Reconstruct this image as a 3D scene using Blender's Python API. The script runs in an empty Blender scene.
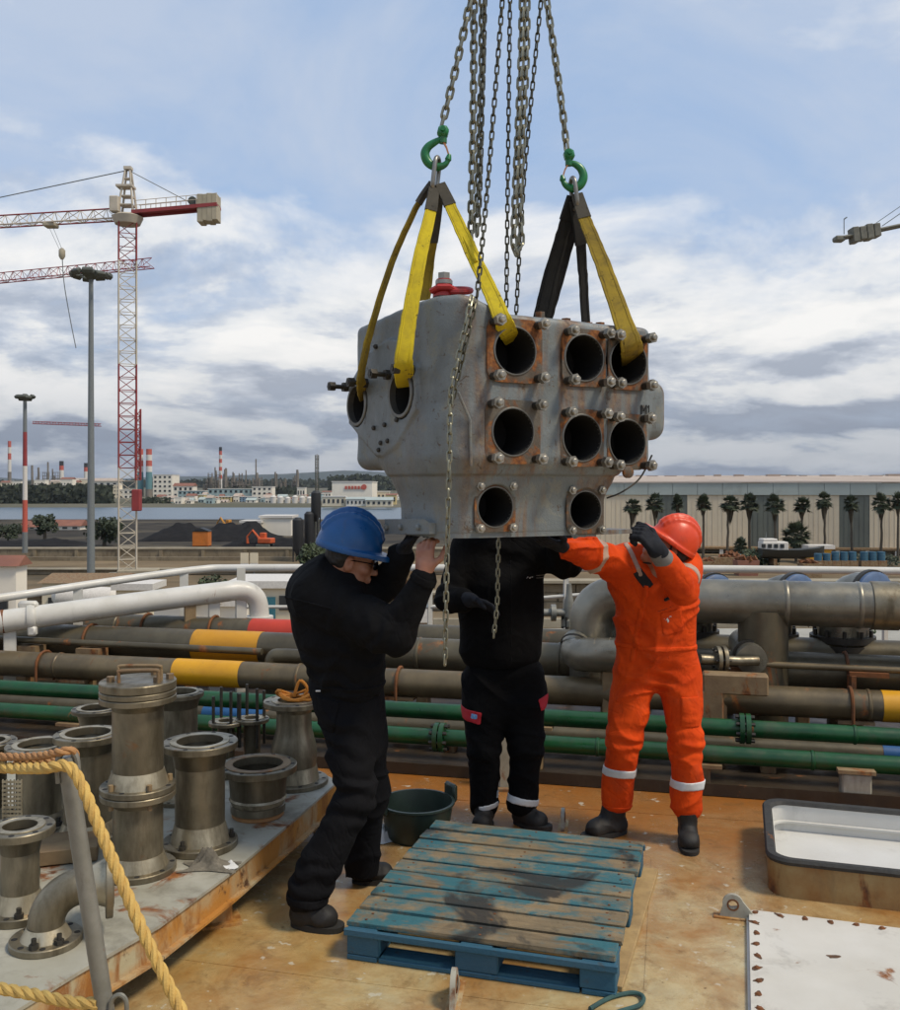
import bpy, math, random
import numpy as np
from mathutils import Vector, Matrix, Quaternion
R = math.radians
PI = math.pi
S = bpy.context.scene
COL = S.collection

# ------------------------------------------------------------------ camera
EYE = 1.8           # metres above the deck
FPX = 950.0         # focal length in photo pixels (photo 900 x 1010, horizon at row 487)
cam_d = bpy.data.cameras.new('camera')
cam_d.sensor_fit = 'HORIZONTAL'
cam_d.sensor_width = 36.0
cam_d.lens = 36.0 * FPX / 900.0
cam_d.shift_y = -18.0 / 900.0
cam_d.clip_start = 0.05
cam_d.clip_end = 20000
cam = bpy.data.objects.new('camera', cam_d)
COL.objects.link(cam)
cam.location = (0, 0, EYE)
cam.rotation_euler = (R(90), 0, 0)
S.camera = cam

# ------------------------------------------------------------------ world, sun, exposure
SUN_EL, SUN_AZ = 55.0, 116.0          # azimuth clockwise from +Y: behind and to the right of the camera
w = bpy.data.worlds.new('World'); S.world = w; w.use_nodes = True
nt = w.node_tree; N = nt.nodes; L = nt.links
for n in list(N): N.remove(n)
out = N.new('ShaderNodeOutputWorld'); bg = N.new('ShaderNodeBackground')
bg.inputs['Strength'].default_value = 0.105
sky = N.new('ShaderNodeTexSky'); sky.sky_type = 'NISHITA'; sky.sun_disc = False
sky.sun_elevation = R(SUN_EL); sky.sun_rotation = R(SUN_AZ)
sky.air_density = 1.0; sky.dust_density = 0.6; sky.ozone_density = 1.6
tc = N.new('ShaderNodeTexCoord')
sep = N.new('ShaderNodeSeparateXYZ'); L.new(tc.outputs['Generated'], sep.inputs[0])
def wmath(op, a, b=None, c=None):
    n = N.new('ShaderNodeMath'); n.operation = op
    for i, v in enumerate((a, b, c)):
        if v is None: continue
        if isinstance(v, (int, float)): n.inputs[i].default_value = v
        else: L.new(v, n.inputs[i])
    return n.outputs[0]
def wramp(fac, stops):
    r = N.new('ShaderNodeValToRGB'); L.new(fac, r.inputs[0])
    while len(r.color_ramp.elements) < len(stops): r.color_ramp.elements.new(0.5)
    for e, (p, c) in zip(r.color_ramp.elements, stops):
        e.position = p; e.color = (c, c, c, 1) if isinstance(c, (int, float)) else (*c, 1)
    return r.outputs[0]
def wmix(f, a, b):
    n = N.new('ShaderNodeMix'); n.data_type = 'RGBA'
    for k, v in ((0, f), (6, a), (7, b)):
        if isinstance(v, (int, float)): n.inputs[k].default_value = v
        elif isinstance(v, tuple): n.inputs[k].default_value = (*v, 1)
        else: L.new(v, n.inputs[k])
    return n.outputs[2]
up = wmath('MAXIMUM', sep.outputs[2], 0.0)
den = wmath('ADD', up, 0.22)
cx = wmath('DIVIDE', sep.outputs[0], den); cy = wmath('DIVIDE', sep.outputs[1], den)
cmb = N.new('ShaderNodeCombineXYZ'); L.new(cx, cmb.inputs[0]); L.new(cy, cmb.inputs[1])
cmb.inputs[2].default_value = 3.7
def wnoise(scale, detail, rough, dist=0.0, off=(0, 0, 0)):
    m = N.new('ShaderNodeMapping'); L.new(cmb.outputs[0], m.inputs[0]); m.inputs['Location'].default_value = off
    n = N.new('ShaderNodeTexNoise'); L.new(m.outputs[0], n.inputs['Vector'])
    n.inputs['Scale'].default_value = scale; n.inputs['Detail'].default_value = detail
    n.inputs['Roughness'].default_value = rough; n.inputs['Distortion'].default_value = dist
    return n.outputs['Fac']
elev = up
def wvec(scale, off):
    m = N.new('ShaderNodeMapping'); L.new(cmb.outputs[0], m.inputs[0]); m.inputs['Location'].default_value = off; m.inputs['Scale'].default_value = (scale, scale, 1.0)
    return m.outputs[0]
def wn(vec, scale, detail, rough, dist=0.0):
    n = N.new('ShaderNodeTexNoise'); L.new(vec, n.inputs['Vector']); n.inputs['Scale'].default_value = scale; n.inputs['Detail'].default_value = detail
    n.inputs['Roughness'].default_value = rough; n.inputs['Distortion'].default_value = dist; return n.outputs['Fac']
OFF = (5.2, 9.0, 0)
den0 = wn(wvec(1.0, OFF), 1.35, 9, 0.58, 0.3)
den1 = wn(wvec(0.91, OFF), 1.35, 9, 0.58, 0.3)     # the same clouds sampled a little higher up: lit tops, grey undersides
veil = wn(wvec(1.0, (7.3, 2.1, 0)), 1.5, 8, 0.62, 0.6)
low = wramp(elev, [(0.0, 1.0), (0.10, 0.80), (0.20, 0.56), (0.28, 0.46), (0.38, 0.14), (0.6, 0.08)])
cov = wramp(wmath('ADD', den0, wmath('MULTIPLY_ADD', low, 0.42, -0.165)), [(0.44, 0.0), (0.57, 0.80), (0.68, 1.0)])
lit = wmath('MULTIPLY_ADD', wmath('SUBTRACT', den0, den1), 3.2, 0.50)
ccol = wramp(lit, [(0.20, (3.5, 3.8, 4.4)), (0.43, (5.2, 5.45, 5.9)), (0.60, (7.0, 7.0, 6.9)), (0.85, (7.9, 7.75, 7.5))])
vcov = wramp(veil, [(0.28, 0.18), (0.64, 0.95)])
gloom = wramp(elev, [(0.0, (0.47, 0.50, 0.56)), (0.05, (0.60, 0.63, 0.68)), (0.10, (0.86, 0.87, 0.89)), (0.15, 1.0)])
g2 = N.new('ShaderNodeMix'); g2.data_type = 'RGBA'; g2.blend_type = 'MULTIPLY'; g2.inputs[0].default_value = 1.0
L.new(ccol, g2.inputs[6]); L.new(gloom, g2.inputs[7])
base = wmix(wmath('MULTIPLY', vcov, 0.75), wmix(0.70, sky.outputs[0], (2.6, 4.15, 6.7)), (4.7, 5.2, 6.1))
skyc = wmix(wmath('MULTIPLY', cov, 0.94), base, g2.outputs[2])
L.new(skyc, bg.inputs['Color']); L.new(bg.outputs[0], out.inputs[0])

sun_d = bpy.data.lights.new('sun', 'SUN'); sun_d.energy = 2.5; sun_d.angle = R(12); sun_d.color = (1.0, 0.88, 0.70)
sun = bpy.data.objects.new('sun', sun_d); COL.objects.link(sun)
sd = Vector((math.sin(R(SUN_AZ)) * math.cos(R(SUN_EL)), math.cos(R(SUN_AZ)) * math.cos(R(SUN_EL)), math.sin(R(SUN_EL))))
sun.rotation_euler = sd.to_track_quat('Z', 'Y').to_euler()
sun.location = (20, -30, 30)
S.view_settings.view_transform = 'Standard'; S.view_settings.look = 'None'
S.view_settings.exposure = 0.25; S.view_settings.gamma = 1.0
S.cycles.max_bounces = 5; S.cycles.transparent_max_bounces = 8

# ------------------------------------------------------------------ helpers
def P(px, py, Y):
    """point at distance Y in front of the camera that stands at a place of the photograph"""
    return Vector(((px - 450) / FPX * Y, Y, EYE - (py - 487) / FPX * Y))
def PZ(px, py, z):
    Y = (EYE - z) * FPX / (py - 487)
    return Vector(((px - 450) / FPX * Y, Y, z))
def ray_plane(px, py, p0, n):
    d = Vector(((px - 450) / FPX, 1.0, -(py - 487) / FPX)); o = Vector((0, 0, EYE))
    return o + d * ((p0 - o).dot(n) / d.dot(n))

def frame_from(z):
    z = Vector(z).normalized()
    a = Vector((0, 0, 1)) if abs(z.z) < 0.9 else Vector((1, 0, 0))
    x = a.cross(z).normalized(); y = z.cross(x)
    return x, y, z

class MB:
    def __init__(s): s.v = []; s.f = []
    def add(s, vs, fs):
        b = len(s.v); s.v += [tuple(p) for p in vs]; s.f += [tuple(i + b for i in f) for f in fs]; return s
    def box(s, c, size, rz=0.0, m=None, ch=0.0):
        hx, hy, hz = size[0] / 2, size[1] / 2, size[2] / 2
        M = m if m is not None else Matrix.Rotation(rz, 3, 'Z'); c = Vector(c)
        if ch <= 0:
            vs = [c + M @ Vector((x * hx, y * hy, z * hz)) for z in (-1, 1) for y in (-1, 1) for x in (-1, 1)]
            return s.add(vs, [(0, 2, 3, 1), (4, 5, 7, 6), (0, 1, 5, 4), (2, 6, 7, 3), (0, 4, 6, 2), (1, 3, 7, 5)])
        vs = []; idx = {}
        for sx in (-1, 1):
            for sy in (-1, 1):
                for sz in (-1, 1):
                    for a in range(3):
                        h = [hx - ch, hy - ch, hz - ch]; h[a] += ch
                        idx[(sx, sy, sz, a)] = len(vs); vs.append(Vector((sx * h[0], sy * h[1], sz * h[2])))
        fs = []
        for a in range(3):
            b, d = (a + 1) % 3, (a + 2) % 3
            for sg in (-1, 1):
                q = []
                for (u, v_) in ((-1, -1), (1, -1), (1, 1), (-1, 1)):
                    k = [0, 0, 0]; k[a] = sg; k[b] = u; k[d] = v_; q.append(idx[(*k, a)])
                fs.append(q)
            for u in (-1, 1):
                for v_ in (-1, 1):
                    q = []
                    for (t, ax) in ((-1, b), (1, b), (1, d), (-1, d)):
                        k = [0, 0, 0]; k[a] = t; k[b] = u; k[d] = v_; q.append(idx[(*k, ax)])
                    fs.append(q)
        for sx in (-1, 1):
            for sy in (-1, 1):
                for sz in (-1, 1): fs.append([idx[(sx, sy, sz, a)] for a in range(3)])
        ff = []
        for f in fs:
            p = [vs[i] for i in f]; n = (p[1] - p[0]).cross(p[2] - p[0]); cc = sum(p, Vector()) / len(p)
            ff.append(tuple(f) if n.dot(cc) > 0 else tuple(reversed(f)))
        return s.add([c + M @ p for p in vs], ff)
    def ring_loft(s, rings, cap0=True, cap1=True, closed=False):
        n = len(rings[0]); b = len(s.v)
        for r in rings: s.v += [tuple(p) for p in r]
        m = len(rings)
        for i in range(m if closed else m - 1):
            j = (i + 1) % m
            for k in range(n):
                l = (k + 1) % n
                s.f.append((b + i * n + k, b + i * n + l, b + j * n + l, b + j * n + k))
        if not closed:
            if cap0: s.f.append(tuple(b + k for k in reversed(range(n))))
            if cap1: s.f.append(tuple(b + (m - 1) * n + k for k in range(n)))
        return s
    def cyl(s, p0, p1, r0, r1=None, n=16, caps=True, rot=0.0):
        p0 = Vector(p0); p1 = Vector(p1); r1 = r0 if r1 is None else r1
        x, y, z = frame_from(p1 - p0)
        rg = [[c + x * (r * math.cos(2 * PI * k / n + rot)) + y * (r * math.sin(2 * PI * k / n + rot)) for k in range(n)] for c, r in ((p0, r0), (p1, r1))]
        return s.ring_loft(rg, caps, caps)
    def lathe(s, prof, o=(0, 0, 0), ax=(0, 0, 1), n=24, cap0=True, cap1=True):
        o = Vector(o); x, y, z = frame_from(ax)
        rg = [[o + z * h + x * (r * math.cos(2 * PI * k / n)) + y * (r * math.sin(2 * PI * k / n)) for k in range(n)] for r, h in prof]
        return s.ring_loft(rg, cap0, cap1)
    def tube(s, pts, r, n=10, caps=True, closed=False):
        pts = [Vector(p) for p in pts]; m = len(pts)
        rs = r if isinstance(r, (list, tuple)) else [r] * m
        tg = []
        for i in range(m):
            if closed: t = pts[(i + 1) % m] - pts[i - 1]
            else: t = pts[min(i + 1, m - 1)] - pts[max(i - 1, 0)]
            tg.append(t.normalized())
        x, y, z = frame_from(tg[0]); rg = []
        for i in range(m):
            if i:
                q = tg[i - 1].rotation_difference(tg[i]); x = q @ x
                x = (x - tg[i] * x.dot(tg[i])).normalized()
            y = tg[i].cross(x)
            rg.append([pts[i] + x * (rs[i] * math.cos(2 * PI * k / n)) + y * (rs[i] * math.sin(2 * PI * k / n)) for k in range(n)])
        return s.ring_loft(rg, caps, caps, closed)
    def prism(s, poly, ext):
        """poly: list of 3d points (counter-clockwise seen from +ext), extruded by vector ext"""
        poly = [Vector(p) for p in poly]; e = Vector(ext); n = len(poly)
        nn = Vector()
        for i in range(n): nn += poly[i].cross(poly[(i + 1) % n])
        if nn.dot(e) < 0: poly = poly[::-1]
        return s.ring_loft([poly, [p + e for p in poly]])
    def plate_hole(s, c, u, v, nrm, hw, hh, r, th, n=32, rc=0.3):
        """rectangular plate with a round hole"""
        c = Vector(c)
        def outer(a):
            ca, sa = math.cos(a), math.sin(a); p = 7
            k = (abs(ca) ** p + abs(sa) ** p) ** (-1 / p)
            return u * (ca * k * hw) + v * (sa * k * hh)
        A = [2 * PI * i / n for i in range(n)]
        ro = [c + outer(a) for a in A]; ri = [c + u * (r * math.cos(a)) + v * (r * math.sin(a)) for a in A]
        e = nrm * th
        return s.ring_loft([ri, ro, [p + e for p in ro], [p + e for p in ri]], closed=True)
    def ribbon(s, pts, widths, wdirs, th):
        rg = []
        m = len(pts)
        for i in range(m):
            p = Vector(pts[i]); t = (Vector(pts[min(i + 1, m - 1)]) - Vector(pts[max(i - 1, 0)])).normalized()
            wd = Vector(wdirs[i]); wd = (wd - t * wd.dot(t)).normalized(); nn = t.cross(wd)
            a = wd * (widths[i] / 2); b = nn * (th / 2)
            rg.append([p - a * .92 - b, p + a * .92 - b, p + a, p + a * .92 + b, p - a * .92 + b, p - a])
        return s.ring_loft(rg)
    def build(s, name, mat, parent=None, local=False, smooth=40, off=None):
        me = bpy.data.meshes.new(name)
        v = np.array(s.v, dtype=np.float64).reshape(-1, 3)
        if off is None and parent is not None and not local:
            o = Vector(); q = parent
            while q is not None: o += q.location; q = q.parent
            off = o
        if off is not None: v = v - np.array(off)
        me.from_pydata(v.tolist(), [], s.f)
        if smooth:
            me.polygons.foreach_set('use_smooth', [True] * len(me.polygons))
            try: me.set_sharp_from_angle(angle=R(smooth))
            except Exception: pass
        me.update()
        ob = bpy.data.objects.new(name, me); COL.objects.link(ob)
        if mat is not None: me.materials.append(mat)
        if parent is not None: ob.parent = parent
        return ob

def tag(o, label=None, cat=None, group=None, kind=None):
    if label: o['label'] = label
    if cat: o['category'] = cat
    if group: o['group'] = group
    if kind: o['kind'] = kind
    return o
def thing(name, label, cat, loc=(0, 0, 0), rz=0.0, group=None):
    o = bpy.data.objects.new(name, None); COL.objects.link(o); o.location = loc; o.rotation_euler = (0, 0, rz)
    o.empty_display_size = 0.1
    return tag(o, label, cat, group)
def inst(o, parent, loc=(0, 0, 0), rot=None, scale=None):
    c = o.copy(); COL.objects.link(c); c.parent = parent; c.location = loc
    if rot is not None:
        c.rotation_mode = 'QUATERNION'; c.rotation_quaternion = rot
    if scale is not None: c.scale = scale
    return c
def wrap(me_name, mb, mat, smooth=40):
    """bare mesh data, to be shared by many pieces"""
    o = mb.build(me_name, mat, smooth=smooth); me = o.data
    bpy.data.objects.remove(o); return me
def piece(name, me, parent, loc=(0, 0, 0), rot=None, scale=None):
    o = bpy.data.objects.new(name, me); COL.objects.link(o); o.parent = parent; o.location = loc
    if rot is not None:
        o.rotation_mode = 'QUATERNION'; o.rotation_quaternion = rot
    if scale is not None: o.scale = scale
    return o
def copy_tree(o, parent=None):
    c = o.copy(); COL.objects.link(c); c.parent = parent
    for ch in list(o.children): copy_tree(ch, c)
    return c
def quat_z(z, roll=0.0):
    q = Vector((0, 0, 1)).rotation_difference(Vector(z).normalized())
    return q @ Quaternion((0, 0, 1), roll)
def bez(p, n=12):
    """Catmull-Rom through points"""
    p = [Vector(q) for q in p]; o = []
    for i in range(len(p) - 1):
        a = p[max(i - 1, 0)]; b = p[i]; c = p[i + 1]; d = p[min(i + 2, len(p) - 1)]
        for k in range(n):
            t = k / n
            o.append(0.5 * ((2 * b) + (c - a) * t + (2 * a - 5 * b + 4 * c - d) * t * t + (3 * b - a - 3 * c + d) * t ** 3))
    o.append(p[-1]); return o

# ------------------------------------------------------------------ signed distance fields meshed by surface nets
def smin(a, b, k):
    if k <= 0: return np.minimum(a, b)
    h = np.clip(0.5 + 0.5 * (b - a) / k, 0, 1)
    return b * (1 - h) + a * h - k * h * (1 - h)
_rng = np.random.default_rng(5)
_lat = _rng.random((32, 32, 32)).astype(np.float32)
def vnoise(x, y, z):
    x, y, z = np.broadcast_arrays(x, y, z)
    xi = np.floor(x).astype(int); yi = np.floor(y).astype(int); zi = np.floor(z).astype(int)
    fx, fy, fz = x - xi, y - yi, z - zi
    fx = fx * fx * (3 - 2 * fx); fy = fy * fy * (3 - 2 * fy); fz = fz * fz * (3 - 2 * fz)
    def g(a, b, c): return _lat[(xi + a) & 31, (yi + b) & 31, (zi + c) & 31]
    return (((g(0, 0, 0) * (1 - fx) + g(1, 0, 0) * fx) * (1 - fy) + (g(0, 1, 0) * (1 - fx) + g(1, 1, 0) * fx) * fy) * (1 - fz)
            + ((g(0, 0, 1) * (1 - fx) + g(1, 0, 1) * fx) * (1 - fy) + (g(0, 1, 1) * (1 - fx) + g(1, 1, 1) * fx) * fy) * fz) * 2 - 1
class Field:
    def __init__(s, lo, hi, res):
        s.lo = np.array(lo, float); s.res = res
        s.n = np.ceil((np.array(hi, float) - s.lo) / res).astype(int) + 1
        s.F = np.full(tuple(s.n), 0.2, np.float32)
        s.ax = [s.lo[i] + res * np.arange(s.n[i]) for i in range(3)]
    def _sl(s, lo, hi):
        a = np.clip(np.floor((np.array(lo) - s.lo) / s.res).astype(int), 0, s.n - 1)
        b = np.clip(np.ceil((np.array(hi) - s.lo) / s.res).astype(int) + 1, 1, s.n)
        sl = tuple(slice(a[i], b[i]) for i in range(3))
        g = np.meshgrid(*[s.ax[i][sl[i]] for i in range(3)], indexing='ij', sparse=True)
        return sl, g
    def fn(s, f, lo, hi, k=0.02, op='add'):
        m = k + 3 * s.res
        sl, g = s._sl(np.array(lo) - m, np.array(hi) + m)
        d = f(*g).astype(np.float32)
        if op == 'add': s.F[sl] = smin(s.F[sl], d, k)
        elif op == 'sub': s.F[sl] = -smin(-s.F[sl], d, k)
        return s
    def clip(s, f, k=0.0):
        s.F = -smin(-s.F, -f(*np.meshgrid(*s.ax, indexing='ij', sparse=True)), k).astype(np.float32); return s
    def disp(s, f, lo=(-99,) * 3, hi=(99,) * 3):
        sl, g = s._sl(np.array(lo, float), np.array(hi, float)); sub = s.F[sl]
        i = np.nonzero(np.abs(sub) < 0.035); d = f(*[g[a].ravel()[i[a]] for a in range(3)])
        sub[i] = sub[i] + d
        return s
    def cone(s, a, b, ra, rb, k=0.03, op='add', flat=None):
        a = np.array(a, float); b = np.array(b, float); ba = b - a; L2 = max(ba.dot(ba), 1e-9)
        def f(x, y, z):
            px, py, pz = x - a[0], y - a[1], z - a[2]
            t = np.clip((px * ba[0] + py * ba[1] + pz * ba[2]) / L2, 0, 1)
            r = ra + (rb - ra) * t
            dx, dy, dz = px - ba[0] * t, py - ba[1] * t, pz - ba[2] * t
            if flat is not None:
                fd, fs = np.array(flat[0], float), flat[1]
                q = dx * fd[0] + dy * fd[1] + dz * fd[2]
                e = (1 / fs - 1) * q
                dx = dx + e * fd[0]; dy = dy + e * fd[1]; dz = dz + e * fd[2]
                return (np.sqrt(dx * dx + dy * dy + dz * dz) - r) * min(fs, 1)
            return np.sqrt(dx * dx + dy * dy + dz * dz) - r
        rm = max(ra, rb) * (1 if flat is None else max(1, flat[1]))
        return s.fn(f, np.minimum(a, b) - rm, np.maximum(a, b) + rm, k, op)
    def ell(s, c, r, M=None, k=0.02, op='add'):
        c = np.array(c, float); r = np.array(r, float); M = np.eye(3) if M is None else np.array(M)
        def f(x, y, z):
            p = [x - c[0], y - c[1], z - c[2]]
            q = [(p[0] * M[0, i] + p[1] * M[1, i] + p[2] * M[2, i]) for i in range(3)]
            k0 = np.sqrt(sum((q[i] / r[i]) ** 2 for i in range(3))); k1 = np.sqrt(sum((q[i] / r[i] ** 2) ** 2 for i in range(3)))
            return k0 * (k0 - 1) / np.maximum(k1, 1e-6)
        R_ = r.max(); return s.fn(f, c - R_, c + R_, k, op)
    def rbox(s, c, h, M=None, r=0.01, k=0.02, op='add'):
        c = np.array(c, float); h = np.array(h, float) - r; M = np.eye(3) if M is None else np.array(M)
        def f(x, y, z):
            p = [x - c[0], y - c[1], z - c[2]]
            q = [np.abs(p[0] * M[0, i] + p[1] * M[1, i] + p[2] * M[2, i]) - h[i] for i in range(3)]
            o = np.sqrt(sum(np.maximum(e, 0) ** 2 for e in q)); ins = np.minimum(np.maximum(np.maximum(q[0], q[1]), q[2]), 0)
            return o + ins - r
        R_ = np.linalg.norm(h) + r; return s.fn(f, c - R_, c + R_, k, op)
    def mesh(s, name, mat, parent=None, smooth=True, sharp=None):
        F = s.F; ins = F < 0
        nx, ny, nz = F.shape
        c = [ins[i:nx - 1 + i, j:ny - 1 + j, k:nz - 1 + k] for i in (0, 1) for j in (0, 1) for k in (0, 1)]
        anyi = np.logical_or.reduce(c); alli = np.logical_and.reduce(c)
        act = np.argwhere(anyi & ~alli)
        vid = np.full((nx - 1, ny - 1, nz - 1), -1, np.int64); vid[tuple(act.T)] = np.arange(len(act))
        cor = np.array([(i, j, k) for i in (0, 1) for j in (0, 1) for k in (0, 1)])
        val = np.stack([F[act[:, 0] + o[0], act[:, 1] + o[1], act[:, 2] + o[2]] for o in cor], 1).astype(np.float64)
        acc = np.zeros((len(act), 3)); cnt = np.zeros(len(act))
        for a in range(8):
            for b in range(a + 1, 8):
                if np.abs(cor[a] - cor[b]).sum() != 1: continue
                m = (val[:, a] < 0) != (val[:, b] < 0)
                t = val[m, a] / (val[m, a] - val[m, b])
                acc[m] += cor[a] + (cor[b] - cor[a]) * t[:, None]; cnt[m] += 1
        V = (act + acc / cnt[:, None]) * s.res + s.lo
        quads = []
        for ax in range(3):
            o1, o2 = [(1, 2), (2, 0), (0, 1)][ax]
            sa = [slice(None)] * 3; sb = [slice(None)] * 3; sa[ax] = slice(0, -1); sb[ax] = slice(1, None)
            A = ins[tuple(sa)]; B = ins[tuple(sb)]
            e = np.argwhere(A != B)
            e = e[(e[:, o1] > 0) & (e[:, o2] > 0) & (e[:, o1] < F.shape[o1] - 1) & (e[:, o2] < F.shape[o2] - 1)]
            d1 = np.zeros(3, int); d1[o1] = 1; d2 = np.zeros(3, int); d2[o2] = 1
            q = np.stack([vid[tuple((e - d1 - d2).T)], vid[tuple((e - d2).T)], vid[tuple(e.T)], vid[tuple((e - d1).T)]], 1)
            fl = A[tuple(e.T)]
            q[~fl] = q[~fl][:, ::-1]
            quads.append(q)
        Q = np.concatenate(quads); Q = Q[(Q >= 0).all(1)]
        me = bpy.data.meshes.new(name)
        off = Vector(); p = parent
        while p is not None: off += p.location; p = p.parent
        V = V - np.array(off)
        me.vertices.add(len(V)); me.vertices.foreach_set('co', V.ravel())
        me.loops.add(len(Q) * 4); me.loops.foreach_set('vertex_index', Q.ravel().astype(np.int32))
        me.polygons.add(len(Q)); me.polygons.foreach_set('loop_start', np.arange(len(Q), dtype=np.int32) * 4)
        me.polygons.foreach_set('loop_total', np.full(len(Q), 4, np.int32))
        me.update(calc_edges=True)
        me.polygons.foreach_set('use_smooth', [True] * len(Q))
        if sharp: me.set_sharp_from_angle(angle=R(sharp))
        me.validate()
        ob = bpy.data.objects.new(name, me); COL.objects.link(ob); me.materials.append(mat)
        if parent is not None: ob.parent = parent
        return ob

# ------------------------------------------------------------------ materials
class NT:
    def __init__(s, name):
        s.m = bpy.data.materials.new(name); s.m.use_nodes = True
        s.t = s.m.node_tree; s.N = s.t.nodes; s.L = s.t.links
        s.b = s.N['Principled BSDF']; s.o = s.N['Material Output']
    def lk(s, v, sock):
        if isinstance(v, (int, float)): sock.default_value = v
        elif isinstance(v, (tuple, list)): sock.default_value = (*v, 1) if len(v) == 3 and sock.type == 'RGBA' else tuple(v)
        else: s.L.new(v, sock)
    def coord(s, kind='Object', scale=(1, 1, 1), rnd=False, rot=(0, 0, 0)):
        if kind == 'World':
            v = s.N.new('ShaderNodeNewGeometry').outputs['Position']
        else: v = s.N.new('ShaderNodeTexCoord').outputs[kind]
        if rnd:
            oi = s.N.new('ShaderNodeObjectInfo'); a = s.N.new('ShaderNodeVectorMath'); a.operation = 'MULTIPLY_ADD'
            cb = s.N.new('ShaderNodeCombineXYZ')
            for i in range(3): s.L.new(oi.outputs['Random'], cb.inputs[i])
            s.L.new(cb.outputs[0], a.inputs[0]); a.inputs[1].default_value = (37, 53, 71); s.L.new(v, a.inputs[2]); v = a.outputs[0]
        m = s.N.new('ShaderNodeMapping'); s.L.new(v, m.inputs[0]); m.inputs['Scale'].default_value = scale; m.inputs['Rotation'].default_value = rot
        return m.outputs[0]
    def noise(s, vec, scale=5, detail=4, rough=0.55, dist=0.0):
        n = s.N.new('ShaderNodeTexNoise'); s.L.new(vec, n.inputs['Vector'])
        n.inputs['Scale'].default_value = scale; n.inputs['Detail'].default_value = detail
        n.inputs['Roughness'].default_value = rough; n.inputs['Distortion'].default_value = dist
        return n.outputs['Fac']
    def wave(s, vec, scale=5, dist=0.0, axis='X', detail=2):
        n = s.N.new('ShaderNodeTexWave'); s.L.new(vec, n.inputs['Vector']); n.bands_direction = axis
        n.inputs['Scale'].default_value = scale; n.inputs['Distortion'].default_value = dist; n.inputs['Detail'].default_value = detail
        return n.outputs['Fac']
    def vor(s, vec, scale=5, feat='F1'):
        n = s.N.new('ShaderNodeTexVoronoi'); s.L.new(vec, n.inputs['Vector']); n.inputs['Scale'].default_value = scale; n.feature = feat
        return n.outputs['Distance']
    def ramp(s, f, stops):
        r = s.N.new('ShaderNodeValToRGB'); s.L.new(f, r.inputs[0])
        while len(r.color_ramp.elements) < len(stops): r.color_ramp.elements.new(0.5)
        for e, (p, c) in zip(r.color_ramp.elements, stops):
            e.position = p; e.color = (c, c, c, 1) if isinstance(c, (int, float)) else (*c, 1)
        return r.outputs[0]
    def mix(s, f, a, b, mode='MIX'):
        n = s.N.new('ShaderNodeMix'); n.data_type = 'RGBA'; n.blend_type = mode
        s.lk(f, n.inputs[0]); s.lk(a, n.inputs[6]); s.lk(b, n.inputs[7]); return n.outputs[2]
    def math(s, op, a, b=0.0, c=0.0):
        n = s.N.new('ShaderNodeMath'); n.operation = op
        for i, v in enumerate((a, b, c)): s.lk(v, n.inputs[i])
        return n.outputs[0]
    def rnd(s): return s.N.new('ShaderNodeObjectInfo').outputs['Random']
    def bump(s, h, strength=0.3, dist=0.01):
        n = s.N.new('ShaderNodeBump'); n.inputs['Strength'].default_value = strength; n.inputs['Distance'].default_value = dist
        s.lk(h, n.inputs['Height']); s.L.new(n.outputs[0], s.b.inputs['Normal'])
    def done(s, col, rough=0.6, metal=0.0, spec=None):
        s.lk(col, s.b.inputs['Base Color']); s.lk(rough, s.b.inputs['Roughness']); s.lk(metal, s.b.inputs['Metallic'])
        if spec is not None: s.b.inputs['Specular IOR Level'].default_value = spec
        return s.m

RUST1, RUST2, RUST3 = (0.19, 0.065, 0.016), (0.33, 0.135, 0.03), (0.07, 0.028, 0.012)
def paint(name, c1, c2=None, scale=4.0, rough=0.5, metal=0.0, rust=0.0, dirt=0.0, bump=0.15, bscale=60, rscale=6, streak=True, var=0.0, dirtcol=(0.07, 0.055, 0.035)):
    t = NT(name); c2 = c2 or tuple(x * 0.8 for x in c1)
    v = t.coord('Object', rnd=True)
    n1 = t.noise(v, scale, 5, 0.6)
    col = t.mix(t.ramp(n1, [(0.35, 0.0), (0.65, 1.0)]), c1, c2)
    if var: col = t.mix(t.math('MULTIPLY', t.rnd(), var), col, (0.02, 0.02, 0.02))
    rg = t.ramp(t.noise(v, scale * 3, 4), [(0.3, max(rough - 0.1, 0.05)), (0.7, min(rough + 0.12, 1))])
    mt = metal
    if dirt:
        nd = t.noise(t.coord('Object', (1, 1, 0.45), rnd=True), scale * 1.7, 7, 0.68, 0.4)
        col = t.mix(t.ramp(nd, [(0.62 - dirt * 0.3, 0.0), (0.80 - dirt * 0.2, min(1, 0.35 + dirt * 0.5))]), col, dirtcol)
    if rust:
        vr = t.coord('Object', (1, 1, 0.35 if streak else 1.0), rnd=True)
        nr = t.noise(vr, rscale, 8, 0.65, 0.5)
        k = t.ramp(nr, [(0.70 - rust * 0.32, 0.0), (0.76 - rust * 0.28, 1.0)])
        rc = t.ramp(t.noise(v, rscale * 5, 5), [(0.3, RUST3), (0.5, RUST1), (0.72, RUST2)])
        col = t.mix(k, col, rc); rg = t.mix(k, rg, (0.85, 0.85, 0.85))
        if metal: mt = t.math('MULTIPLY', t.math('SUBTRACT', 1.0, k), metal)
    if bump: t.bump(t.noise(v, bscale, 4, 0.6), bump, 0.004)
    return t.done(col, rg, mt)
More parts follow.
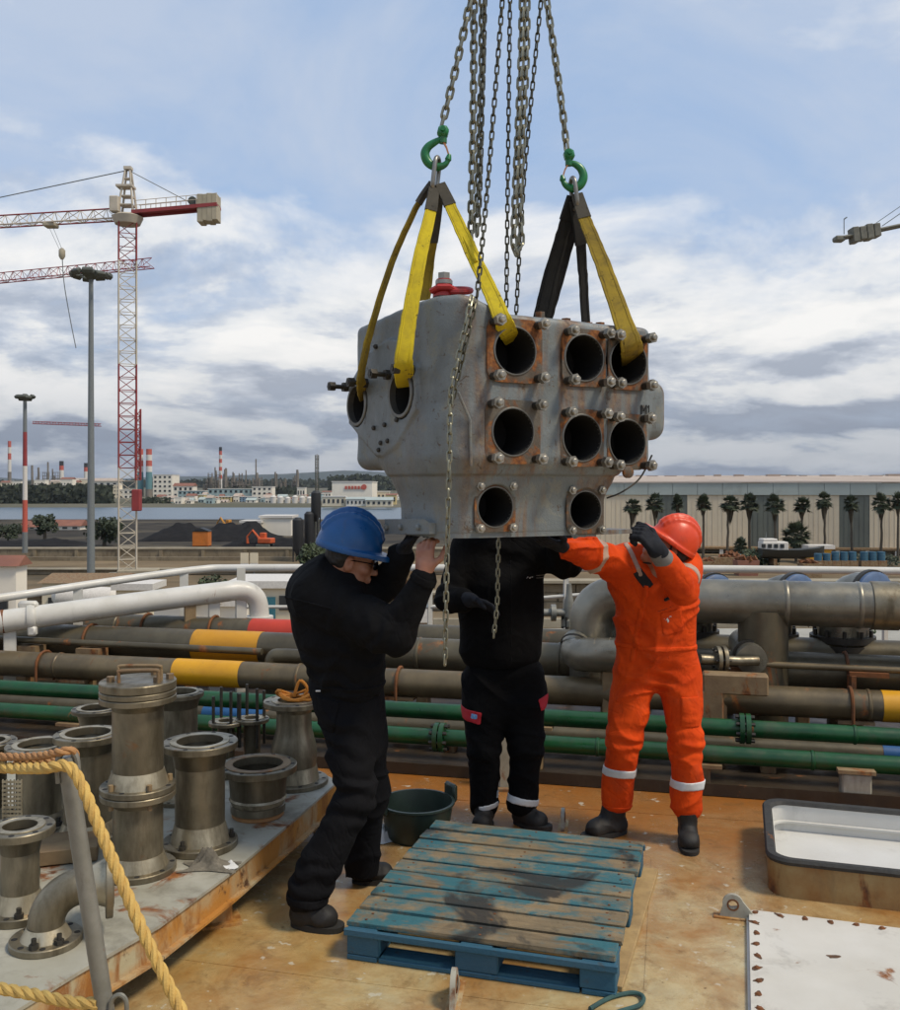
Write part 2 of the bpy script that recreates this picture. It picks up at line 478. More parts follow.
def plain(name, c, rough=0.6, metal=0.0, var=0.12, scale=8.0, bump=0.0, bscale=80):
    t = NT(name); v = t.coord('Object', rnd=True)
    n = t.noise(v, scale, 5, 0.6)
    col = t.mix(t.ramp(n, [(0.3, 0.0), (0.7, 1.0)]), tuple(x * (1 + var) for x in c), tuple(x * (1 - var) for x in c))
    if bump: t.bump(t.noise(v, bscale, 4), bump, 0.004)
    return t.done(col, rough, metal)

M = {}
# --- deck: cream-ochre paint stained by rust water, chalky spots
def m_deck():
    t = NT('deck_paint'); v = t.coord('World')
    a = t.noise(v, 0.55, 6, 0.6, 0.6); b = t.noise(v, 2.3, 7, 0.68, 0.5); c = t.noise(v, 14, 6, 0.65)
    col = t.mix(t.ramp(a, [(0.40, 0.0), (0.68, 1.0)]), (0.50, 0.43, 0.25), (0.41, 0.24, 0.06))
    col = t.mix(t.ramp(b, [(0.40, 0.0), (0.66, 0.8)]), col, (0.30, 0.122, 0.016))
    col = t.mix(t.ramp(b, [(0.24, 0.75), (0.42, 0.0)]), col, (0.43, 0.40, 0.27))
    # a rusty band along the pipe supports
    sp = t.N.new('ShaderNodeSeparateXYZ'); t.L.new(v, sp.inputs[0])
    d = t.math('MULTIPLY_ADD', sp.outputs[0], 0.235, sp.outputs[1])
    d = t.math('ADD', d, t.math('MULTIPLY', t.math('SUBTRACT', b, 0.5), 1.3))
    col = t.mix(t.ramp(t.math('DIVIDE', d, 10.0), [(0.40, 0.0), (0.52, 0.75), (0.62, 0.95)]), col, (0.27, 0.088, 0.010))
    # chips and pale splashes
    gm = t.noise(v, 6.5, 8, 0.75, 0.4)
    col = t.mix(t.ramp(gm, [(0.52, 0.0), (0.68, 0.6)]), col, (0.14, 0.075, 0.025))
    vo = t.noise(v, 9, 2, 0.5); sp2 = t.noise(v, 26, 3, 0.5)
    col = t.mix(t.ramp(t.math('MULTIPLY', vo, sp2), [(0.375, 0.0), (0.405, 0.65)]), col, (0.56, 0.53, 0.42))
    col = t.mix(t.ramp(t.noise(v, 21, 4, 0.6), [(0.66, 0.0), (0.73, 0.75)]), col, (0.075, 0.042, 0.015))
    col = t.mix(t.ramp(c, [(0.3, 0.25), (0.6, 0.0)]), col, (0.12, 0.07, 0.025))
    t.bump(t.math('ADD', t.noise(v, 40, 5, 0.6), t.math('MULTIPLY', b, 1.5)), 0.35, 0.006)
    return t.done(col, t.ramp(b, [(0.3, 0.17), (0.65, 0.38)]))
M['deck'] = m_deck()
# --- cast grey paint of the lifted block
def m_block():
    t = NT('cast_grey_paint'); v = t.coord('World')
    a = t.noise(v, 3.0, 6, 0.6, 0.4); b = t.noise(v, 9.0, 7, 0.7, 0.5)
    col = t.mix(t.ramp(a, [(0.35, 0.0), (0.65, 1.0)]), (0.175, 0.198, 0.202), (0.132, 0.150, 0.152))
    # worn patches down to a pale primer
    col = t.mix(t.ramp(b, [(0.56, 0.0), (0.62, 0.6)]), col, (0.205, 0.20, 0.16))
    vs = t.coord('World', (1, 1, 0.16)); st = t.noise(vs, 8, 7, 0.65, 0.3)
    # rust runs gather on the flange face side
    sp = t.N.new('ShaderNodeSeparateXYZ'); t.L.new(v, sp.inputs[0])
    side = t.ramp(sp.outputs[0], [(0.0, 0.0), (0.10, 1.0)])
    k = t.math('MULTIPLY', t.ramp(st, [(0.48, 0.0), (0.62, 0.9)]), t.math('MULTIPLY_ADD', side, 0.75, 0.15))
    rc = t.ramp(t.noise(v, 40, 5), [(0.3, RUST3), (0.5, (0.16, 0.075, 0.028)), (0.7, (0.25, 0.15, 0.06))])
    col = t.mix(k, col, rc)
    col = t.mix(t.ramp(t.noise(v, 17, 5, 0.7), [(0.6, 0.0), (0.74, 0.55)]), col, (0.07, 0.065, 0.055))
    chip = t.ramp(t.noise(v, 26, 6, 0.75, 0.8), [(0.61, 0.0), (0.64, 0.85)])
    col = t.mix(chip, col, (0.085, 0.055, 0.032))
    gr = t.ramp(t.noise(t.coord('World', (1, 1, 0.35)), 4.5, 6, 0.7, 0.8), [(0.58, 0.0), (0.76, 0.45)])
    col = t.mix(gr, col, (0.055, 0.052, 0.045))
    t.bump(t.math('ADD', t.math('ADD', t.noise(v, 95, 5, 0.7), t.math('MULTIPLY', a, 2.0)), t.math('MULTIPLY', chip, -0.8)), 0.4, 0.006)
    return t.done(col, t.ramp(b, [(0.35, 0.34), (0.65, 0.62)]))
M['block'] = m_block()
M['rustplate'] = paint('rusty_flange_face', (0.115, 0.105, 0.085), (0.075, 0.05, 0.03), 10, 0.65, rust=0.72, bump=0.6, bscale=90, rscale=9, streak=False)
M['bore'] = plain('black_bore', (0.012, 0.011, 0.010), 0.8)  # near-black, lines the bores and colours the bolt hole discs
M['boremetal'] = plain('worn_bore_rim', (0.16, 0.155, 0.14), 0.45, 0.7, bump=0.2)
M['nut'] = plain('bright_nut_steel', (0.33, 0.31, 0.265), 0.45, 0.8, var=0.35, bump=0.1)
M['darkmetal'] = plain('dark_oily_steel', (0.055, 0.05, 0.042), 0.5, 0.6, bump=0.2)
M['chain'] = plain('galvanised_chain', (0.23, 0.225, 0.17), 0.42, 0.75, var=0.25)
M['chaindark'] = plain('dull_chain', (0.095, 0.09, 0.062), 0.45, 0.7, var=0.25)
M['hookgreen'] = paint('green_hook_enamel', (0.012, 0.19, 0.055), (0.008, 0.12, 0.035), 10, 0.35, dirt=0.3)
M['latch'] = plain('latch_plate', (0.52, 0.24, 0.10), 0.45, 0.5)
M['redpaint'] = paint('red_enamel', (0.42, 0.022, 0.02), None, 8, 0.4, dirt=0.3)
M['steel'] = plain('worn_shackle_steel', (0.27, 0.26, 0.235), 0.4, 0.8, var=0.2, bump=0.15)
def m_web(name, c1, c2, dirt):
    t = NT(name); v = t.coord('Object', rnd=True)
    n = t.noise(v, 9, 6, 0.65, 0.5)
    col = t.mix(t.ramp(n, [(0.42, 0.0), (0.68, dirt)]), c1, c2)
    col = t.mix(t.ramp(t.noise(v, 38, 4, 0.6), [(0.62, 0.0), (0.7, 0.7)]), col, tuple(x * 0.25 for x in c2))
    t.bump(t.math('ADD', t.wave(t.coord('Object', (1, 1, 1)), 90, 2.0, 'Z'), t.noise(v, 60, 4)), 0.5, 0.003)
    return t.done(col, 0.85)
M['webyellow'] = m_web('yellow_webbing', (0.66, 0.52, 0.012), (0.26, 0.19, 0.02), 0.55)
M['webolive'] = m_web('soiled_yellow_webbing', (0.36, 0.25, 0.02), (0.12, 0.085, 0.02), 0.9)
M['webdark'] = m_web('dark_sling_sleeve', (0.075, 0.068, 0.052), (0.03, 0.027, 0.02), 0.8)
M['webblack'] = m_web('black_webbing', (0.012, 0.012, 0.012), (0.03, 0.028, 0.02), 0.5)
# --- stainless spools
def m_stain(name='stainless_spool', tone=1.0, rust=0.25):
    t = NT(name); v = t.coord('Object', rnd=True)
    a = t.noise(v, 5, 6, 0.6, 0.3); vs = t.coord('Object', (1, 1, 0.25), rnd=True); b = t.noise(vs, 12, 6, 0.65)
    col = t.mix(t.ramp(a, [(0.32, 0.0), (0.68, 1.0)]), tuple(x * tone for x in (0.36, 0.315, 0.225)), tuple(x * tone for x in (0.20, 0.172, 0.118)))
    col = t.mix(t.ramp(b, [(0.46, 0.0), (0.70, 0.85)]), col, (0.085, 0.068, 0.040))
    k = t.ramp(t.noise(v, 8, 7, 0.7, 0.5), [(0.72 - rust * 0.2, 0.0), (0.80 - rust * 0.2, 0.75)])
    col = t.mix(k, col, (0.17, 0.075, 0.022))
    t.bump(t.noise(v, 70, 4), 0.12, 0.003)
    return t.done(col, t.ramp(b, [(0.35, 0.33), (0.7, 0.6)]), t.math('MULTIPLY_ADD', k, -0.5, 0.72))
M['stain'] = m_stain(tone=0.8, rust=0.5)
M['staindark'] = m_stain('dark_stainless', 0.5, 0.4)
M['stainbright'] = m_stain('machined_lit_stainless', 1.5, 0.0)  # skylight on the flared lower necks is put into this brighter tone
M['tablewhite'] = paint('pale_table_paint', (0.40, 0.385, 0.32), (0.30, 0.285, 0.22), 3, 0.55, rust=0.46, dirt=0.45, rscale=4, streak=False)
def m_rustedge():
    t = NT('rust_streaked_channel'); v = t.coord('World'); vs = t.coord('World', (1, 1, 0.30))
    a = t.noise(v, 3.5, 6, 0.6, 0.4); s_ = t.noise(vs, 7, 7, 0.7, 0.5)
    col = t.mix(t.ramp(a, [(0.38, 0.0), (0.58, 1.0)]), (0.40, 0.35, 0.22), (0.42, 0.19, 0.035))
    col = t.mix(t.ramp(s_, [(0.50, 0.0), (0.62, 0.9)]), col, (0.24, 0.09, 0.016))
    col = t.mix(t.ramp(t.noise(v, 11, 7, 0.7), [(0.58, 0.0), (0.66, 0.9)]), col, RUST3)
    t.bump(t.noise(v, 50, 5), 0.4, 0.005)
    return t.done(col, 0.7)
M['rustedge'] = m_rustedge()
M['galv'] = paint('galvanised_post', (0.25, 0.245, 0.215), (0.19, 0.185, 0.155), 12, 0.5, 0.35, rust=0.12, dirt=0.15, bump=0.2)
def m_rope(name, c1, c2):
    t = NT(name); v = t.coord('Object', rnd=True)
    col = t.mix(t.ramp(t.noise(v, 14, 6, 0.65), [(0.4, 0.0), (0.7, 0.8)]), c1, c2)
    t.bump(t.noise(v, 220, 3), 0.5, 0.003)
    return t.done(col, 0.8)
M['rope'] = m_rope('yellow_rope', (0.60, 0.40, 0.11), (0.38, 0.22, 0.06))
M['ropetan'] = m_rope('tan_rope', (0.42, 0.22, 0.085), (0.26, 0.12, 0.05))
M['ropeorange'] = m_rope('orange_twine', (0.55, 0.20, 0.02), (0.40, 0.17, 0.03))
M['ropegreen'] = m_rope('green_cord', (0.035, 0.09, 0.085), (0.02, 0.05, 0.05))
M['rag'] = plain('grey_rag', (0.17, 0.15, 0.115), 0.9, var=0.4, scale=30, bump=0.6, bscale=120)
M['paper'] = plain('white_rag', (0.62, 0.62, 0.60), 0.8, var=0.15, bump=0.3)
# --- pallet: blue paint over wood, worn
def m_pallet(name, blue):
    t = NT(name); v = t.coord('Object', (1, 1, 1), rnd=True); g = t.coord('Object', (1.6, 14, 14), rnd=True)
    grain = t.noise(g, 2.0, 6, 0.62, 1.0)
    wood = t.ramp(grain, [(0.3, (0.085, 0.055, 0.028)), (0.5, (0.19, 0.135, 0.072)), (0.72, (0.30, 0.22, 0.125))])
    wood = t.mix(t.math('MULTIPLY', t.rnd(), 0.55), wood, (0.31, 0.23, 0.12))
    wood = t.mix(t.ramp(t.noise(v, 4, 5), [(0.4, 0.0), (0.7, 0.7)]), wood, (0.085, 0.075, 0.05))
    w = t.coord('World')
    wear = t.math('ADD', t.math('MULTIPLY', t.noise(w, 2.6, 7, 0.68, 0.5), 0.62), t.math('MULTIPLY', t.noise(t.coord('Object', (1.0, 2.5, 1), rnd=True), 3.2, 7, 0.7, 0.4), 0.38))
    col = t.mix(t.ramp(t.math('ADD', wear, t.math('MULTIPLY', t.math('SUBTRACT', grain, 0.5), 0.25)), [(0.54 - blue * 0.3, 0.0), (0.62 - blue * 0.3, 0.90)]), wood, (0.010, 0.115, 0.145) if blue < 0.6 else (0.005, 0.085, 0.15))
    if blue < 0.6:
        # greasy dark stains, roughly two rings left by something that stood there
        k = t.ramp(t.noise(w, 2.1, 5, 0.55, 1.0), [(0.53, 0.0), (0.60, 0.92)])
        col = t.mix(k, col, (0.020, 0.019, 0.016))
    col = t.mix(t.ramp(t.noise(v, 18, 5, 0.7), [(0.60, 0.0), (0.70, 0.6)]), col, (0.05, 0.04, 0.025))
    t.bump(t.math('ADD', grain, t.noise(v, 60, 3)), 0.5, 0.004)
    return t.done(col, 0.72)
M['palletwood'] = m_pallet('worn_blue_pallet_wood', 0.22)
M['palletblue'] = m_pallet('blue_pallet_paint', 0.9)
M['coaming'] = paint('rusty_coaming_paint', (0.33, 0.235, 0.10), (0.24, 0.12, 0.035), 5, 0.65, rust=0.46, dirt=0.3, rscale=5)
M['plank'] = paint('bare_plank_wood', (0.42, 0.29, 0.13), (0.30, 0.20, 0.09), 8, 0.8, dirt=0.3, bump=0.3)
M['pipegrey'] = paint('weathered_grey_pipe', (0.135, 0.112, 0.068), (0.08, 0.066, 0.04), 3, 0.40, 0.4, rust=0.30, dirt=0.5, bump=0.2)
M['pipetan'] = paint('tan_stained_pipe', (0.19, 0.142, 0.075), (0.105, 0.08, 0.045), 3, 0.42, 0.35, rust=0.38, dirt=0.45, bump=0.2)
M['pipebig'] = paint('dull_silver_pipe', (0.27, 0.25, 0.20), (0.15, 0.137, 0.105), 2.5, 0.34, 0.65, rust=0.05, dirt=0.35, bump=0.15)
M['pipegreen'] = paint('green_pipe_paint', (0.006, 0.072, 0.018), (0.004, 0.042, 0.012), 4, 0.36, rust=0.12, dirt=0.35)
M['bandyellow'] = paint('yellow_band', (0.66, 0.33, 0.006), (0.55, 0.26, 0.005), 3, 0.45, rust=0.10, dirt=0.3)
M['bandorange'] = paint('ochre_band', (0.55, 0.26, 0.008), (0.47, 0.21, 0.006), 3, 0.5, rust=0.06, dirt=0.15)
M['bandred'] = paint('red_band', (0.52, 0.042, 0.015), None, 3, 0.45, dirt=0.1)
M['bandblue'] = paint('blue_band', (0.012, 0.085, 0.24), None, 3, 0.45, dirt=0.1)
M['blueflange'] = paint('faded_blue_cover', (0.09, 0.15, 0.27), (0.06, 0.10, 0.19), 8, 0.5, dirt=0.2)
M['white'] = paint('white_gloss_paint', (0.60, 0.585, 0.54), (0.52, 0.50, 0.44), 4, 0.4, rust=0.13, dirt=0.1, rscale=5)
M['whitehatch'] = paint('white_hatch_paint', (0.60, 0.595, 0.56), (0.54, 0.53, 0.49), 2, 0.42, rust=0.10, dirt=0.03, rscale=3)
M['whiteplate'] = paint('white_cover_plate', (0.60, 0.58, 0.52), (0.53, 0.505, 0.44), 2.5, 0.45, rust=0.16, dirt=0.15, rscale=5, streak=False)
M['rust'] = paint('flaking_rust', RUST1, (0.10, 0.04, 0.014), 9, 0.85, bump=0.6)
M['rustsupport'] = paint('rusted_support', (0.26, 0.18, 0.09), (0.16, 0.10, 0.05), 5, 0.7, rust=0.5, bump=0.3)
M['rubber'] = paint('perished_black_gasket', (0.022, 0.022, 0.021), (0.035, 0.034, 0.03), 20, 0.7, rust=0.12, bump=0.4, streak=False)
M['stain_rust'] = paint('rust_stained_paint', (0.13, 0.065, 0.028), (0.06, 0.032, 0.018), 30, 0.8, bump=0.3)
M['shade'] = paint('under_pipe_shade', (0.022, 0.017, 0.012), (0.04, 0.026, 0.014), 3, 0.45, rust=0.25, dirt=0.4, streak=False)  # near-black; the shade under the pipes is put into this colour
M['cranedull'] = plain('dull_olive_steel', (0.15, 0.145, 0.115), 0.7, var=0.3, scale=1.5)
M['tub'] = plain('dark_green_tub_plastic', (0.020, 0.034, 0.026), 0.42, var=0.3, bump=0.1)
# --- clothes
def m_cloth(name, c, c2=None, rough=0.92, fine=260, spec=0.14, dirt=0.0):
    t = NT(name); v = t.coord('World'); c2 = c2 or tuple(x * 0.72 for x in c)
    a = t.noise(v, 7, 5, 0.6, 0.4)
    col = t.mix(t.ramp(a, [(0.35, 0.0), (0.7, 1.0)]), c, c2)
    if dirt: col = t.mix(t.ramp(t.noise(v, 5, 6, 0.7), [(0.55, 0.0), (0.75, dirt)]), col, (0.09, 0.06, 0.035))
    fold = t.noise(t.coord('World', (1.0, 1.0, 1.3)), 8, 2, 0.45, 0.8)
    rid = t.math('ABSOLUTE', t.math('SUBTRACT', t.noise(t.coord('World', (1.0, 1.0, 0.8), rot=(0.5, 0.4, 0.2)), 6.5, 3, 0.5, 1.1), 0.5))
    fold = t.math('SUBTRACT', fold, t.math('MULTIPLY', t.ramp(rid, [(0.0, 1.0), (0.07, 0.0)]), 0.16))
    t.bump(t.math('ADD', t.math('MULTIPLY', fold, 2.2), t.math('MULTIPLY', t.noise(v, fine, 2), 0.06)), 0.30, 0.02)
    m = t.done(col, rough, 0.0, spec)
    t.b.inputs['Sheen Weight'].default_value = 0.0
    return m
M['jacket'] = m_cloth('charcoal_cloth', (0.0068, 0.0068, 0.0076))
M['trousers'] = m_cloth('dark_work_trouser_cloth', (0.0062, 0.0062, 0.0074))
M['black'] = m_cloth('black_boiler_cloth', (0.0032, 0.0032, 0.0038))
M['orange'] = m_cloth('orange_coverall_cloth', (0.66, 0.066, 0.006), (0.46, 0.038, 0.004), 0.85, dirt=0.28)
M['reflective'] = plain('reflective_tape', (0.56, 0.57, 0.57), 0.4, 0.0, var=0.15)
M['reflectdull'] = plain('dull_reflective_tape', (0.40, 0.27, 0.20), 0.5, 0.0, var=0.2)
M['boot'] = plain('black_boot_leather', (0.011, 0.010, 0.009), 0.68, var=0.4, bump=0.4, bscale=60)
M['sole'] = plain('rubber_sole', (0.018, 0.017, 0.015), 0.8)
M['glove'] = m_cloth('dark_work_glove', (0.018, 0.02, 0.026), rough=0.75)
M['glovecuff'] = m_cloth('grey_glove_cuff', (0.20, 0.19, 0.18))
M['hair'] = plain('dark_hair', (0.010, 0.008, 0.007), 0.6, var=0.4, bump=0.8, bscale=200)
M['lens'] = plain('dark_lens', (0.006, 0.006, 0.008), 0.12, var=0.05)
def m_skin():
    t = NT('skin'); v = t.coord('World')
    col = t.mix(t.ramp(t.noise(v, 24, 5), [(0.35, 0.0), (0.7, 1.0)]), (0.34, 0.155, 0.09), (0.27, 0.105, 0.06))
    t.b.inputs['Subsurface Weight'].default_value = 0.12; t.b.inputs['Subsurface Radius'].default_value = (0.01, 0.004, 0.002)
    t.bump(t.noise(v, 150, 3), 0.15, 0.002)
    return t.done(col, 0.5)
M['skin'] = m_skin()
M['helmetblue'] = paint('blue_helmet_plastic', (0.004, 0.078, 0.25), (0.004, 0.066, 0.21), 9, 0.36, dirt=0.16, bump=0.08)
M['helmetorange'] = paint('orange_helmet_plastic', (0.70, 0.062, 0.012), (0.60, 0.05, 0.010), 9, 0.38, dirt=0.18, bump=0.08)
M['red'] = plain('red_pocket_cloth', (0.42, 0.012, 0.022), 0.8)
M['badgeblue'] = plain('pale_blue_badge', (0.16, 0.36, 0.66), 0.6)
M['printwhite'] = plain('white_print', (0.6, 0.6, 0.6), 0.7)
M['printblack'] = plain('black_print', (0.008, 0.008, 0.008), 0.8)
# --- background
M['leaf'] = plain('foliage', (0.035, 0.052, 0.018), 0.7, var=0.5, scale=0.6)
M['leafdark'] = plain('dark_foliage', (0.022, 0.033, 0.014), 0.7, var=0.4, scale=0.5)
M['palmleaf'] = plain('palm_frond', (0.040, 0.052, 0.024), 0.6, var=0.4, scale=0.8)
M['palmdead'] = plain('dry_palm_skirt', (0.070, 0.055, 0.032), 0.85, var=0.3, scale=1)
M['bark'] = plain('bark', (0.085, 0.07, 0.05), 0.9, var=0.3)
def m_ground(name, c1, c2, scale, c3=None, s3=0.3):
    t = NT(name); v = t.coord('World')
    col = t.mix(t.ramp(t.noise(v, scale, 7, 0.65, 0.4), [(0.35, 0.0), (0.65, 1.0)]), c1, c2)
    if c3: col = t.mix(t.ramp(t.noise(v, s3, 5, 0.6), [(0.52, 0.0), (0.64, 0.9)]), col, c3)
    t.bump(t.noise(v, scale * 8, 4), 0.3, 0.05)
    return t.done(col, 0.95, 0.0, 0.08)
M['quay'] = m_ground('quay_ground', (0.24, 0.19, 0.125), (0.16, 0.125, 0.08), 0.08, (0.24, 0.22, 0.18), 0.05)
M['terrace'] = m_ground('dock_ground', (0.22, 0.165, 0.10), (0.14, 0.105, 0.065), 0.06, (0.09, 0.075, 0.05), 0.03)
M['road'] = m_ground('pale_road', (0.36, 0.35, 0.31), (0.30, 0.29, 0.255), 0.4)
M['grass'] = m_ground('verge_grass', (0.055, 0.07, 0.022), (0.085, 0.085, 0.035), 1.2)
M['farland'] = m_ground('far_shore', (0.15, 0.14, 0.11), (0.09, 0.09, 0.06), 0.01)
M['hill'] = m_ground('far_hills', (0.035, 0.05, 0.045), (0.05, 0.06, 0.055), 0.004)
def m_wall():
    t = NT('stained_dock_wall'); v = t.coord('World'); vs = t.coord('World', (1, 1, 0.3))
    col = t.mix(t.ramp(t.noise(v, 0.25, 7, 0.65), [(0.35, 0.0), (0.65, 1.0)]), (0.25, 0.205, 0.135), (0.16, 0.125, 0.08))
    col = t.mix(t.ramp(t.noise(vs, 1.2, 6, 0.65), [(0.52, 0.0), (0.70, 0.75)]), col, (0.07, 0.055, 0.035))
    return t.done(col, 0.9)
M['wall'] = m_wall()
M['coping'] = m_ground('pale_coping', (0.36, 0.32, 0.24), (0.27, 0.235, 0.175), 0.5)
def m_water():
    t = NT('harbour_water'); v = t.coord('World', (0.06, 0.25, 1))
    t.bump(t.noise(v, 3, 4, 0.6), 0.6, 0.4)
    return t.done((0.035, 0.075, 0.115), 0.28)
M['water'] = m_water()
M['coal'] = m_ground('coal_heap_dust', (0.012, 0.012, 0.013), (0.022, 0.021, 0.021), 0.6)
M['orangebox'] = paint('orange_steel', (0.58, 0.17, 0.02), None, 1, 0.6, dirt=0.2)
M['machine'] = paint('digger_yellow', (0.50, 0.23, 0.03), None, 1, 0.6, dirt=0.3)
M['machinered'] = paint('digger_orange', (0.58, 0.10, 0.02), None, 1, 0.6, dirt=0.2)
M['cream'] = paint('cream_cladding', (0.68, 0.59, 0.43), (0.62, 0.53, 0.385), 0.25, 0.7, dirt=0.12)
M['whitewall'] = paint('white_building_wall', (0.78, 0.72, 0.61), (0.70, 0.65, 0.55), 0.2, 0.75, dirt=0.12)
M['bluewall'] = paint('pale_blue_wall', (0.24, 0.36, 0.48), None, 0.2, 0.75, dirt=0.1)
M['tealwall'] = paint('pale_teal_wall', (0.33, 0.43, 0.43), None, 0.2, 0.75, dirt=0.1)
M['yellowwall'] = paint('pale_yellow_wall', (0.60, 0.47, 0.21), None, 0.2, 0.75, dirt=0.1)
M['greypanel'] = paint('grey_green_panel', (0.135, 0.15, 0.125), (0.115, 0.125, 0.105), 0.3, 0.6, dirt=0.1)
M['roofblue'] = paint('pale_blue_grey_roof', (0.38, 0.43, 0.40), (0.34, 0.38, 0.35), 0.15, 0.55, dirt=0.1)
M['roofred'] = paint('rust_red_roof', (0.44, 0.36, 0.295), (0.36, 0.29, 0.235), 0.2, 0.8, dirt=0.15)
M['roofvent'] = paint('faded_roof_vent', (0.42, 0.33, 0.27), None, 0.5, 0.8)
M['coalyard'] = m_ground('coal_yard_ground', (0.03, 0.028, 0.025), (0.06, 0.052, 0.042), 0.08, (0.10, 0.085, 0.06), 0.04)
M['tile'] = paint('terracotta_roof', (0.25, 0.105, 0.065), (0.19, 0.08, 0.055), 0.6, 0.8)
M['winglass'] = plain('dark_window', (0.025, 0.03, 0.035), 0.15, var=0.1)
M['teal'] = plain('teal_door_paint', (0.035, 0.15, 0.19), 0.5)
M['cranered'] = paint('crane_red', (0.28, 0.035, 0.035), None, 0.5, 0.6, dirt=0.15)
M['cranewhite'] = paint('crane_white', (0.55, 0.49, 0.39), None, 0.5, 0.6, dirt=0.15)
M['cranebeige'] = paint('counterweight_concrete', (0.42, 0.37, 0.265), None, 0.5, 0.8, dirt=0.15)
M['mast'] = plain('grey_mast_steel', (0.17, 0.185, 0.185), 0.5, 0.2)
M['lampdark'] = plain('floodlight_housing', (0.065, 0.07, 0.055), 0.6)
M['stackred'] = plain('stack_red', (0.45, 0.09, 0.06), 0.7)
M['stackwhite'] = plain('stack_white', (0.60, 0.57, 0.52), 0.7)
M['stackblue'] = plain('stack_teal', (0.10, 0.22, 0.24), 0.7)
M['siloblack'] = plain('black_silo', (0.016, 0.017, 0.019), 0.6)
M['refinery'] = plain('refinery_steel', (0.19, 0.165, 0.135), 0.7, var=0.3, scale=0.1)
M['barrel'] = plain('blue_drum', (0.03, 0.105, 0.165), 0.5)
M['hullblack'] = plain('dark_boat_hull', (0.035, 0.036, 0.03), 0.6)
M['hullside'] = plain('ship_side', (0.12, 0.05, 0.03), 0.6)
M['treemass'] = plain('far_woods', (0.035, 0.043, 0.026), 0.9, var=0.5, scale=0.05)
# ------------------------------------------------------------------ setting: ground levels, water, far shore, hills
ZQ, ZT, ZW = -12.0, -8.6, -10.0          # near quay, dock terrace, water
def sheet(name, pts, mat, kind='structure'):
    m = MB(); m.add([Vector(p) for p in pts], [tuple(range(len(pts)))])
    return tag(m.build(name, mat, smooth=0), kind=kind)
sheet('quay_ground', [(-400, -200, ZQ), (400, -200, ZQ), (400, 106.2, ZQ), (-400, 106.2, ZQ)], M['quay'])
ZL = -10.0        # lower dock level on the left
m = MB(); m.box((233, 206.5, ZT - 2.5), (450, 199, 5.0)); tag(m.build('dock_terrace', M['terrace'], smooth=0), kind='structure')
m = MB(); m.box((-221, 232.5, ZT - 2.5), (457.6, 147, 5.0)); tag(m.build('coal_yard', M['coalyard'], smooth=0), kind='structure')
m = MB(); m.box((-221, 132.5, ZL - 2.5), (457.6, 51, 5.0)); tag(m.build('lower_dock', M['terrace'], smooth=0), kind='structure')
sheet('harbour_water', [(-3000, 300, ZW), (3000, 300, ZW), (3000, 560, ZW), (-3000, 560, ZW)], M['water'])
# far shore with a gently rising surface
m = MB(); xs = [-3200 + 200 * i for i in range(33)]; ys = [540, 556, 700, 1000, 1500, 2400, 4200]
zs = [-11.0, -8.6, -8.0, -7.0, -4.0, 0.5, 4.0]
random.seed(3)
vs = [(x, y, z) for y, z in zip(ys, zs) for x in xs]; nx = len(xs)
m.add(vs, [(j * nx + i, j * nx + i + 1, (j + 1) * nx + i + 1, (j + 1) * nx + i) for j in range(len(ys) - 1) for i in range(nx - 1)])
tag(m.build('far_shore', M['farland']), kind='structure')
def hill_strip(name, Y, pxa, pxb, prof, depth):
    m = MB(); n = 90; row = []
    rr = random.Random(name)
    ph = [rr.uniform(0, 6.28) for _ in range(6)]
    for i in range(n + 1):
        t = i / n; px = pxa + (pxb - pxa) * t
        h = prof(px) + sum(math.sin(px * f + ph[k]) * a for k, (f, a) in enumerate(((0.013, 2.2), (0.031, 1.2), (0.07, 0.6), (0.17, 0.35))))
        row.append((px, h))
    rg = []
    for dy, k in ((0, 0.0), (depth * 0.3, 0.7), (depth * 0.55, 1.0), (depth, 0.3)):
        rg.append([((px - 450) / FPX * Y * (1 + dy / Y), Y + dy, -20 + (EYE + h / FPX * Y + 20) * k) for px, h in row])
    vs = [p for r_ in rg for p in r_]; w_ = n + 1
    m.add(vs, [(j * w_ + i, j * w_ + i + 1, (j + 1) * w_ + i + 1, (j + 1) * w_ + i) for j in range(3) for i in range(n)])
    return tag(m.build(name, M['hill']), kind='structure')
hill_strip('hills', 6000, -900, 1900, lambda p: 11 + 4 * math.exp(-((p - 330) / 130) ** 2), 1500)

# ------------------------------------------------------------------ dock walls with courses
wall = thing('dock_wall', 'long brown stained stone dock wall below the pale coping', 'wall', (0, 106, ZQ))
rr = random.Random(11)
mb = MB(); mb.box((109, 106.6, ZQ + 1.6), (204, 1.0, 3.2)); mb.box((-105, 106.6, ZQ + 0.9), (224, 1.0, 1.8)); mb.build('wall_core', M['wall'], wall, smooth=0)
stone = wrap('wall_block', MB().box((0, 0, 0), (3.9, 0.5, 0.95), ch=0.05), M['wall'], smooth=0)
for row in range(3):
    for i in range(-20 if row < 2 else 2, 16):
        x = i * 4.0 + (row % 2) * 2.0
        piece('wall_block', stone, wall, (x, rr.uniform(-0.06, 0.06) - 0.02, 0.52 + row * 1.0), scale=(1, 1, rr.uniform(0.97, 1.0)))
mb = MB(); mb.box((109, 106.0, ZQ + 3.3), (204, 2.4, 0.36), ch=0.05); mb.build('coping', M['coping'], wall, smooth=0)
mb = MB(); mb.box((-105, 106.0, ZQ + 2.0), (223, 2.4, 0.30), ch=0.05); mb.build('coping', M['coping'], wall, smooth=0)
wall = thing('retaining_wall', 'far concrete retaining wall with pale top, in front of the coal heaps', 'wall', (0, 158, ZT))
mb = MB()
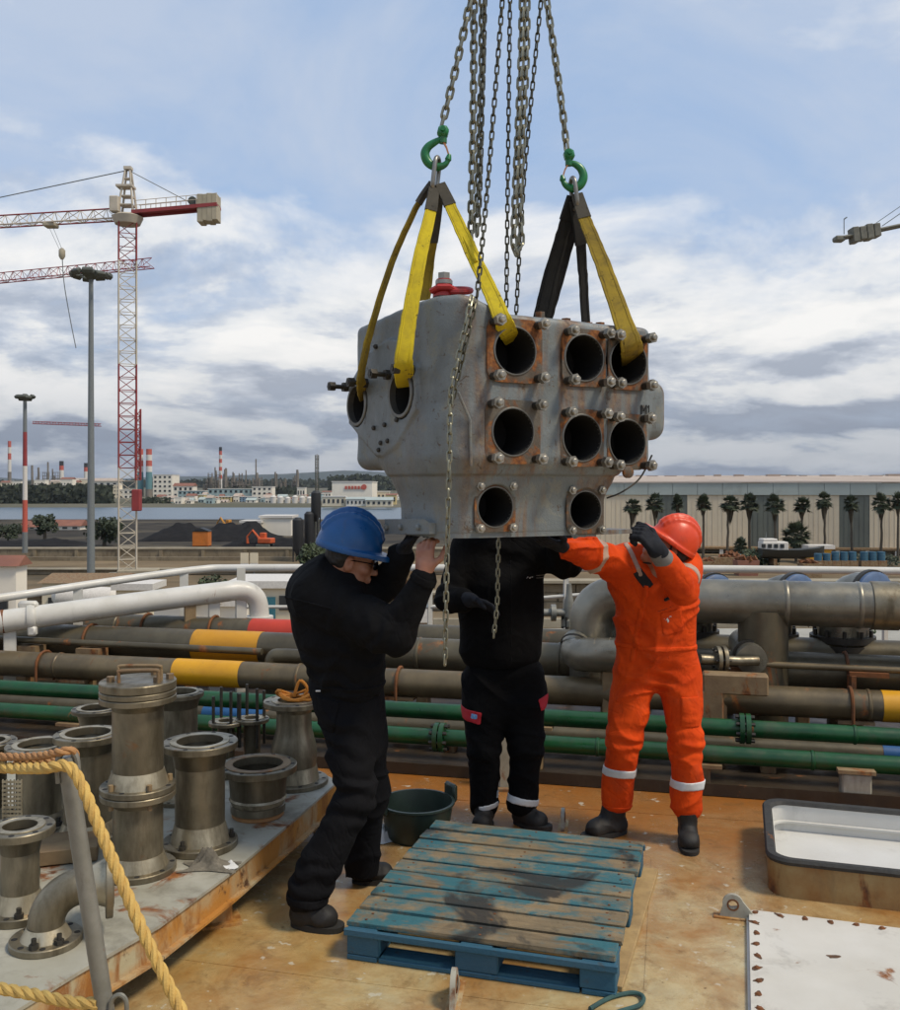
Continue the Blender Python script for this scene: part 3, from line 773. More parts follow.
mb = MB(); mb.box((-60, 158.3, ZL + 0.7), (135, 0.9, 1.4)); mb.build('wall_face', M['wall'], wall, smooth=0)
mb = MB(); mb.box((-60, 158.5, ZT + 0.16), (135, 1.6, 0.34), ch=0.05); mb.build('coping', M['coping'], wall, smooth=0)
mb = MB(); mb.box((-60, 152, ZL + 0.3), (135, 0.7, 0.6)); mb.build('lower_step', M['wall'], wall, smooth=0)
mb = MB()
but = wrap('buttress', MB().box((0, 0, 0), (0.5, 0.4, 1.3)), M['wall'], 0)
for i in range(19): piece('buttress', but, wall, (-125 + i * 7.0, -0.3, ZL - ZT + 0.66))
def slab(name, x0, x1, y0, y1, z, mat, th=0.12):
    m = MB(); m.box(((x0 + x1) / 2, (y0 + y1) / 2, z + th / 2 - 0.02), (x1 - x0, y1 - y0, th)); return tag(m.build(name, mat, smooth=0), kind='structure')
slab('quay_road', -60, 70, 82, 92, ZQ, M['road'])
slab('road_kerb', -60, 70, 81.5, 81.95, ZQ, M['coping'], 0.28)
slab('grass_verge', -60, 70, 72, 81.4, ZQ, M['grass'], 0.10)
wl = thing('low_wall', 'long low pale concrete barrier wall beside the road on the quay', 'wall', (10, 93.2, ZQ))
for i in range(26):
    mb = MB(); mb.box((-50 + i * 4.6, 93.2, ZQ + 0.45), (4.5, 0.35, 0.9), ch=0.04); mb.build('wall_panel', M['coping'], wl, smooth=0)
# terrace upper step behind the crane
st = thing('stone_step', 'brown stone step running along the dock behind the crane base', 'wall', (-30, 128, ZL))
mb = MB(); mb.box((-60, 128, ZL + 0.35), (130, 1.2, 0.7), ch=0.08); mb.build('step_face', M['wall'], st, smooth=0)
mb = MB(); mb.box((-60, 127.9, ZL + 0.78), (130, 1.7, 0.16)); mb.build('coping', M['coping'], st, smooth=0)

# ------------------------------------------------------------------ warehouse on the right
def seg(A, B):
    A = Vector((A[0], A[1], 0)); B = Vector((B[0], B[1], 0)); d = B - A; L_ = d.length; d.normalize(); n = Vector((d.y, -d.x, 0))
    return A, d, n, L_
A_, d_, n_, L_ = seg(((505 - 450) / FPX * 156, 156), ((1010 - 450) / FPX * 144, 144))
rzw = math.atan2(d_.y, d_.x)
wh = thing('warehouse', 'long cream clad warehouse with grey panels and pale blue roof behind palms', 'warehouse', (A_ + d_ * L_ / 2 + Vector((0, 0, ZT))))
def wb(mb, t0, t1, z0, z1, o0, o1, ch=0):
    c = A_ + d_ * ((t0 + t1) / 2) + n_ * ((o0 + o1) / 2); mb.box((c.x, c.y, ZT + (z0 + z1) / 2), (abs(t1 - t0), abs(o1 - o0), z1 - z0), rzw, ch=ch)
mb = MB(); wb(mb, 0, L_, 0, 10.9, -40, -0.5); mb.build('wall_body', M['cream'], wh, smooth=0)
# t along facade for photo columns
def tt(px):
    d = Vector(((px - 450) / FPX, 1.0, 0)); k = A_.cross(d).z / d.cross(d_).z if False else None
    # solve A + t d = s * d(px)
    a = np.array([[d.x, -d_.x], [d.y, -d_.y]]); s_, t_ = np.linalg.solve(a, np.array([A_.x, A_.y])); return t_
edges = [520 + 15.2 * i for i in range(33)]
greys = [(655, 688), (741, 774), (834, 867), (926, 960), (566, 596)]
for i in range(len(edges) - 1):
    a, b = edges[i], edges[i + 1]; c = (a + b) / 2
    g = any(p <= c <= q for p, q in greys)
    mb = MB(); wb(mb, tt(a) + 0.015, tt(b) - 0.015, 1.0, 9.13, -0.55, 0.0 if not g else -0.06)
    for k in range(1, 3):
        u = tt(a) + (tt(b) - tt(a)) * k / 3; wb(mb, u - 0.03, u + 0.03, 1.0, 9.13, 0.0 if not g else -0.06, 0.05 if not g else -0.01)
    mb.build('grey_panel' if g else 'cladding_panel', M['greypanel'] if g else M['cream'], wh, smooth=0)
for i in range(20):
    t0 = L_ * i / 20; mb = MB(); wb(mb, t0 + 0.03, t0 + L_ / 20 - 0.03, 9.14, 11.0, -0.45, 0.22); mb.build('fascia_panel', M['roofblue'], wh, smooth=0)
rf = MB()
c0 = A_ + n_ * 0.4; c1 = A_ + d_ * L_ + n_ * 0.4; b0 = A_ - n_ * 26; b1 = A_ + d_ * L_ - n_ * 26
for (p, q, r_, s_) in ((c0, c1, b1, b0),):
    rf.prism([p + Vector((0, 0, ZT + 11.05)), q + Vector((0, 0, ZT + 11.05)), r_ + Vector((0, 0, ZT + 12.35)), s_ + Vector((0, 0, ZT + 12.35))], (0, 0, 0.18))
ro = rf.build('roof', M['roofred'], wh, smooth=0)
mb = MB()
for i in range(26):
    t0 = L_ * (i + rr.uniform(0.1, 0.5)) / 26; mb = MB(); wb(mb, t0, t0 + rr.uniform(0.8, 2.6), 12.1, 12.1 + rr.uniform(0.2, 0.6), -24, -22); mb.build('roof_vent', M['roofvent'], ro, smooth=0)
mb = MB(); wb(mb, 0, L_, 0.75, 1.02, 0.0, 3.2); mb.build('loading_canopy', M['rustsupport'], wh, smooth=0)
for px in (862, 891, 833, 805, 920, 776, 748, 719):
    t0 = tt(px); mb = MB(); wb(mb, t0 - 0.28, t0 + 0.28, -2.2, 0.75, 2.6, 3.1); mb.build('canopy_post', M['stackwhite'], wh, smooth=0)

# ------------------------------------------------------------------ palms
def fan_frond(mb, base, out, L_, droop, rr):
    out = Vector(out).normalized(); side = out.cross(Vector((0, 0, 1)))
    side = side.normalized() if side.length > 1e-3 else Vector((1, 0, 0))
    hub = base + out * (L_ * 0.48) + Vector((0, 0, -droop * 0.25))
    mb.tube([base, hub], 0.03, 3, caps=False)
    nrm = side.cross(out)
    for k in range(9):
        a = (k - 4) / 4 * 1.25; d = (out * math.cos(a) + side * math.sin(a)).normalized()
        tip = hub + d * (L_ * 0.55 * (1 - 0.25 * abs(a) / 1.25)) + Vector((0, 0, -droop * (0.4 + 0.3 * rr.random())))
        wd = d.cross(nrm).normalized() * (0.075 * L_); mid = hub.lerp(tip, 0.45)
        mb.add([hub, mid + wd, tip, mid - wd], [(0, 1, 2, 3)])
def palm_mesh(seed, H, crown, skirt):
    rr = random.Random(seed)
    tr = MB(); pts = [Vector((rr.uniform(-.12, .12) * z / H, rr.uniform(-.12, .12) * z / H, z)) for z in np.linspace(0, H, 9)]
    tr.tube(pts, [0.20 - 0.08 * i / 8 for i in range(9)], 8)
    cr = MB(); top = pts[-1]
    for i in range(58):
        az = rr.uniform(0, 2 * PI); el = math.asin(rr.uniform(-0.45, 1.0))
        o = Vector((math.cos(az) * math.cos(el), math.sin(az) * math.cos(el), math.sin(el)))
        fan_frond(cr, top + Vector((0, 0, rr.uniform(-0.3, 0.2))), o, crown * rr.uniform(0.85, 1.1), crown * (0.35 - 0.25 * o.z), rr)
    sk = MB()
    for i in range(70):
        az = rr.uniform(0, 2 * PI); r0 = rr.uniform(0.3, 0.7) * crown * 0.45; z0 = H - rr.uniform(0.1, 0.5) * skirt
        a = Vector((math.cos(az), math.sin(az), 0))
        b = top * 1.0; b.z = z0
        p0 = b + a * r0; p1 = b + a * (r0 * 0.45) + Vector((0, 0, -skirt * rr.uniform(0.4, 0.75)))
        s_ = a.cross(Vector((0, 0, 1))) * 0.16
        sk.add([b + a * 0.1 + Vector((0, 0, 0.3)), p0 + s_, p1, p0 - s_], [(0, 1, 2, 3)])
    return tr, cr, sk
variants = []
for k in range(3):
    tr, cr, sk = palm_mesh(40 + k, 7.6 , (1.5, 1.35, 1.6)[k], (2.6, 1.8, 2.2)[k])
    variants.append((wrap('trunk', tr, M['bark']), wrap('crown', cr, M['palmleaf'], 0), wrap('dry_skirt', sk, M['palmdead'], 0)))
palms = [(632, 506, 139), (655, 503, 139), (678, 503, 139), (703, 503, 138), (727, 503, 138), (750, 503, 140), (775, 504, 137), (800, 505, 137), (825, 500, 136), (852, 503, 137), (881, 503, 135), (898, 501, 134)]
pl = ['palm nearest the grey block, at the left end of the row', 'palm just left of the orange helmet, before a grey panel', 'palm right above the orange helmet, before a grey panel edge', 'palm just right of the orange helmet', 'palm left of the middle grey warehouse panel', 'palm standing before the middle grey warehouse panel', 'palm at the right edge of the middle grey panel, behind the small boat', 'palm rising behind the short bushy palm', 'tallest palm, between the bushy palm and the right grey panel', 'palm standing before the rightmost grey panel', 'slim palm right of the rightmost grey panel', 'palm cut by the right edge of the photo']
for i, (px, py, Y) in enumerate(palms):
    base = P(px, 487, Y); base.z = ZT - 0.3
    top = P(px, py, Y).z; h = top - base.z
    t = thing('palm_tree', 'tall fan ' + pl[i], 'palm tree', base, rr.uniform(0, 6), 'palm row in front of the warehouse')
    v = variants[(i * 2 + i // 3) % 3]; sc = h / 7.6; t.rotation_euler = (rr.uniform(-.03, .03), rr.uniform(-.04, .04), rr.uniform(0, 6)); cs = rr.uniform(0.78, 1.12)
    for nm, me in zip(('trunk', 'crown', 'dry_skirt'), v): piece(nm, me, t, scale=(1.0 + 0.1 * rr.random(), 1.0 + 0.1 * rr.random(), sc) if nm == 'trunk' else (sc * cs, sc * cs, sc))
t = thing('palm_tree', 'short bushy palm with a big round crown behind the boat', 'palm tree', (P(796, 487, 132).x, 132, ZT))
tr, cr, sk = palm_mesh(77, 3.6, 2.5, 2.6)
for nm, mb_, mt in (('trunk', tr, M['bark']), ('crown', cr, M['palmleaf']), ('dry_skirt', sk, M['leafdark'])): mb_.build(nm, mt, t, local=True, smooth=0)
t = thing('palm_tree', 'small young palm between the tall ones, left of the boat', 'palm tree', (P(741, 487, 131).x, 131, ZT - 1.5))
tr, cr, sk = palm_mesh(78, 3.9, 1.2, 1.0)
for nm, mb_, mt in (('trunk', tr, M['bark']), ('crown', cr, M['palmleaf']), ('dry_skirt', sk, M['leafdark'])): mb_.build(nm, mt, t, local=True, smooth=0)
t = thing('palm_tree', 'low spiky palm on the quay behind the left white rail', 'palm tree', (P(223, 487, 98).x, 98, ZQ))
tr, cr, sk = palm_mesh(79, 2.1, 2.0, 0.6)
for nm, mb_, mt in (('trunk', tr, M['bark']), ('crown', cr, M['palmleaf']), ('dry_skirt', sk, M['palmdead'])): mb_.build(nm, mt, t, local=True, smooth=0)

# ------------------------------------------------------------------ bushes and broadleaf trees
def tree(name, label, base, H, rx, rz_, seed, n=900, leaf=0.45, mat=None, trunk=0.35, cat='tree'):
    rr = random.Random(seed); t = thing(name, label, cat, base)
    tr = MB(); hz = H - rz_
    tr.tube([(0, 0, 0), (rr.uniform(-.1, .1), 0, hz * 0.6), (rr.uniform(-.2, .2), 0, hz)], [trunk, trunk * 0.8, trunk * 0.5], 7)
    for k in range(5):
        a = rr.uniform(0, 6.28); tr.tube([(0, 0, hz * 0.6), (math.cos(a) * rx * 0.35, math.sin(a) * rx * 0.35, hz + rz_ * 0.1), (math.cos(a) * rx * 0.65, math.sin(a) * rx * 0.65, hz + rz_ * rr.uniform(0, 0.5))], [trunk * 0.5, trunk * 0.3, trunk * 0.12], 5)
    tr.build('trunk', M['bark'], t, local=True)
    cr = MB(); cl = [(Vector((rr.uniform(-1, 1) * rx * 0.62, rr.uniform(-1, 1) * rx * 0.62, hz + rr.uniform(-0.55, 0.62) * rz_)), rr.uniform(0.32, 0.6)) for _ in range(14)]
    for i in range(n):
        c, s_ = cl[rr.randrange(len(cl))]
        d = Vector((rr.gauss(0, 1), rr.gauss(0, 1), rr.gauss(0, 1))).normalized() * (rr.random() ** 0.4)
        p = c + Vector((d.x * rx * s_, d.y * rx * s_, d.z * rz_ * s_))
        u = Vector((rr.gauss(0, 1), rr.gauss(0, 1), rr.gauss(0, 1))).normalized(); v = u.orthogonal().normalized(); L2 = leaf * rr.uniform(0.6, 1.3)
        cr.add([p - u * L2, p + v * L2 * 0.55, p + u * L2, p - v * L2 * 0.55], [(0, 1, 2, 3)])
    cr.build('crown', mat or M['leaf'], t, local=True, smooth=0)
    return t
def gp(px, Y, z): v = P(px, 487, Y); v.z = z; return v
tree('broadleaf_tree', 'dark rounded tree left of the tall floodlight pole by the water', gp(45, 185, ZT), 5.2, 2.2, 2.2, 1, 700, 0.4, M['leafdark'])
tree('broadleaf_tree', 'bushy dark tree between the floodlight pole and the crane mast', gp(104, 168, ZT), 5.6, 3.0, 3.0, 2, 1100, 0.4, M['leafdark'])
tree('shrub', 'low dark bush at the left edge above the retaining wall', gp(8, 180, ZT), 3.6, 3.3, 1.7, 3, 700, 0.35, M['leafdark'], 0.2, 'shrub')
tree('shrub', 'green bush just left of the blue helmet, below the black silos', gp(312, 132, ZL), 4.2, 2.0, 1.9, 4, 700, 0.3, M['leaf'], 0.2, 'shrub')
tree('shrub', 'round leafy bush in front of the small white boat', gp(760, 124, ZT), 2.3, 2.9, 1.3, 5, 800, 0.28, M['leaf'], 0.15, 'shrub')
tree('shrub', 'dark bush under the canopy at the right edge', gp(878, 126, ZT), 1.6, 3.2, 0.9, 6, 600, 0.28, M['leafdark'], 0.15, 'shrub')
tree('shrub', 'leafy bush on the grass verge seen below the big silver pipe', gp(853, 76, ZQ), 2.9, 1.5, 1.4, 7, 700, 0.22, M['leaf'], 0.12, 'shrub')
tree('shrub', 'small bush on the quay near the blue man shoulder', gp(215, 112, ZL), 1.5, 1.8, 0.8, 8, 400, 0.25, M['leaf'], 0.12, 'shrub')
tree('broadleaf_tree', 'dark tree crown showing above the warehouse roof at the right edge', gp(890, 210, ZT), 13.2, 2.2, 1.6, 9, 500, 0.5, M['leafdark'])
tree('broadleaf_tree', 'two small dark tree tops above the middle of the warehouse roof', gp(757, 215, ZT), 12.0, 3.6, 0.9, 12, 400, 0.45, M['leafdark'])
# far wooded bank, one mass
rr = random.Random(21); mb = MB()
def mass(pxa, pxb, Y0, Y1, z, h, n, s0):
    for i in range(n):
        px = rr.uniform(pxa, pxb); Y = rr.uniform(Y0, Y1); c = gp(px, Y, z + rr.random() ** 1.5 * h)
        for k in range(3):
            u = Vector((rr.gauss(0, 1), rr.gauss(0, 1) * 0.4, rr.gauss(0, 1))).normalized(); v = Vector((u.z, rr.uniform(-.4, .4), -u.x)).normalized(); s_ = s0 * rr.uniform(0.5, 1.2)
            c2 = c + Vector((rr.uniform(-1, 1), 0, rr.uniform(-1, 1))) * s0
            mb.add([c2 - u * s_, c2 + v * s_ * 0.7, c2 + u * s_, c2 - v * s_ * 0.7], [(0, 1, 2, 3)])
mass(-60, 110, 585, 640, -9, 10.5, 2600, 2.0)
mass(141, 172, 590, 610, -9, 3.0, 130, 1.4)
mass(225, 300, 1050, 1150, -7, 6, 500, 3.0)
mass(330, 420, 1500, 1700, -4, 22, 1100, 4.0)
mass(160, 360, 2200, 2500, 0, 14, 1400, 6.0)
mass(-60, 160, 2200, 2500, 0, 12, 900, 6.0)
tag(mb.build('far_woods', M['treemass'], smooth=0), 'dark band of woods along the far shore of the harbour', kind='stuff')
# ------------------------------------------------------------------ cranes, masts, stacks
def lattice(mb, p0, p1, side, nseg, r, up=(0, 0, 1), tri=False, rot=0.0, rc=None):
    p0 = Vector(p0); p1 = Vector(p1); z = (p1 - p0).normalized(); u = Vector(up)
    if abs(z.dot(u)) > 0.9: u = Vector((math.cos(rot), math.sin(rot), 0))
    x = (u - z * u.dot(z)).normalized(); y = z.cross(x); h = side / 2; rc = rc or r * 1.6
    cs = [x * h, -x * h + y * h, -x * h - y * h] if tri else [x * h + y * h, -x * h + y * h, -x * h - y * h, x * h - y * h]
    n = len(cs)
    for c in cs: mb.cyl(p0 + c, p1 + c, rc, n=4)
    for i in range(nseg):
        a = p0.lerp(p1, i / nseg); b = p0.lerp(p1, (i + 1) / nseg)
        for k in range(n):
            c, d = cs[k], cs[(k + 1) % n]
            if (i + k) % 2: c, d = d, c
            mb.cyl(a + c, b + d, r, n=3, caps=False)
            mb.cyl(a + c, a + d, r, n=3, caps=False)
def mz(py, Y): return EYE - (py - 487) / FPX * Y
CY = 116.0; cx0 = (127.5 - 450) / FPX * CY
cr = thing('tower_crane', 'tall red and white tower crane with concrete counterweight, left of the block', 'crane', (cx0, CY, ZL))
bands = [(222, 262, 'cranered'), (262, 365, 'cranewhite'), (365, 468, 'cranered'), (468, 572, 'cranewhite')]
for a, b, mt in bands:
    mb = MB(); H = mz(a, CY) - mz(b, CY); lattice(mb, (cx0, CY, mz(b, CY)), (cx0, CY, mz(a, CY)), 2.05, max(3, round(H / 1.55)), 0.055, rot=R(20), rc=0.10)
    mb.build('mast_section', M[mt], cr, smooth=0)
mb = MB(); mb.box((cx0, CY, ZL + 0.6), (5.2, 5.2, 1.2), R(10), ch=0.1); mb.box((cx0 + 1.5, CY - 0.5, ZL + 1.5), (4.6, 3.0, 0.6), R(10), ch=0.1)
mb.build('base_block', M['coping'], cr, smooth=0)
mb = MB(); zt = mz(222, CY); mb.lathe([(1.5, 0), (1.9, 0.9), (1.3, 1.2)], (cx0, CY, zt - 0.3), n=12); mb.build('slewing_ring', M['cranewhite'], cr)
ap = Vector((cx0 + 0.1, CY, mz(170, CY))); mb = MB()
for sx, sy in ((-1, -1), (1, -1), (1, 1), (-1, 1)): mb.cyl((cx0 + sx * 0.95, CY + sy * 0.8, zt + 0.9), ap + Vector((sx * 0.28, sy * 0.28, 0)), 0.16, 0.12, n=5)
for k in range(5):
    f = k / 5; h = 0.95 - 0.67 * f; zz = zt + 0.9 + (ap.z - zt - 0.9) * f
    mb.box((cx0, CY, zz), (2 * h, 2 * h, 0.12))
mb.box((cx0 - 0.2, CY, zt + 4.3), (2.0, 1.6, 0.25)); mb.box(ap + Vector((0, 0, 0.2)), (0.9, 0.9, 0.35)); mb.box((cx0 - 1.2, CY - 0.9, zt + 1.9), (1.1, 1.1, 1.9), ch=0.1)
mb.build('tower_top', M['cranewhite'], cr, smooth=0)
jr = Vector((cx0 - 1.0, CY, mz(213.5, CY))); je = P(-190, 232, 128)
mb = MB(); lattice(mb, jr, je, 1.35, 26, 0.05, tri=True, rc=0.085)
j1 = mb.build('jib', M['cranewhite'], cr, smooth=0)
mb = MB()
for c in (Vector((0, 0.68, -0.68)), Vector((0, -0.68, -0.68))): mb.cyl(jr + c, jr.lerp(je, 0.42) + c, 0.10, n=4)
mb.cyl(jr + Vector((0, 0, 0.67)), jr.lerp(je, 0.42) + Vector((0, 0, 0.67)), 0.10, n=4); mb.build('jib_chords', M['cranered'], j1, smooth=0)
c0 = Vector((cx0 + 0.8, CY, mz(213, CY))); c1 = P(219, 205.5, CY); cd = (c1 - c0)
mb = MB()
for sy in (-0.85, 0.85): mb.cyl(c0 + Vector((0, sy, -0.1)), c1 + Vector((0, sy, -0.1)), 0.30, n=4, rot=PI / 4)
mb.box((c0 + c1) / 2, (cd.length, 1.5, 0.12), m=Matrix.Rotation(-math.atan2(cd.z, cd.x), 3, 'Y')); mb.build('counter_jib', M['cranered'], cr, smooth=0)
mb = MB()
for sy in (-0.95, 0.95):
    for k in range(9):
        p = c0.lerp(c1, 0.05 + k * 0.118) + Vector((0, sy, 0)); mb.cyl(p, p + Vector((0, 0, 1.25)), 0.05, n=4)
    mb.cyl(c0 + Vector((0.3, sy, 1.25)), c1 + Vector((0, sy, 1.25)), 0.045, n=4); mb.cyl(c0 + Vector((0.3, sy, 0.7)), c1 + Vector((0, sy, 0.7)), 0.035, n=4)
mb.build('handrail', M['cranewhite'], cr, smooth=0)
for k in range(4):
    mb = MB(); p = c0.lerp(c1, 0.80 + 0.055 * k); mb.box(p + Vector((0, 0, -0.35)), (0.72, 2.0, 3.4 - 0.25 * (k % 2)), ch=0.06); mb.build('counterweight_slab', M['cranebeige'], cr, smooth=0)
mb = MB(); mb.cyl(c0.lerp(c1, 0.70) + Vector((0, -0.6, 0.7)), c0.lerp(c1, 0.70) + Vector((0, 0.6, 0.7)), 0.55, n=12); mb.build('winch_drum', M['lampdark'], cr)
mb = MB(); mb.cyl(ap, je.lerp(jr, 0.25) + Vector((0, 0, 0.7)), 0.07, n=4); mb.cyl(ap, c0.lerp(c1, 0.72) + Vector((0, 0, 0.3)), 0.05, n=4); mb.build('tie_bar', M['mast'], cr, smooth=0)
tp = jr.lerp(je, 0.205); mb = MB(); mb.box(tp + Vector((0, 0, -0.95)), (1.5, 1.5, 0.5), ch=0.1); mb.build('trolley', M['cranebeige'], cr, smooth=0)
mb = MB(); hk = P(62, 252, 118); q = []
for dx in (-0.25, 0.25): mb.cyl(tp + Vector((dx, 0, -1.1)), hk + Vector((dx * 0.6, 0, 0)), 0.03, n=3)
mb.tube(bez([hk, P(64, 282, 118), P(70, 318, 118), P(76, 348, 118)], 6), 0.06, 4); mb.build('hoist_rope', M['mast'], cr)
mb = MB(); mb.lathe([(0.15, 0.5), (0.42, 0.2), (0.42, -0.5), (0.18, -0.9)], hk, n=8); mb.build('hook_block', M['cranebeige'], cr)
mb = MB(); mb.box((cx0 + 1.6, CY - 1.4, mz(500, CY)), (1.0, 1.0, 2.6), ch=0.1); lattice(mb, (cx0 + 1.75, CY - 1.4, mz(480, CY)), (cx0 + 1.75, CY - 1.4, mz(410, CY)), 0.55, 9, 0.05, rot=0.5)
mb.build('mast_lift', M['cranered'], cr, smooth=0)

# second crane whose jib crosses behind the mast
CY2 = 190.0; cr = thing('tower_crane', 'pale far tower crane jib crossing behind the red and white mast', 'crane', P(-120, 487, CY2 + 8) + Vector((0, 0, ZT - 1.8)))
a = P(152, 262.5, CY2); b = P(-120, 289, CY2 + 8); mb = MB(); lattice(mb, b, a, 1.9, 30, 0.06, tri=True, rc=0.10); mb.build('jib', M['cranered'], cr, smooth=0)
mb = MB(); lattice(mb, (b.x, b.y, ZT), (b.x, b.y, b.z + 6), 2.2, 30, 0.08); mb.build('mast_section', M['cranewhite'], cr, smooth=0)
# crane end at the right edge
CY3 = 140.0; o = P(960, 205, CY3); cr = thing('tower_crane', 'crane counter jib with dull grey ballast poking in at the right edge of the sky', 'crane', (o.x, CY3, ZT))
a = P(842, 238, CY3); b = P(960, 213, CY3); mb = MB()
for sy in (-0.7, 0.7): mb.cyl(a + Vector((0, sy, 0)), b + Vector((0, sy, 0)), 0.22, n=4)
mb.box((a + b) / 2, ((b - a).length, 1.4, 0.2), m=Matrix.Rotation(-math.atan2(b.z - a.z, b.x - a.x), 3, 'Y')); mb.build('counter_jib', M['cranedull'], cr, smooth=0)
for k in range(4):
    p = P(854 + 7 * k, 235.5 - 1.5 * k, CY3); mb = MB(); mb.box(p, (0.95, 2.0, 2.2 - 0.3 * (k % 2)), 0, m=Matrix.Rotation(-0.12, 3, 'Y'), ch=0.08); mb.build('counterweight_slab', M['cranedull'], cr, smooth=0)
mb = MB(); mb.box(P(839, 239, CY3), (1.5, 1.6, 0.8), ch=0.2); mb.build('end_cap', M['cranedull'], cr, smooth=0)
mb = MB(); mb.cyl(P(844, 234, CY3), P(844, 219, CY3), 0.07, n=4); mb.cyl(P(844, 219, CY3), P(847, 217, CY3), 0.09, n=4)
mb.cyl(P(882, 226, CY3), P(960, 172, CY3), 0.06, n=4); mb.cyl(P(876, 223, CY3), P(960, 165, CY3), 0.05, n=4); mb.build('tie_bar', M['mast'], cr, smooth=0)
mb = MB(); lattice(mb, (o.x, CY3, ZT), (o.x, CY3, P(960, 165, CY3).z), 2.2, 34, 0.07, rc=0.12); mb.build('mast_section', M['cranewhite'], cr, smooth=0)
# small far crane
CY4 = 620.0; o = P(91, 424, CY4); cr = thing('tower_crane', 'tiny distant crane jib low in the clouds behind the floodlight pole', 'crane', (o.x, CY4, -8.6))
mb = MB(); lattice(mb, P(33, 422.5, CY4), P(101, 425, CY4), 1.6, 24, 0.12, tri=True, rc=0.2); mb.build('jib', M['cranered'], cr, smooth=0)
mb = MB(); lattice(mb, (o.x, CY4, -8.6), (o.x, CY4, o.z + 4), 1.6, 20, 0.12, rc=0.2); mb.build('mast_section', M['cranewhite'], cr, smooth=0)

# floodlight masts
def flood(label, px, pyt, Y, z0, r0, r1, bands, head, nl, mat, seed):
    o = gp(px, Y, z0); t = thing('floodlight_mast', label, 'floodlight mast', o, 0, 'floodlight masts on the dock'); zt = mz(pyt, Y)
    for (za, zb, mt) in bands:
        f0 = (za - z0) / (zt - z0); f1 = (zb - z0) / (zt - z0)
        mb = MB(); mb.cyl((o.x, Y, za), (o.x, Y, zb), r0 + (r1 - r0) * f0, r0 + (r1 - r0) * f1, n=12); mb.build('pole', M[mt], t)
    rr = random.Random(seed); mb = MB(); mb.lathe([(0.4, -0.5), (head * 0.5, 0), (head * 0.5, 0.25), (0.3, 0.5)], (o.x, Y, zt), n=12); mb.build('head_frame', M[mat], t)
    for k in range(nl):
        a = 2 * PI * k / nl; c = Vector((o.x + math.cos(a) * head, Y + math.sin(a) * head, zt - 0.05 + rr.uniform(-.2, .15)))
        mb = MB(); mb.box(c, (1.05, 0.55, 0.5), m=Matrix.Rotation(a + PI / 2, 3, 'Z') @ Matrix.Rotation(0.7, 3, 'X'), ch=0.08); mb.build('lamp', M[mat], t, smooth=0)
        mb = MB(); mb.cyl((o.x, Y, zt), c, 0.07, n=4); mb.build('lamp_arm', M[mat], t)
zt = mz(272, 96); flood('tall plain grey floodlight mast standing left of the crane', 91, 274, 96, ZQ, 0.42, 0.22, [(ZQ, zt, 'mast')], 1.75, 9, 'lampdark', 1)
Y5 = 150; flood('red and white banded floodlight mast near the left edge', 25, 397, Y5, ZT, 0.42, 0.28, [(ZT, mz(532, Y5), 'mast'), (mz(532, Y5), mz(500, Y5), 'stackred'), (mz(500, Y5), mz(466, Y5), 'stackwhite'), (mz(466, Y5), mz(432, Y5), 'cranered'), (mz(432, Y5), mz(397, Y5), 'mast')], 1.2, 8, 'lampdark', 2)

# far stacks
def stack(label, px, pyt, pyb, Y, wpx, bands, name='chimney_stack'):
    o = P(px, pyb, Y); t = thing(name, label, 'chimney'); t.location = o; r = wpx * Y / FPX / 2
    zt, zb = mz(pyt, Y), mz(pyb, Y) - 6; n = len(bands)
    for i, mt in enumerate(bands):
        za = zt - (zt - zb) * i / n; zc = zt - (zt - zb) * (i + 1) / n
        f0 = 0.82 + 0.18 * (i + 1) / n; f1 = 0.82 + 0.18 * i / n
        mb = MB(); mb.cyl((o.x, Y, zc), (o.x, Y, za), r * f0, r * f1, n=12); mb.build('band', M[mt], t)
    return t
W_, R_, B_, T_ = 'stackwhite', 'stackred', 'siloblack', 'refinery'
stack('slim red and white striped chimney with black tip on the far shore', 220.5, 447, 486, 1200, 3.6, [B_, R_, W_, R_, W_, R_, W_, R_, W_, W_, W_])
stack('faint red and white striped chimney at the far left edge', 9.5, 441, 486, 1300, 3.8, [R_, W_, R_, W_, W_, T_, T_, T_])
stack('stubby white chimney with a dark banded top, left of floodlight pole', 61.5, 461, 484, 1250, 5, [B_, R_, W_, W_, W_, W_])
stack('stubby white chimney with a dark top just beside the floodlight pole', 86, 463, 484, 1250, 4.6, [B_, R_, W_, W_, W_, W_])
stack('teal chimney with a striped red and white top, right one of the pair', 149, 449, 500, 900, 7, [R_, W_, R_, W_, 'stackblue', 'stackblue', 'stackblue', T_, T_, T_])
stack('teal chimney with a striped top, left one, beside the crane mast', 140.5, 449, 500, 905, 6.5, [R_, W_, R_, W_, 'stackblue', 'stackblue', 'stackblue', T_, T_, T_])
for i, (px, pt, wd) in enumerate(((256, 459, 1.6), (317, 454, 1.2), (48, 462, 2.0), (233, 472, 1.8), (246, 470, 1.4))):
    stack(['thin refinery flare stack right of the striped chimney', 'thin lone flare mast left of the blue helmet', 'thin dark refinery column right of the banded mast', 'short thin refinery column right of the striped chimney', 'shortest thin column between the striped chimney and flare stack'][i], px, pt, 486, 1150, wd, [T_, T_], 'flare_stack')

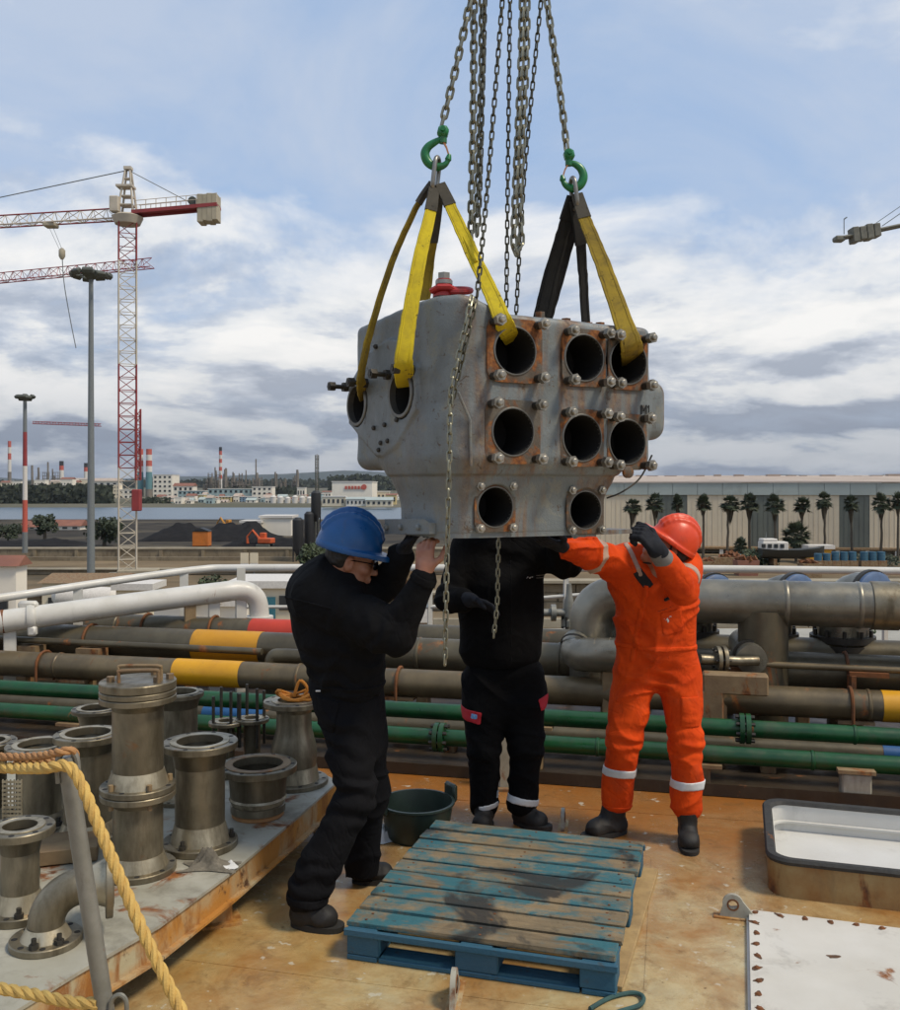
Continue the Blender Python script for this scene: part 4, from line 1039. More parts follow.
# refinery frames, one thing each cluster
rr = random.Random(8)
def refinery(label, pxa, pxb, Y, hmax, n):
    t = thing('refinery_unit', label, 'refinery', gp((pxa + pxb) / 2, Y, -8)); fr = MB(); co = MB()
    for i in range(n):
        px = rr.uniform(pxa, pxb); h = rr.uniform(0.35, 1) ** 1.3 * hmax; o = gp(px, Y + rr.uniform(-15, 15), -8); wd = rr.uniform(1.2, 3.0)
        if i % 2: co.cyl(o, o + Vector((0, 0, h)), wd * 0.6, n=8)
        else:
            for sx in (-1, 1):
                for sy in (-1, 1): fr.cyl(o + Vector((sx * wd, sy * wd, 0)), o + Vector((sx * wd, sy * wd, h * 0.8)), 0.35, n=4)
            for k in range(int(h * 0.8 / 4)): fr.box(o + Vector((0, 0, 4 * (k + 1))), (2 * wd + 1, 2 * wd + 1, 0.5))
    fr.build('steel_frame', M['refinery'], t, smooth=0); co.build('columns', M['refinery'], t)
refinery('brown refinery towers around the striped chimney', 205, 262, 1120, 34, 44)
refinery('refinery towers on the far shore right of the flare stack', 272, 300, 1120, 32, 22)
refinery('faint refinery steelwork at the far left', 28, 60, 1180, 38, 26)
refinery('refinery steelwork hidden low between floodlight pole and crane', 92, 112, 1180, 14, 12)
# far buildings: (name,label,px0,px1,pytop,Y,depth,wall,roof,storeys,bays)
def building(label, px0, px1, pyt, Y, mat, floors=2, bays=6, roof=None, z0=None, dep=14, win=True, name='far_building', pyr=None, cat='building'):
    z0 = -8.6 if z0 is None else z0
    a, b = P(px0, pyt, Y), P(px1, pyt, Y); wd = b.x - a.x; zt = a.z; t = thing(name, label, cat, ((a.x + b.x) / 2, Y, z0))
    mb = MB(); mb.box(((a.x + b.x) / 2, Y + dep / 2, (z0 + zt) / 2), (wd, dep, zt - z0)); mb.build('wall', M[mat], t, smooth=0)
    if roof:
        h = wd * 0.12 if pyr is None else (pyt - pyr) / FPX * Y; h = min(h, 6); e = wd * 0.02 + 0.2; mb = MB()
        mb.prism([(a.x - e, Y - e, zt), (a.x - e, Y + dep + e, zt), (a.x - e, Y + dep / 2, zt + h)], (wd + 2 * e, 0, 0)); mb.build('roof', M[roof], t, smooth=0)
    else:
        mb = MB(); mb.box(((a.x + b.x) / 2, Y + dep / 2, zt + 0.25), (wd + 0.6, dep + 0.6, 0.5)); mb.build('parapet', M['stackwhite'], t, smooth=0)
    if win:
        fh = (zt - z0) / floors; bw = wd / bays
        me = wrap('window', MB().box((0, 0, 0), (bw * 0.45, 0.3, fh * 0.42)), M['winglass'], 0)
        for f in range(floors):
            for k in range(bays): piece('window', me, t, (a.x + bw * (k + 0.5) - t.location.x, -0.05, fh * (f + 0.55)))
    return t
building('plain white block with reddish top right of the teal chimneys', 153, 172, 475, 900, 'whitewall', 5, 4, dep=25)
building('low white hall with red roof left of the crane mast', 66, 118, 481, 980, 'whitewall', 2, 8, 'roofred', pyr=478)
building('white low office with many windows behind the crane', 96, 133, 490, 800, 'whitewall', 2, 8)
building('long pale grey hall at the foot of the refinery', 208, 254, 489, 760, 'tealwall', 2, 9)
building('bright white end block of the long far hall', 252, 272, 487, 750, 'whitewall', 3, 4)
building('small red roofed house beside the white block', 173, 193, 486, 860, 'whitewall', 2, 4, 'tile', pyr=483)
building('pale teal sheds behind the sunlit houses', 178, 205, 491, 800, 'tealwall', 2, 6)
building('pale yellow house by the far waterside', 219, 231, 497, 640, 'yellowwall', 3, 4, dep=10)
building('pale blue house beside the yellow one at the waterside', 239, 254, 497, 645, 'bluewall', 3, 5, dep=10)
building('white house between the yellow and blue ones', 230.5, 239.5, 499, 650, 'whitewall', 2, 3, dep=10)
building('low white waterside houses right of the crane mast', 160, 190, 502.5, 620, 'whitewall', 1, 9, dep=10)
building('low cream waterside house with small windows', 190.5, 218, 501.5, 625, 'yellowwall', 1, 8, dep=10)
building('square white apartment block right of the blue house', 258, 270, 499, 640, 'whitewall', 3, 4, dep=10)
bt = building('big pale warehouse with faint red letters left of the grey block', 332, 372, 482, 560, 'whitewall', 2, 5, win=False, dep=40)
mb = MB()
for k in range(6): mb.box(P(346 + 3.2 * k, 487.5, 559.6), (1.3, 0.3, 1.8))
mb.lathe([(1.6, 0), (1.6, 0.3)], P(358 + 6, 487, 559.8), (0, -1, 0), n=12); mb.build('red_lettering', M['stackred'], bt, smooth=0)
building('low white sheds beneath the big pale warehouse', 322, 345, 497, 520, 'cream', 1, 5, dep=10)
building('cream shed right of the low white sheds', 346, 366, 499, 515, 'whitewall', 1, 5, 'roofblue', pyr=497, dep=10)
building('grey roofed shed behind the blue helmet', 366, 392, 500, 510, 'cream', 1, 5, 'roofblue', pyr=497, dep=10)
# white storage tanks row
for k in range(7):
    px = 273.5 + 7.2 * k; o = gp(px, 600, -8.6); zt = mz(497 + (k % 3) * 0.7, 600); r = 3.1 * 600 / FPX
    t = thing('storage_tank', ['leftmost', 'second', 'third', 'fourth', 'fifth', 'sixth', 'rightmost'][k] + ' white storage tank of the row left of the silos', 'tank', o, 0, 'white storage tanks')
    mb = MB(); mb.lathe([(r, 0), (r, zt + 8.6), (r * 0.5, zt + 9.4), (0.1, zt + 9.7)], (0, 0, 0), n=14); mb.build('shell', M['stackwhite'], t, local=True)
    mb = MB(); mb.lathe([(r * 1.03, (zt + 8.6) * 0.97), (r * 1.03, zt + 8.65)], (0, 0, 0), n=14, cap0=False, cap1=False); mb.build('top_ring', M['refinery'], t, local=True)
# dense waterfront town, houses too alike to tell apart
rh = random.Random(31)
def townhouse(px, wd, py, Y, mt, rf, lb, gr):
    z0 = -9.2; a, b = P(px, py, Y), P(px + wd, py, Y); w_ = b.x - a.x; t = thing('town_house', lb, 'house', ((a.x + b.x) / 2, Y, z0), 0, gr); h = a.z - z0
    mb = MB(); mb.box((0, 4, h / 2), (w_, 8, h)); mb.build('wall', M[mt], t, local=True, smooth=0)
    mb = MB()
    if rf: mb.prism([(-w_ / 2 - .2, -.3, h), (-w_ / 2 - .2, 8.3, h), (-w_ / 2 - .2, 4, h + 1.6)], (w_ + .4, 0, 0))
    else: mb.box((0, 4, h + 0.2), (w_ + 0.3, 8.3, 0.4))
    mb.build('roof', M[rf or 'stackwhite'], t, local=True, smooth=0)
    me = wrap('window', MB().box((0, 0, 0), (0.8, 0.2, 1.1)), M['winglass'], 0)
    n = max(2, int(w_ / 2.2))
    for f in range(max(1, int(h / 3.2))):
        for k in range(n): piece('window', me, t, (-w_ / 2 + w_ * (k + 0.5) / n, -0.05, 1.7 + 3.0 * f))
for k in range(76):
    px = rh.uniform(152, 398); Y = rh.uniform(575, 760); py = 503 - 0.022 * (Y - 575) - rh.uniform(0, 5.5)
    townhouse(px, rh.uniform(4, 10), py, Y, rh.choice(['whitewall', 'whitewall', 'cream', 'whitewall', 'yellowwall', 'tealwall']), rh.choice([None, None, 'roofblue', 'roofred', 'roofred', 'tile']), 'small pale house in the far waterfront town across the harbour', 'houses of the far waterfront town')
for k in range(9):
    px = rh.uniform(-10, 118); townhouse(px, rh.uniform(6, 14), rh.uniform(479, 485), rh.uniform(760, 900), rh.choice(['whitewall', 'cream']), rh.choice([None, 'tile', 'roofred']), 'pale building half hidden behind the woods on the far left shore', 'buildings behind the far left woods')
# random clutter of small houses on the far shore
cols = ['whitewall', 'cream', 'yellowwall', 'whitewall', 'tealwall']
for k, (px, wd, py, Y) in enumerate(((163, 9, 497, 680), (175, 8, 498, 690), (197, 7, 495, 700), (206, 9, 498, 660), (310, 12, 494, 700), (322, 9, 492, 720), (377, 12, 492, 600), (386, 10, 495, 560), (297, 8, 488, 820))):
    building(['tiny cream house right of the teal chimneys', 'tiny pale house below the red roofed one', 'tiny yellow house below the teal sheds', 'tiny white house left of the yellow waterside house', 'small far shed above the storage tanks', 'small white shed above the tanks near the pale warehouse', 'small shed beside the lifted block, far behind', 'low cream shed peeping out beside the lifted block', 'small teal shed above the left tanks'][k], px, px + wd, py, Y, cols[k % 5], 1, 3, 'tile' if k % 2 else None, dep=9)

# ------------------------------------------------------------------ dock-side things
def heap(label, pxa, pxb, pyt, Y, dep, seed):
    a, b = gp(pxa, Y, ZT), gp(pxb, Y, ZT); h = mz(pyt, Y) - ZT; nx_, ny_ = 48, 16; rr_ = random.Random(seed)
    ph = [rr_.uniform(0, 6.28) for _ in range(8)]; vs = []
    for j in range(ny_ + 1):
        for i in range(nx_ + 1):
            u = i / nx_; v = j / ny_
            e = max(0, min(1, min(u, 1 - u) * 5)) * max(0, 1 - abs(2 * v - 1)) ** 0.8
            z = h * e * (0.80 + 0.16 * math.sin(u * 9 + ph[0]) + 0.12 * math.sin(u * 23 + ph[1] + v * 4) + 0.06 * math.sin(u * 60 + v * 30 + ph[2]))
            vs.append((a.x + (b.x - a.x) * u, Y + dep * v, ZT - 0.1 + max(z, 0)))
    m = MB(); m.add(vs, [(j * (nx_ + 1) + i, j * (nx_ + 1) + i + 1, (j + 1) * (nx_ + 1) + i + 1, (j + 1) * (nx_ + 1) + i) for j in range(ny_) for i in range(nx_)])
    return tag(m.build('coal_heap', M['coal'], smooth=180), label, 'coal heap', 'coal heaps on the dock')
heap('long black coal heap behind the orange tank, right of crane', 128, 268, 522, 180, 24, 1)
heap('low flat black coal heap in front of the white sheds', 215, 335, 536, 164, 12, 2)
heap('low dark spoil heap left of the crane mast behind the wall', -40, 75, 540, 164, 14, 3)
t = thing('water_tank', 'orange box tank on four legs in front of the coal heap', 'tank', gp(202, 166, ZT))
mb = MB(); c = gp(202, 166, 0); mb.box((c.x, 166, mz(538.5, 166)), (2.75, 2.4, 2.5), ch=0.05); mb.build('tank_box', M['orangebox'], t, smooth=0)
mb = MB(); c2 = mz(531, 166); mb.prism([(c.x - 1.5, 164.7, c2), (c.x + 1.5, 164.7, c2), (c.x, 164.7, c2 + 0.6)], (0, 2.6, 0)); mb.build('lid', M['siloblack'], t, smooth=0)
for sx in (-1.2, 1.2):
    for sy in (-1.0, 1.0): mb = MB(); mb.cyl((c.x + sx, 166 + sy, ZT), (c.x + sx, 166 + sy, mz(545, 166)), 0.14, n=6); mb.build('leg', M['cranered'], t)
def digger(label, px, py, Y, s, mat, seed):
    o = gp(px, Y, mz(py, Y)); t = thing('excavator', label, 'excavator', o)
    mb = MB()
    for sy in (-1, 1): mb.box((0, sy * 1.0 * s, 0.4 * s), (3.2 * s, 0.6 * s, 0.8 * s), ch=0.2 * s)
    mb.build('track', M['lampdark'], t, local=True, smooth=0)
    mb = MB(); mb.box((-0.3 * s, 0, 1.5 * s), (3.0 * s, 2.2 * s, 1.1 * s), ch=0.15 * s); mb.build('body', M[mat], t, local=True, smooth=0)
    mb = MB(); mb.box((0.6 * s, -0.5 * s, 2.5 * s), (1.2 * s, 1.1 * s, 1.2 * s), ch=0.12 * s); mb.build('cab', M[mat], t, local=True, smooth=0)
    mb = MB(); mb.tube([(1.0 * s, 0.3 * s, 1.8 * s), (2.6 * s, 0.3 * s, 3.6 * s), (3.8 * s, 0.3 * s, 2.3 * s), (3.7 * s, 0.3 * s, 0.9 * s)], [0.28 * s, 0.24 * s, 0.2 * s, 0.3 * s], 6); mb.build('boom', M[mat], t, local=True)
    t.rotation_euler[2] = seed; return t
digger('yellow excavator standing beyond the coal heap near the water', 229, 532, 205, 0.85, 'machine', 2.6)
digger('orange red excavator on the low coal heap left of the silos', 265, 548, 165, 0.85, 'machinered', 2.9)
building('white quay shed with dark doors right of the yellow excavator', 241, 260, 523, 200, 'whitewall', 1, 3, z0=ZT, dep=6, name='quay_shed')
building('larger white shed with grey roof left of the black silos', 260, 291, 518, 202, 'whitewall', 1, 4, z0=ZT, dep=8, name='quay_shed', win=False)
building('small white house with red roof near the left floodlight mast', 50, 80, 526, 230, 'whitewall', 1, 3, 'tile', z0=ZT, dep=5, pyr=520, name='quay_house')
building('low white house with red roof at far left behind trees', 20, 44, 527, 235, 'whitewall', 1, 3, 'tile', z0=ZT, dep=5, pyr=521, name='quay_house')
for i, (px, pt, pb, wd, Y, lb) in enumerate(((298, 520, 548, 11, 150, 'left one of the three black silos beside the blue helmet'), (309, 514, 545, 9.5, 152, 'middle one of the black silos beside the blue helmet'), (316, 493, 514, 10, 153, 'tall black silo raised above the others beside the blue helmet'))):
    o = gp(px, Y, ZL); r = wd / 2 * Y / FPX; zt, zb = mz(pt, Y) + ZT - ZL, mz(pb, Y) + ZT - ZL; t = thing('silo', lb, 'silo', o, 0, 'black silos')
    mb = MB(); mb.lathe([(0.25, zb - 1.2 - ZT), (r, zb - ZT), (r, zt - ZT), (r * 0.5, zt + 0.4 - ZT)], n=14); mb.build('vessel', M['siloblack'], t, local=True)
    for k in range(4):
        a = k * PI / 2 + 0.5; mb = MB(); mb.cyl((r * 0.9 * math.cos(a), r * 0.9 * math.sin(a), 0), (r * 0.9 * math.cos(a), r * 0.9 * math.sin(a), zb - ZT + 0.3), 0.12, n=5); mb.build('leg', M['siloblack'], t, local=True)
mb = MB(); lattice(mb, gp(317, 156, ZT), P(317, 455, 156), 0.5, 22, 0.03); tag(mb.build('antenna_mast', M['lampdark'], smooth=0), 'thin dark lattice antenna rising behind the black silos', 'antenna')
# quay-side small buildings behind the rail on the left
building('white shed with sloping red roof at the left edge below the wall', -40, 16, 566, 62, 'whitewall', 1, 2, 'tile', z0=ZQ, dep=1.6, pyr=556, name='quay_shed')
building('low cream workshop with dark window behind the rail, near the floodlight base', 42, 118, 583, 84, 'cream', 1, 3, 'rustsupport', z0=ZQ, dep=6, pyr=576, name='workshop')
b_ = building('cream cabin with a teal door behind the white rail, next to the blue man', 233, 330, 588, 66, 'cream', 1, 4, z0=ZQ, dep=5, win=False, name='site_cabin')
mb = MB(); p = P(268.5, 608, 65.9); mb.box((p.x, 65.93, p.z - 0.5), (0.95, 0.12, 2.5)); mb.build('door', M['teal'], b_, smooth=0)
mb = MB(); p = P(287, 603, 65.9); mb.box((p.x, 65.93, p.z), (1.1, 0.12, 1.0)); mb.build('window', M['winglass'], b_, smooth=0)
for k, (a, b, pt, Y, lb) in enumerate(((154, 193, 604, 58, 'white container left of the rusty pipe support'), (194, 216, 603, 58.5, 'white container between the two pipe supports'), (217, 240, 606, 59, 'white container right of the pipe supports'))):
    building(lb, a, b, pt, Y, 'whitewall', 1, 2, z0=ZQ + 2, dep=2.5, win=False, name='container', cat='container')
building('long pale beige container behind the white pipe', 116, 150, 590, 74, 'cream', 1, 2, z0=ZQ, dep=3, win=False, name='container', cat='container')
t = thing('pressure_tank', 'white horizontal cylinder tank lying behind the left rail', 'tank', P(86, 601, 78))
mb = MB(); p0 = P(60, 596, 78); p1 = P(113, 599, 78); mb.tube([p0 + Vector((-.5, 0, 0)), p0, p1, p1 + Vector((.5, 0, 0))], [0.5, 0.95, 0.95, 0.5], 14); mb.build('shell', M['stackwhite'], t)
mb = MB()
for f in (0.2, 0.8): mb.box(p0.lerp(p1, f) + Vector((0, 0, -1.1)), (0.4, 1.6, 1.0))
mb.build('saddle', M['mast'], t, smooth=0)
# signal cabinet seen above the rail
t = thing('signal_board', 'two small square cream boards on posts above the white rail', 'sign', P(249, 575, 104))
for k in (0, 1):
    p = P(244.5 + 9.5 * k, 558, 104); mb = MB(); mb.box(p, (0.85, 0.2, 1.1)); mb.build('board', M['cream'], t, smooth=0)
    mb = MB(); mb.box(p + Vector((0, -0.02, -0.9)), (0.85, 0.2, 0.65)); mb.build('lamp_box', M['stackwhite'], t, smooth=0)
    mb = MB(); mb.cyl(p + Vector((0, 0.1, -0.5)), (p.x, p.y + 0.1, ZQ), 0.08, n=6); mb.build('post', M['mast'], t)
# boat, drums, clutter on the right
bt = thing('boat', 'small dark hulled boat with white cabin parked before the warehouse', 'boat', P(785, 560, 122))
mb = MB(); rgs = []
for f, wv, zz in ((0, 0.15, 0.55), (0.12, 0.9, 0.3), (0.4, 1.35, 0.12), (0.75, 1.35, 0.1), (1.0, 1.1, 0.25)):
    p = P(824, 556, 122).lerp(P(760, 556, 122), f); rgs.append([p + Vector((0, -wv, 0.75 + zz)), p + Vector((0, -wv * 0.75, 0)), p + Vector((0, 0, -0.45 + zz)), p + Vector((0, wv * 0.75, 0)), p + Vector((0, wv, 0.75 + zz))])
mb.ring_loft(rgs); mb.build('hull', M['hullblack'], bt, smooth=60)
mb = MB(); mb.box(P(773, 547, 122) + Vector((0, 0, 0)), (3.3, 2.0, 1.4), ch=0.1); mb.box(P(768, 542, 122), (1.9, 1.8, 0.9), ch=0.1); mb.build('cabin', M['stackwhite'], bt, smooth=0)
for k in range(4): mb = MB(); mb.box(P(763.5 + 6.2 * k, 546, 121) + Vector((0, -0.02, 0)), (0.5, 0.12, 0.5)); mb.build('window', M['winglass'], bt, smooth=0)
mb = MB(); mb.cyl(P(766, 541, 122), P(766, 532, 122), 0.05, n=5); mb.build('mast', M['mast'], bt)
mb = MB()
for f in (0.3, 0.8):
    p = P(824, 556, 122).lerp(P(760, 556, 122), f); mb.box((p.x, p.y, (p.z + ZT) / 2 - 0.3), (0.4, 2.0, p.z - ZT))
mb.build('cradle', M['rustsupport'], bt, smooth=0)
dl = ['first from the left', 'second from the left', 'third from the left', 'fourth from the left', 'fifth from the left', 'sixth from the left', 'seventh from the left', 'last on the right']
for k in range(8):
    px = 818 + 8.6 * k + (3 if k > 4 else 0); o = P(px, 560.5, 114); h = 1.05 if k > 1 else 0.85
    t = thing('steel_drum', 'blue drum on the terrace before the warehouse, ' + dl[k], 'drum', o, 0, 'blue drums')
    mb = MB(); r = 0.46; mb.lathe([(r, 0), (r, h * .33), (r * 1.06, h * .35), (r, h * .37), (r, h * .64), (r * 1.06, h * .66), (r, h * .68), (r, h)], n=12); mb.build('shell', M['barrel'], t, local=True)
    mb = MB(); mb.box((0, 0, -(o.z - ZT) / 2), (1.0, 1.0, o.z - ZT)); mb.build('crate_base', M['rustsupport'], t, local=True, smooth=0)
building('low yellow machine shelter behind the blue drums', 810, 832, 549, 128, 'bandyellow', 1, 2, z0=ZT, dep=2, win=False, name='machine_shelter')
for k, (px, wd, py, Y, mt, lb) in enumerate(((712, 30, 557, 118, 'rustsupport', 'rusty brown scrap skip left of the boat'), (735, 22, 560, 112, 'tile', 'dark red scrap bin on the terrace left of the boat'), (697, 16, 561, 113, 'rustsupport', 'low brown scrap pile box beside the orange helmet'), (727, 12, 554, 121, 'tealwall', 'pale teal covered crate near the boat'), (800, 20, 563, 110, 'rustsupport', 'low rusty steel stack before the blue drums'))):
    a = P(px, py, Y); b = P(px + wd, py, Y); t = thing('scrap_skip', lb, 'skip', ((a.x + b.x) / 2, Y, ZT)); wv = b.x - a.x; h = a.z - ZT
    mb = MB(); mb.prism([(-wv / 2 + 0.2, -1, 0), (wv / 2 - 0.2, -1, 0), (wv / 2, -1, h), (-wv / 2, -1, h)], (0, 2, 0)); mb.build('body', M[mt], t, local=True, smooth=0)
    mb = MB()
    for q in range(14): mb.box((rr.uniform(-wv / 2.4, wv / 2.4), rr.uniform(-.7, .7), h + rr.uniform(-.1, .2)), (rr.uniform(.3, 1.4), rr.uniform(.2, .6), rr.uniform(.1, .4)), m=Matrix.Rotation(rr.uniform(0, 3), 3, Vector((rr.random(), rr.random(), rr.random())).normalized()))
    mb.build('scrap', M['rust'], t, local=True, smooth=0)
# dock clutter behind the rail between the men
for k, (px, wd, pt, pb, Y, mt, lb) in enumerate(((575, 22, 543, 552, 120, 'machinered', 'orange red machine part behind the coverall sleeve on the dock'), (392, 20, 568, 580, 101, 'rustsupport', 'rusty steel box on the dock between the two dark men'), (415, 14, 606, 622, 70, 'stackwhite', 'white plastic crate on the quay between the two dark men'), (400, 12, 618, 628, 66, 'tile', 'brown scrap box on the quay near the blue man elbow'))):
    a = P(px, pt, Y); b = P(px + wd, pb, Y); t = thing('dock_crate', lb, 'crate', ((a.x + b.x) / 2, Y, b.z))
    mb = MB(); mb.box((0, 0, (a.z - b.z) / 2), (b.x - a.x, 1.5, a.z - b.z), ch=0.06); mb.build('box', M[mt], t, local=True, smooth=0)
    mb = MB(); mb.box((0, 0, (a.z - b.z) + 0.04), (b.x - a.x + 0.1, 1.6, 0.12), ch=0.02); mb.build('lid', M['mast'], t, local=True, smooth=0)
    zz = (ZT if px > 470 else ZL) if Y > 107 else ZQ
    mb = MB(); mb.box((0, 0, -(b.z - zz) / 2), (b.x - a.x - 0.3, 1.2, b.z - zz)); mb.build('stand', M['rustsupport'], t, local=True, smooth=0)
# ------------------------------------------------------------------ ship deck
mb = MB(); mb.add([(-14, -6, 0), (14, -6, 0), (14, 9.0, 0), (-14, 9.6, 0)], [(0, 1, 2, 3)])
deck = tag(mb.build('deck', M['deck'], smooth=0), kind='structure')
mb = MB(); mb.prism([(-14, -6, -0.02), (14, -6, -0.02), (14, 9.0, -0.02), (-14, 9.6, -0.02)], (0, 0, -9.5)); tag(mb.build('ship_hull', M['hullside'], smooth=0), kind='structure')
# plate added behind the pipes to block light coming over the deck edge
fp = thing('light_block_plate', 'low rusty steel plate added behind the pipes to block light', 'deck edge', (0, 9.0, 0))
mb = MB(); mb.prism([(-13.5, 9.2, 0.0), (13.5, 8.62, 0.0), (13.5, 8.64, 0.0), (-13.5, 9.22, 0.0)], (0, 0, 0.34)); mb.build('plate', M['rustsupport'], fp, smooth=0)
mb = MB(); mb.prism([(-13.5, 9.16, 0.34), (13.5, 8.58, 0.34), (13.5, 8.68, 0.34), (-13.5, 9.26, 0.34)], (0, 0, 0.015)); mb.build('cap_bar', M['rustsupport'], fp, smooth=0)
# raised weld seams between deck plates
U18 = Vector((math.cos(R(-16)), math.sin(R(-16)), 0)); V18 = Vector((-U18.y, U18.x, 0))
def strip(mb, a, b, wd, h): a = Vector(a); b = Vector(b); d = b - a; mb.box((a + b) / 2 + Vector((0, 0, h / 2 - 0.001)), (d.length, wd, h), math.atan2(d.y, d.x))
for k, (a, b) in enumerate((((-3, 4.1), (3.2, 2.6)), ((-2.4, 6.0), (4, 4.6)), ((0.98, 4.6), (0.35, 1.9)))):
    mb = MB(); strip(mb, (*a, 0), (*b, 0), 0.012, 0.003); mb.build('weld_seam', M['deck'], deck, smooth=0)

# ------------------------------------------------------------------ pipe rack
SL = -0.235; PD = Vector((1, SL, 0)).normalized(); PR = math.atan2(SL, 1)
def pX(px, Y0): u = (px - 450) / FPX; return u * Y0 / (1 - SL * u)
def pP(X, Y0, z): return Vector((X, Y0 + SL * X, z))
def pipe(label, Y0, z, r, Xa, Xb, mat, bands=(), welds=(), clamps=(), legs=(), group='deck pipes behind the men', flanges=()):
    t = thing('deck_pipe', label, 'pipe', pP((Xa + Xb) / 2, Y0, 0), 0, group)
    mb = MB(); mb.cyl(pP(Xa, Y0, z), pP(Xb, Y0, z), r, n=28); mb.build('pipe_run', M[mat], t)
    for (a, b, mt) in bands: mb = MB(); mb.cyl(pP(a, Y0, z), pP(b, Y0, z), r + 0.0022, n=28); mb.build('paint_band', M[mt], t)
    for a in welds: mb = MB(); mb.lathe([(r, -0.012), (r + 0.006, -0.006), (r + 0.006, 0.006), (r, 0.012)], pP(a, Y0, z), PD, n=28, cap0=False, cap1=False); mb.build('weld_ring', M[mat], t)
    for a in clamps:
        c = pP(a, Y0, z); pts = [c + Vector((0, 0, -z * 0.9)) - V_ * 0 for V_ in ()]
        nd = Vector((-PD.y, PD.x, 0)); pts = [c - nd * (r + 0.012) + Vector((0, 0, -r - 0.04))]
        for k in range(9): q = PI - PI * k / 8; pts.append(c + nd * ((r + 0.012) * math.cos(q)) + Vector((0, 0, (r + 0.012) * math.sin(q))))
        pts.append(c + nd * (r + 0.012) + Vector((0, 0, -r - 0.04)))
        mb = MB(); mb.tube(pts, 0.011, 6); mb.build('clamp', M['rust'], t)
    for a in legs:
        c = pP(a, Y0, 0); mb = MB(); mb.box((c.x, c.y, (z - r) / 2), (0.09, 0.11, z - r), PR, ch=0.008); mb.box((c.x, c.y, z - r - 0.004), (0.22, 0.16, 0.02), PR); mb.build('pipe_support', M['rustsupport'], t, smooth=0)
    for a in flanges:
        for s_ in (-1, 1):
            mb = MB(); c = pP(a + s_ * 0.018, Y0, z); f = mb.cyl(c - PD * 0.014, c + PD * 0.014, r * 1.75, n=24); fo = mb.build('flange', M[mat], t)
        for k in range(8):
            q = 2 * PI * k / 8 + 0.2; nd = Vector((-PD.y, PD.x, 0)); c = pP(a, Y0, z) + nd * (r * 1.45 * math.cos(q)) + Vector((0, 0, r * 1.45 * math.sin(q)))
            mb = MB(); mb.cyl(c - PD * 0.055, c + PD * 0.055, 0.012, n=6); mb.build('flange_bolt', M['darkmetal'], t)
    return t
XL, XR = -4.6, 3.9
pipe('front green pipe, upper of the two running across behind the men', 6.2, 0.33, 0.052, XL, XR, 'pipegreen', flanges=(pX(745, 6.2),), legs=(-2.2, 0.55, 2.9), clamps=(-2.2, 0.55, 2.9), welds=(-1.0, 1.1, 2.4), bands=[(pX(205, 6.2), pX(262, 6.2), 'pipegreen')])
pipe('lower green pipe nearest the deck, behind the men', 6.0, 0.215, 0.052, XL, XR, 'pipegreen', flanges=(pX(440, 6.0),), legs=(-2.6, -0.6, 1.5, 2.7), welds=(-1.4, 0.9, 2.1))
pipe('grey pipe with a bright yellow band, lowest of the big left pipes', 6.72, 0.40, 0.098, XL, XR, 'pipetan', [(pX(177, 6.72), pX(243, 6.72), 'bandyellow'), (pX(881, 6.72), pX(925, 6.72), 'bandyellow')], (pX(60, 6.72), pX(300, 6.72), pX(470, 6.72), pX(868, 6.72)), (pX(45, 6.72), pX(400, 6.72), pX(850, 6.72)), (-2.9, -0.35, 1.25, 2.6))
pipe('thick grey pipe with an ochre band, second row of the rack', 7.12, 0.535, 0.125, XL, XR, 'pipegrey', [(pX(197, 7.12), pX(263, 7.12), 'bandorange')], (pX(20, 7.12), pX(420, 7.12), pX(560, 7.12)), (pX(92, 7.12), pX(845, 7.12)), (-3.2, -0.2, 1.9, 3.4))
pipe('rear grey pipe with a red band beside the blue man', 7.62, 0.575, 0.115, XL, XR, 'pipegrey', [(pX(253, 7.62), pX(300, 7.62), 'bandred')], (pX(120, 7.62), pX(520, 7.62)), (pX(148, 7.62), pX(215, 7.62), pX(600, 7.62)), (-2.8, 0.4, 2.6))
pipe('rearmost low grey pipe at the deck edge', 8.05, 0.47, 0.12, XL, XR, 'pipegrey', (), (pX(330, 8.05),), (pX(230, 8.05),), (-3.0, -0.4, 2.2))
pipe('low dark blue banded pipe under the green ones at right', 6.45, 0.16, 0.06, XL, XR, 'pipegrey', [(pX(882, 6.45), 3.9, 'bandblue'), (pX(205, 6.45), pX(265, 6.45), 'bandblue')], (), (), (-2, 0, 2))
# slim pipe that turns down by the blue man
t = thing('slim_pipe', 'slim grey pipe running left and bending down beside the yellow band', 'pipe', P(268, 690, 6.85))
a = pP(XL, 6.9, 0.565); b = pP(pX(262, 6.9), 6.9, 0.545); mb = MB()
mb.tube([a, b], 0.027, 12); mb.build('pipe_run', M['pipegrey'], t)
c = pP(pX(272, 6.85), 6.85, 0.53); mb = MB(); mb.tube(bez([pP(pX(330, 6.85), 6.85, 0.53), c + PD * 0.08, c + PD * 0.01 + Vector((0, 0, -0.02)), c + PD * -0.005 + Vector((0, 0, -0.1)), c + Vector((0, 0, -0.35)), Vector((c.x, c.y, 0))], 6), 0.055, 14); mb.build('elbow', M['pipegrey'], t)
for px in (92, 30): q = pP(pX(px, 6.9), 6.9, 0); mb = MB(); mb.box((q.x, q.y, 0.45), (0.20, 0.14, 0.14), PR); mb.box((q.x, q.y, 0.26), (0.05, 0.05, 0.52), PR); mb.build('bracket', M['rustsupport'], t, smooth=0)
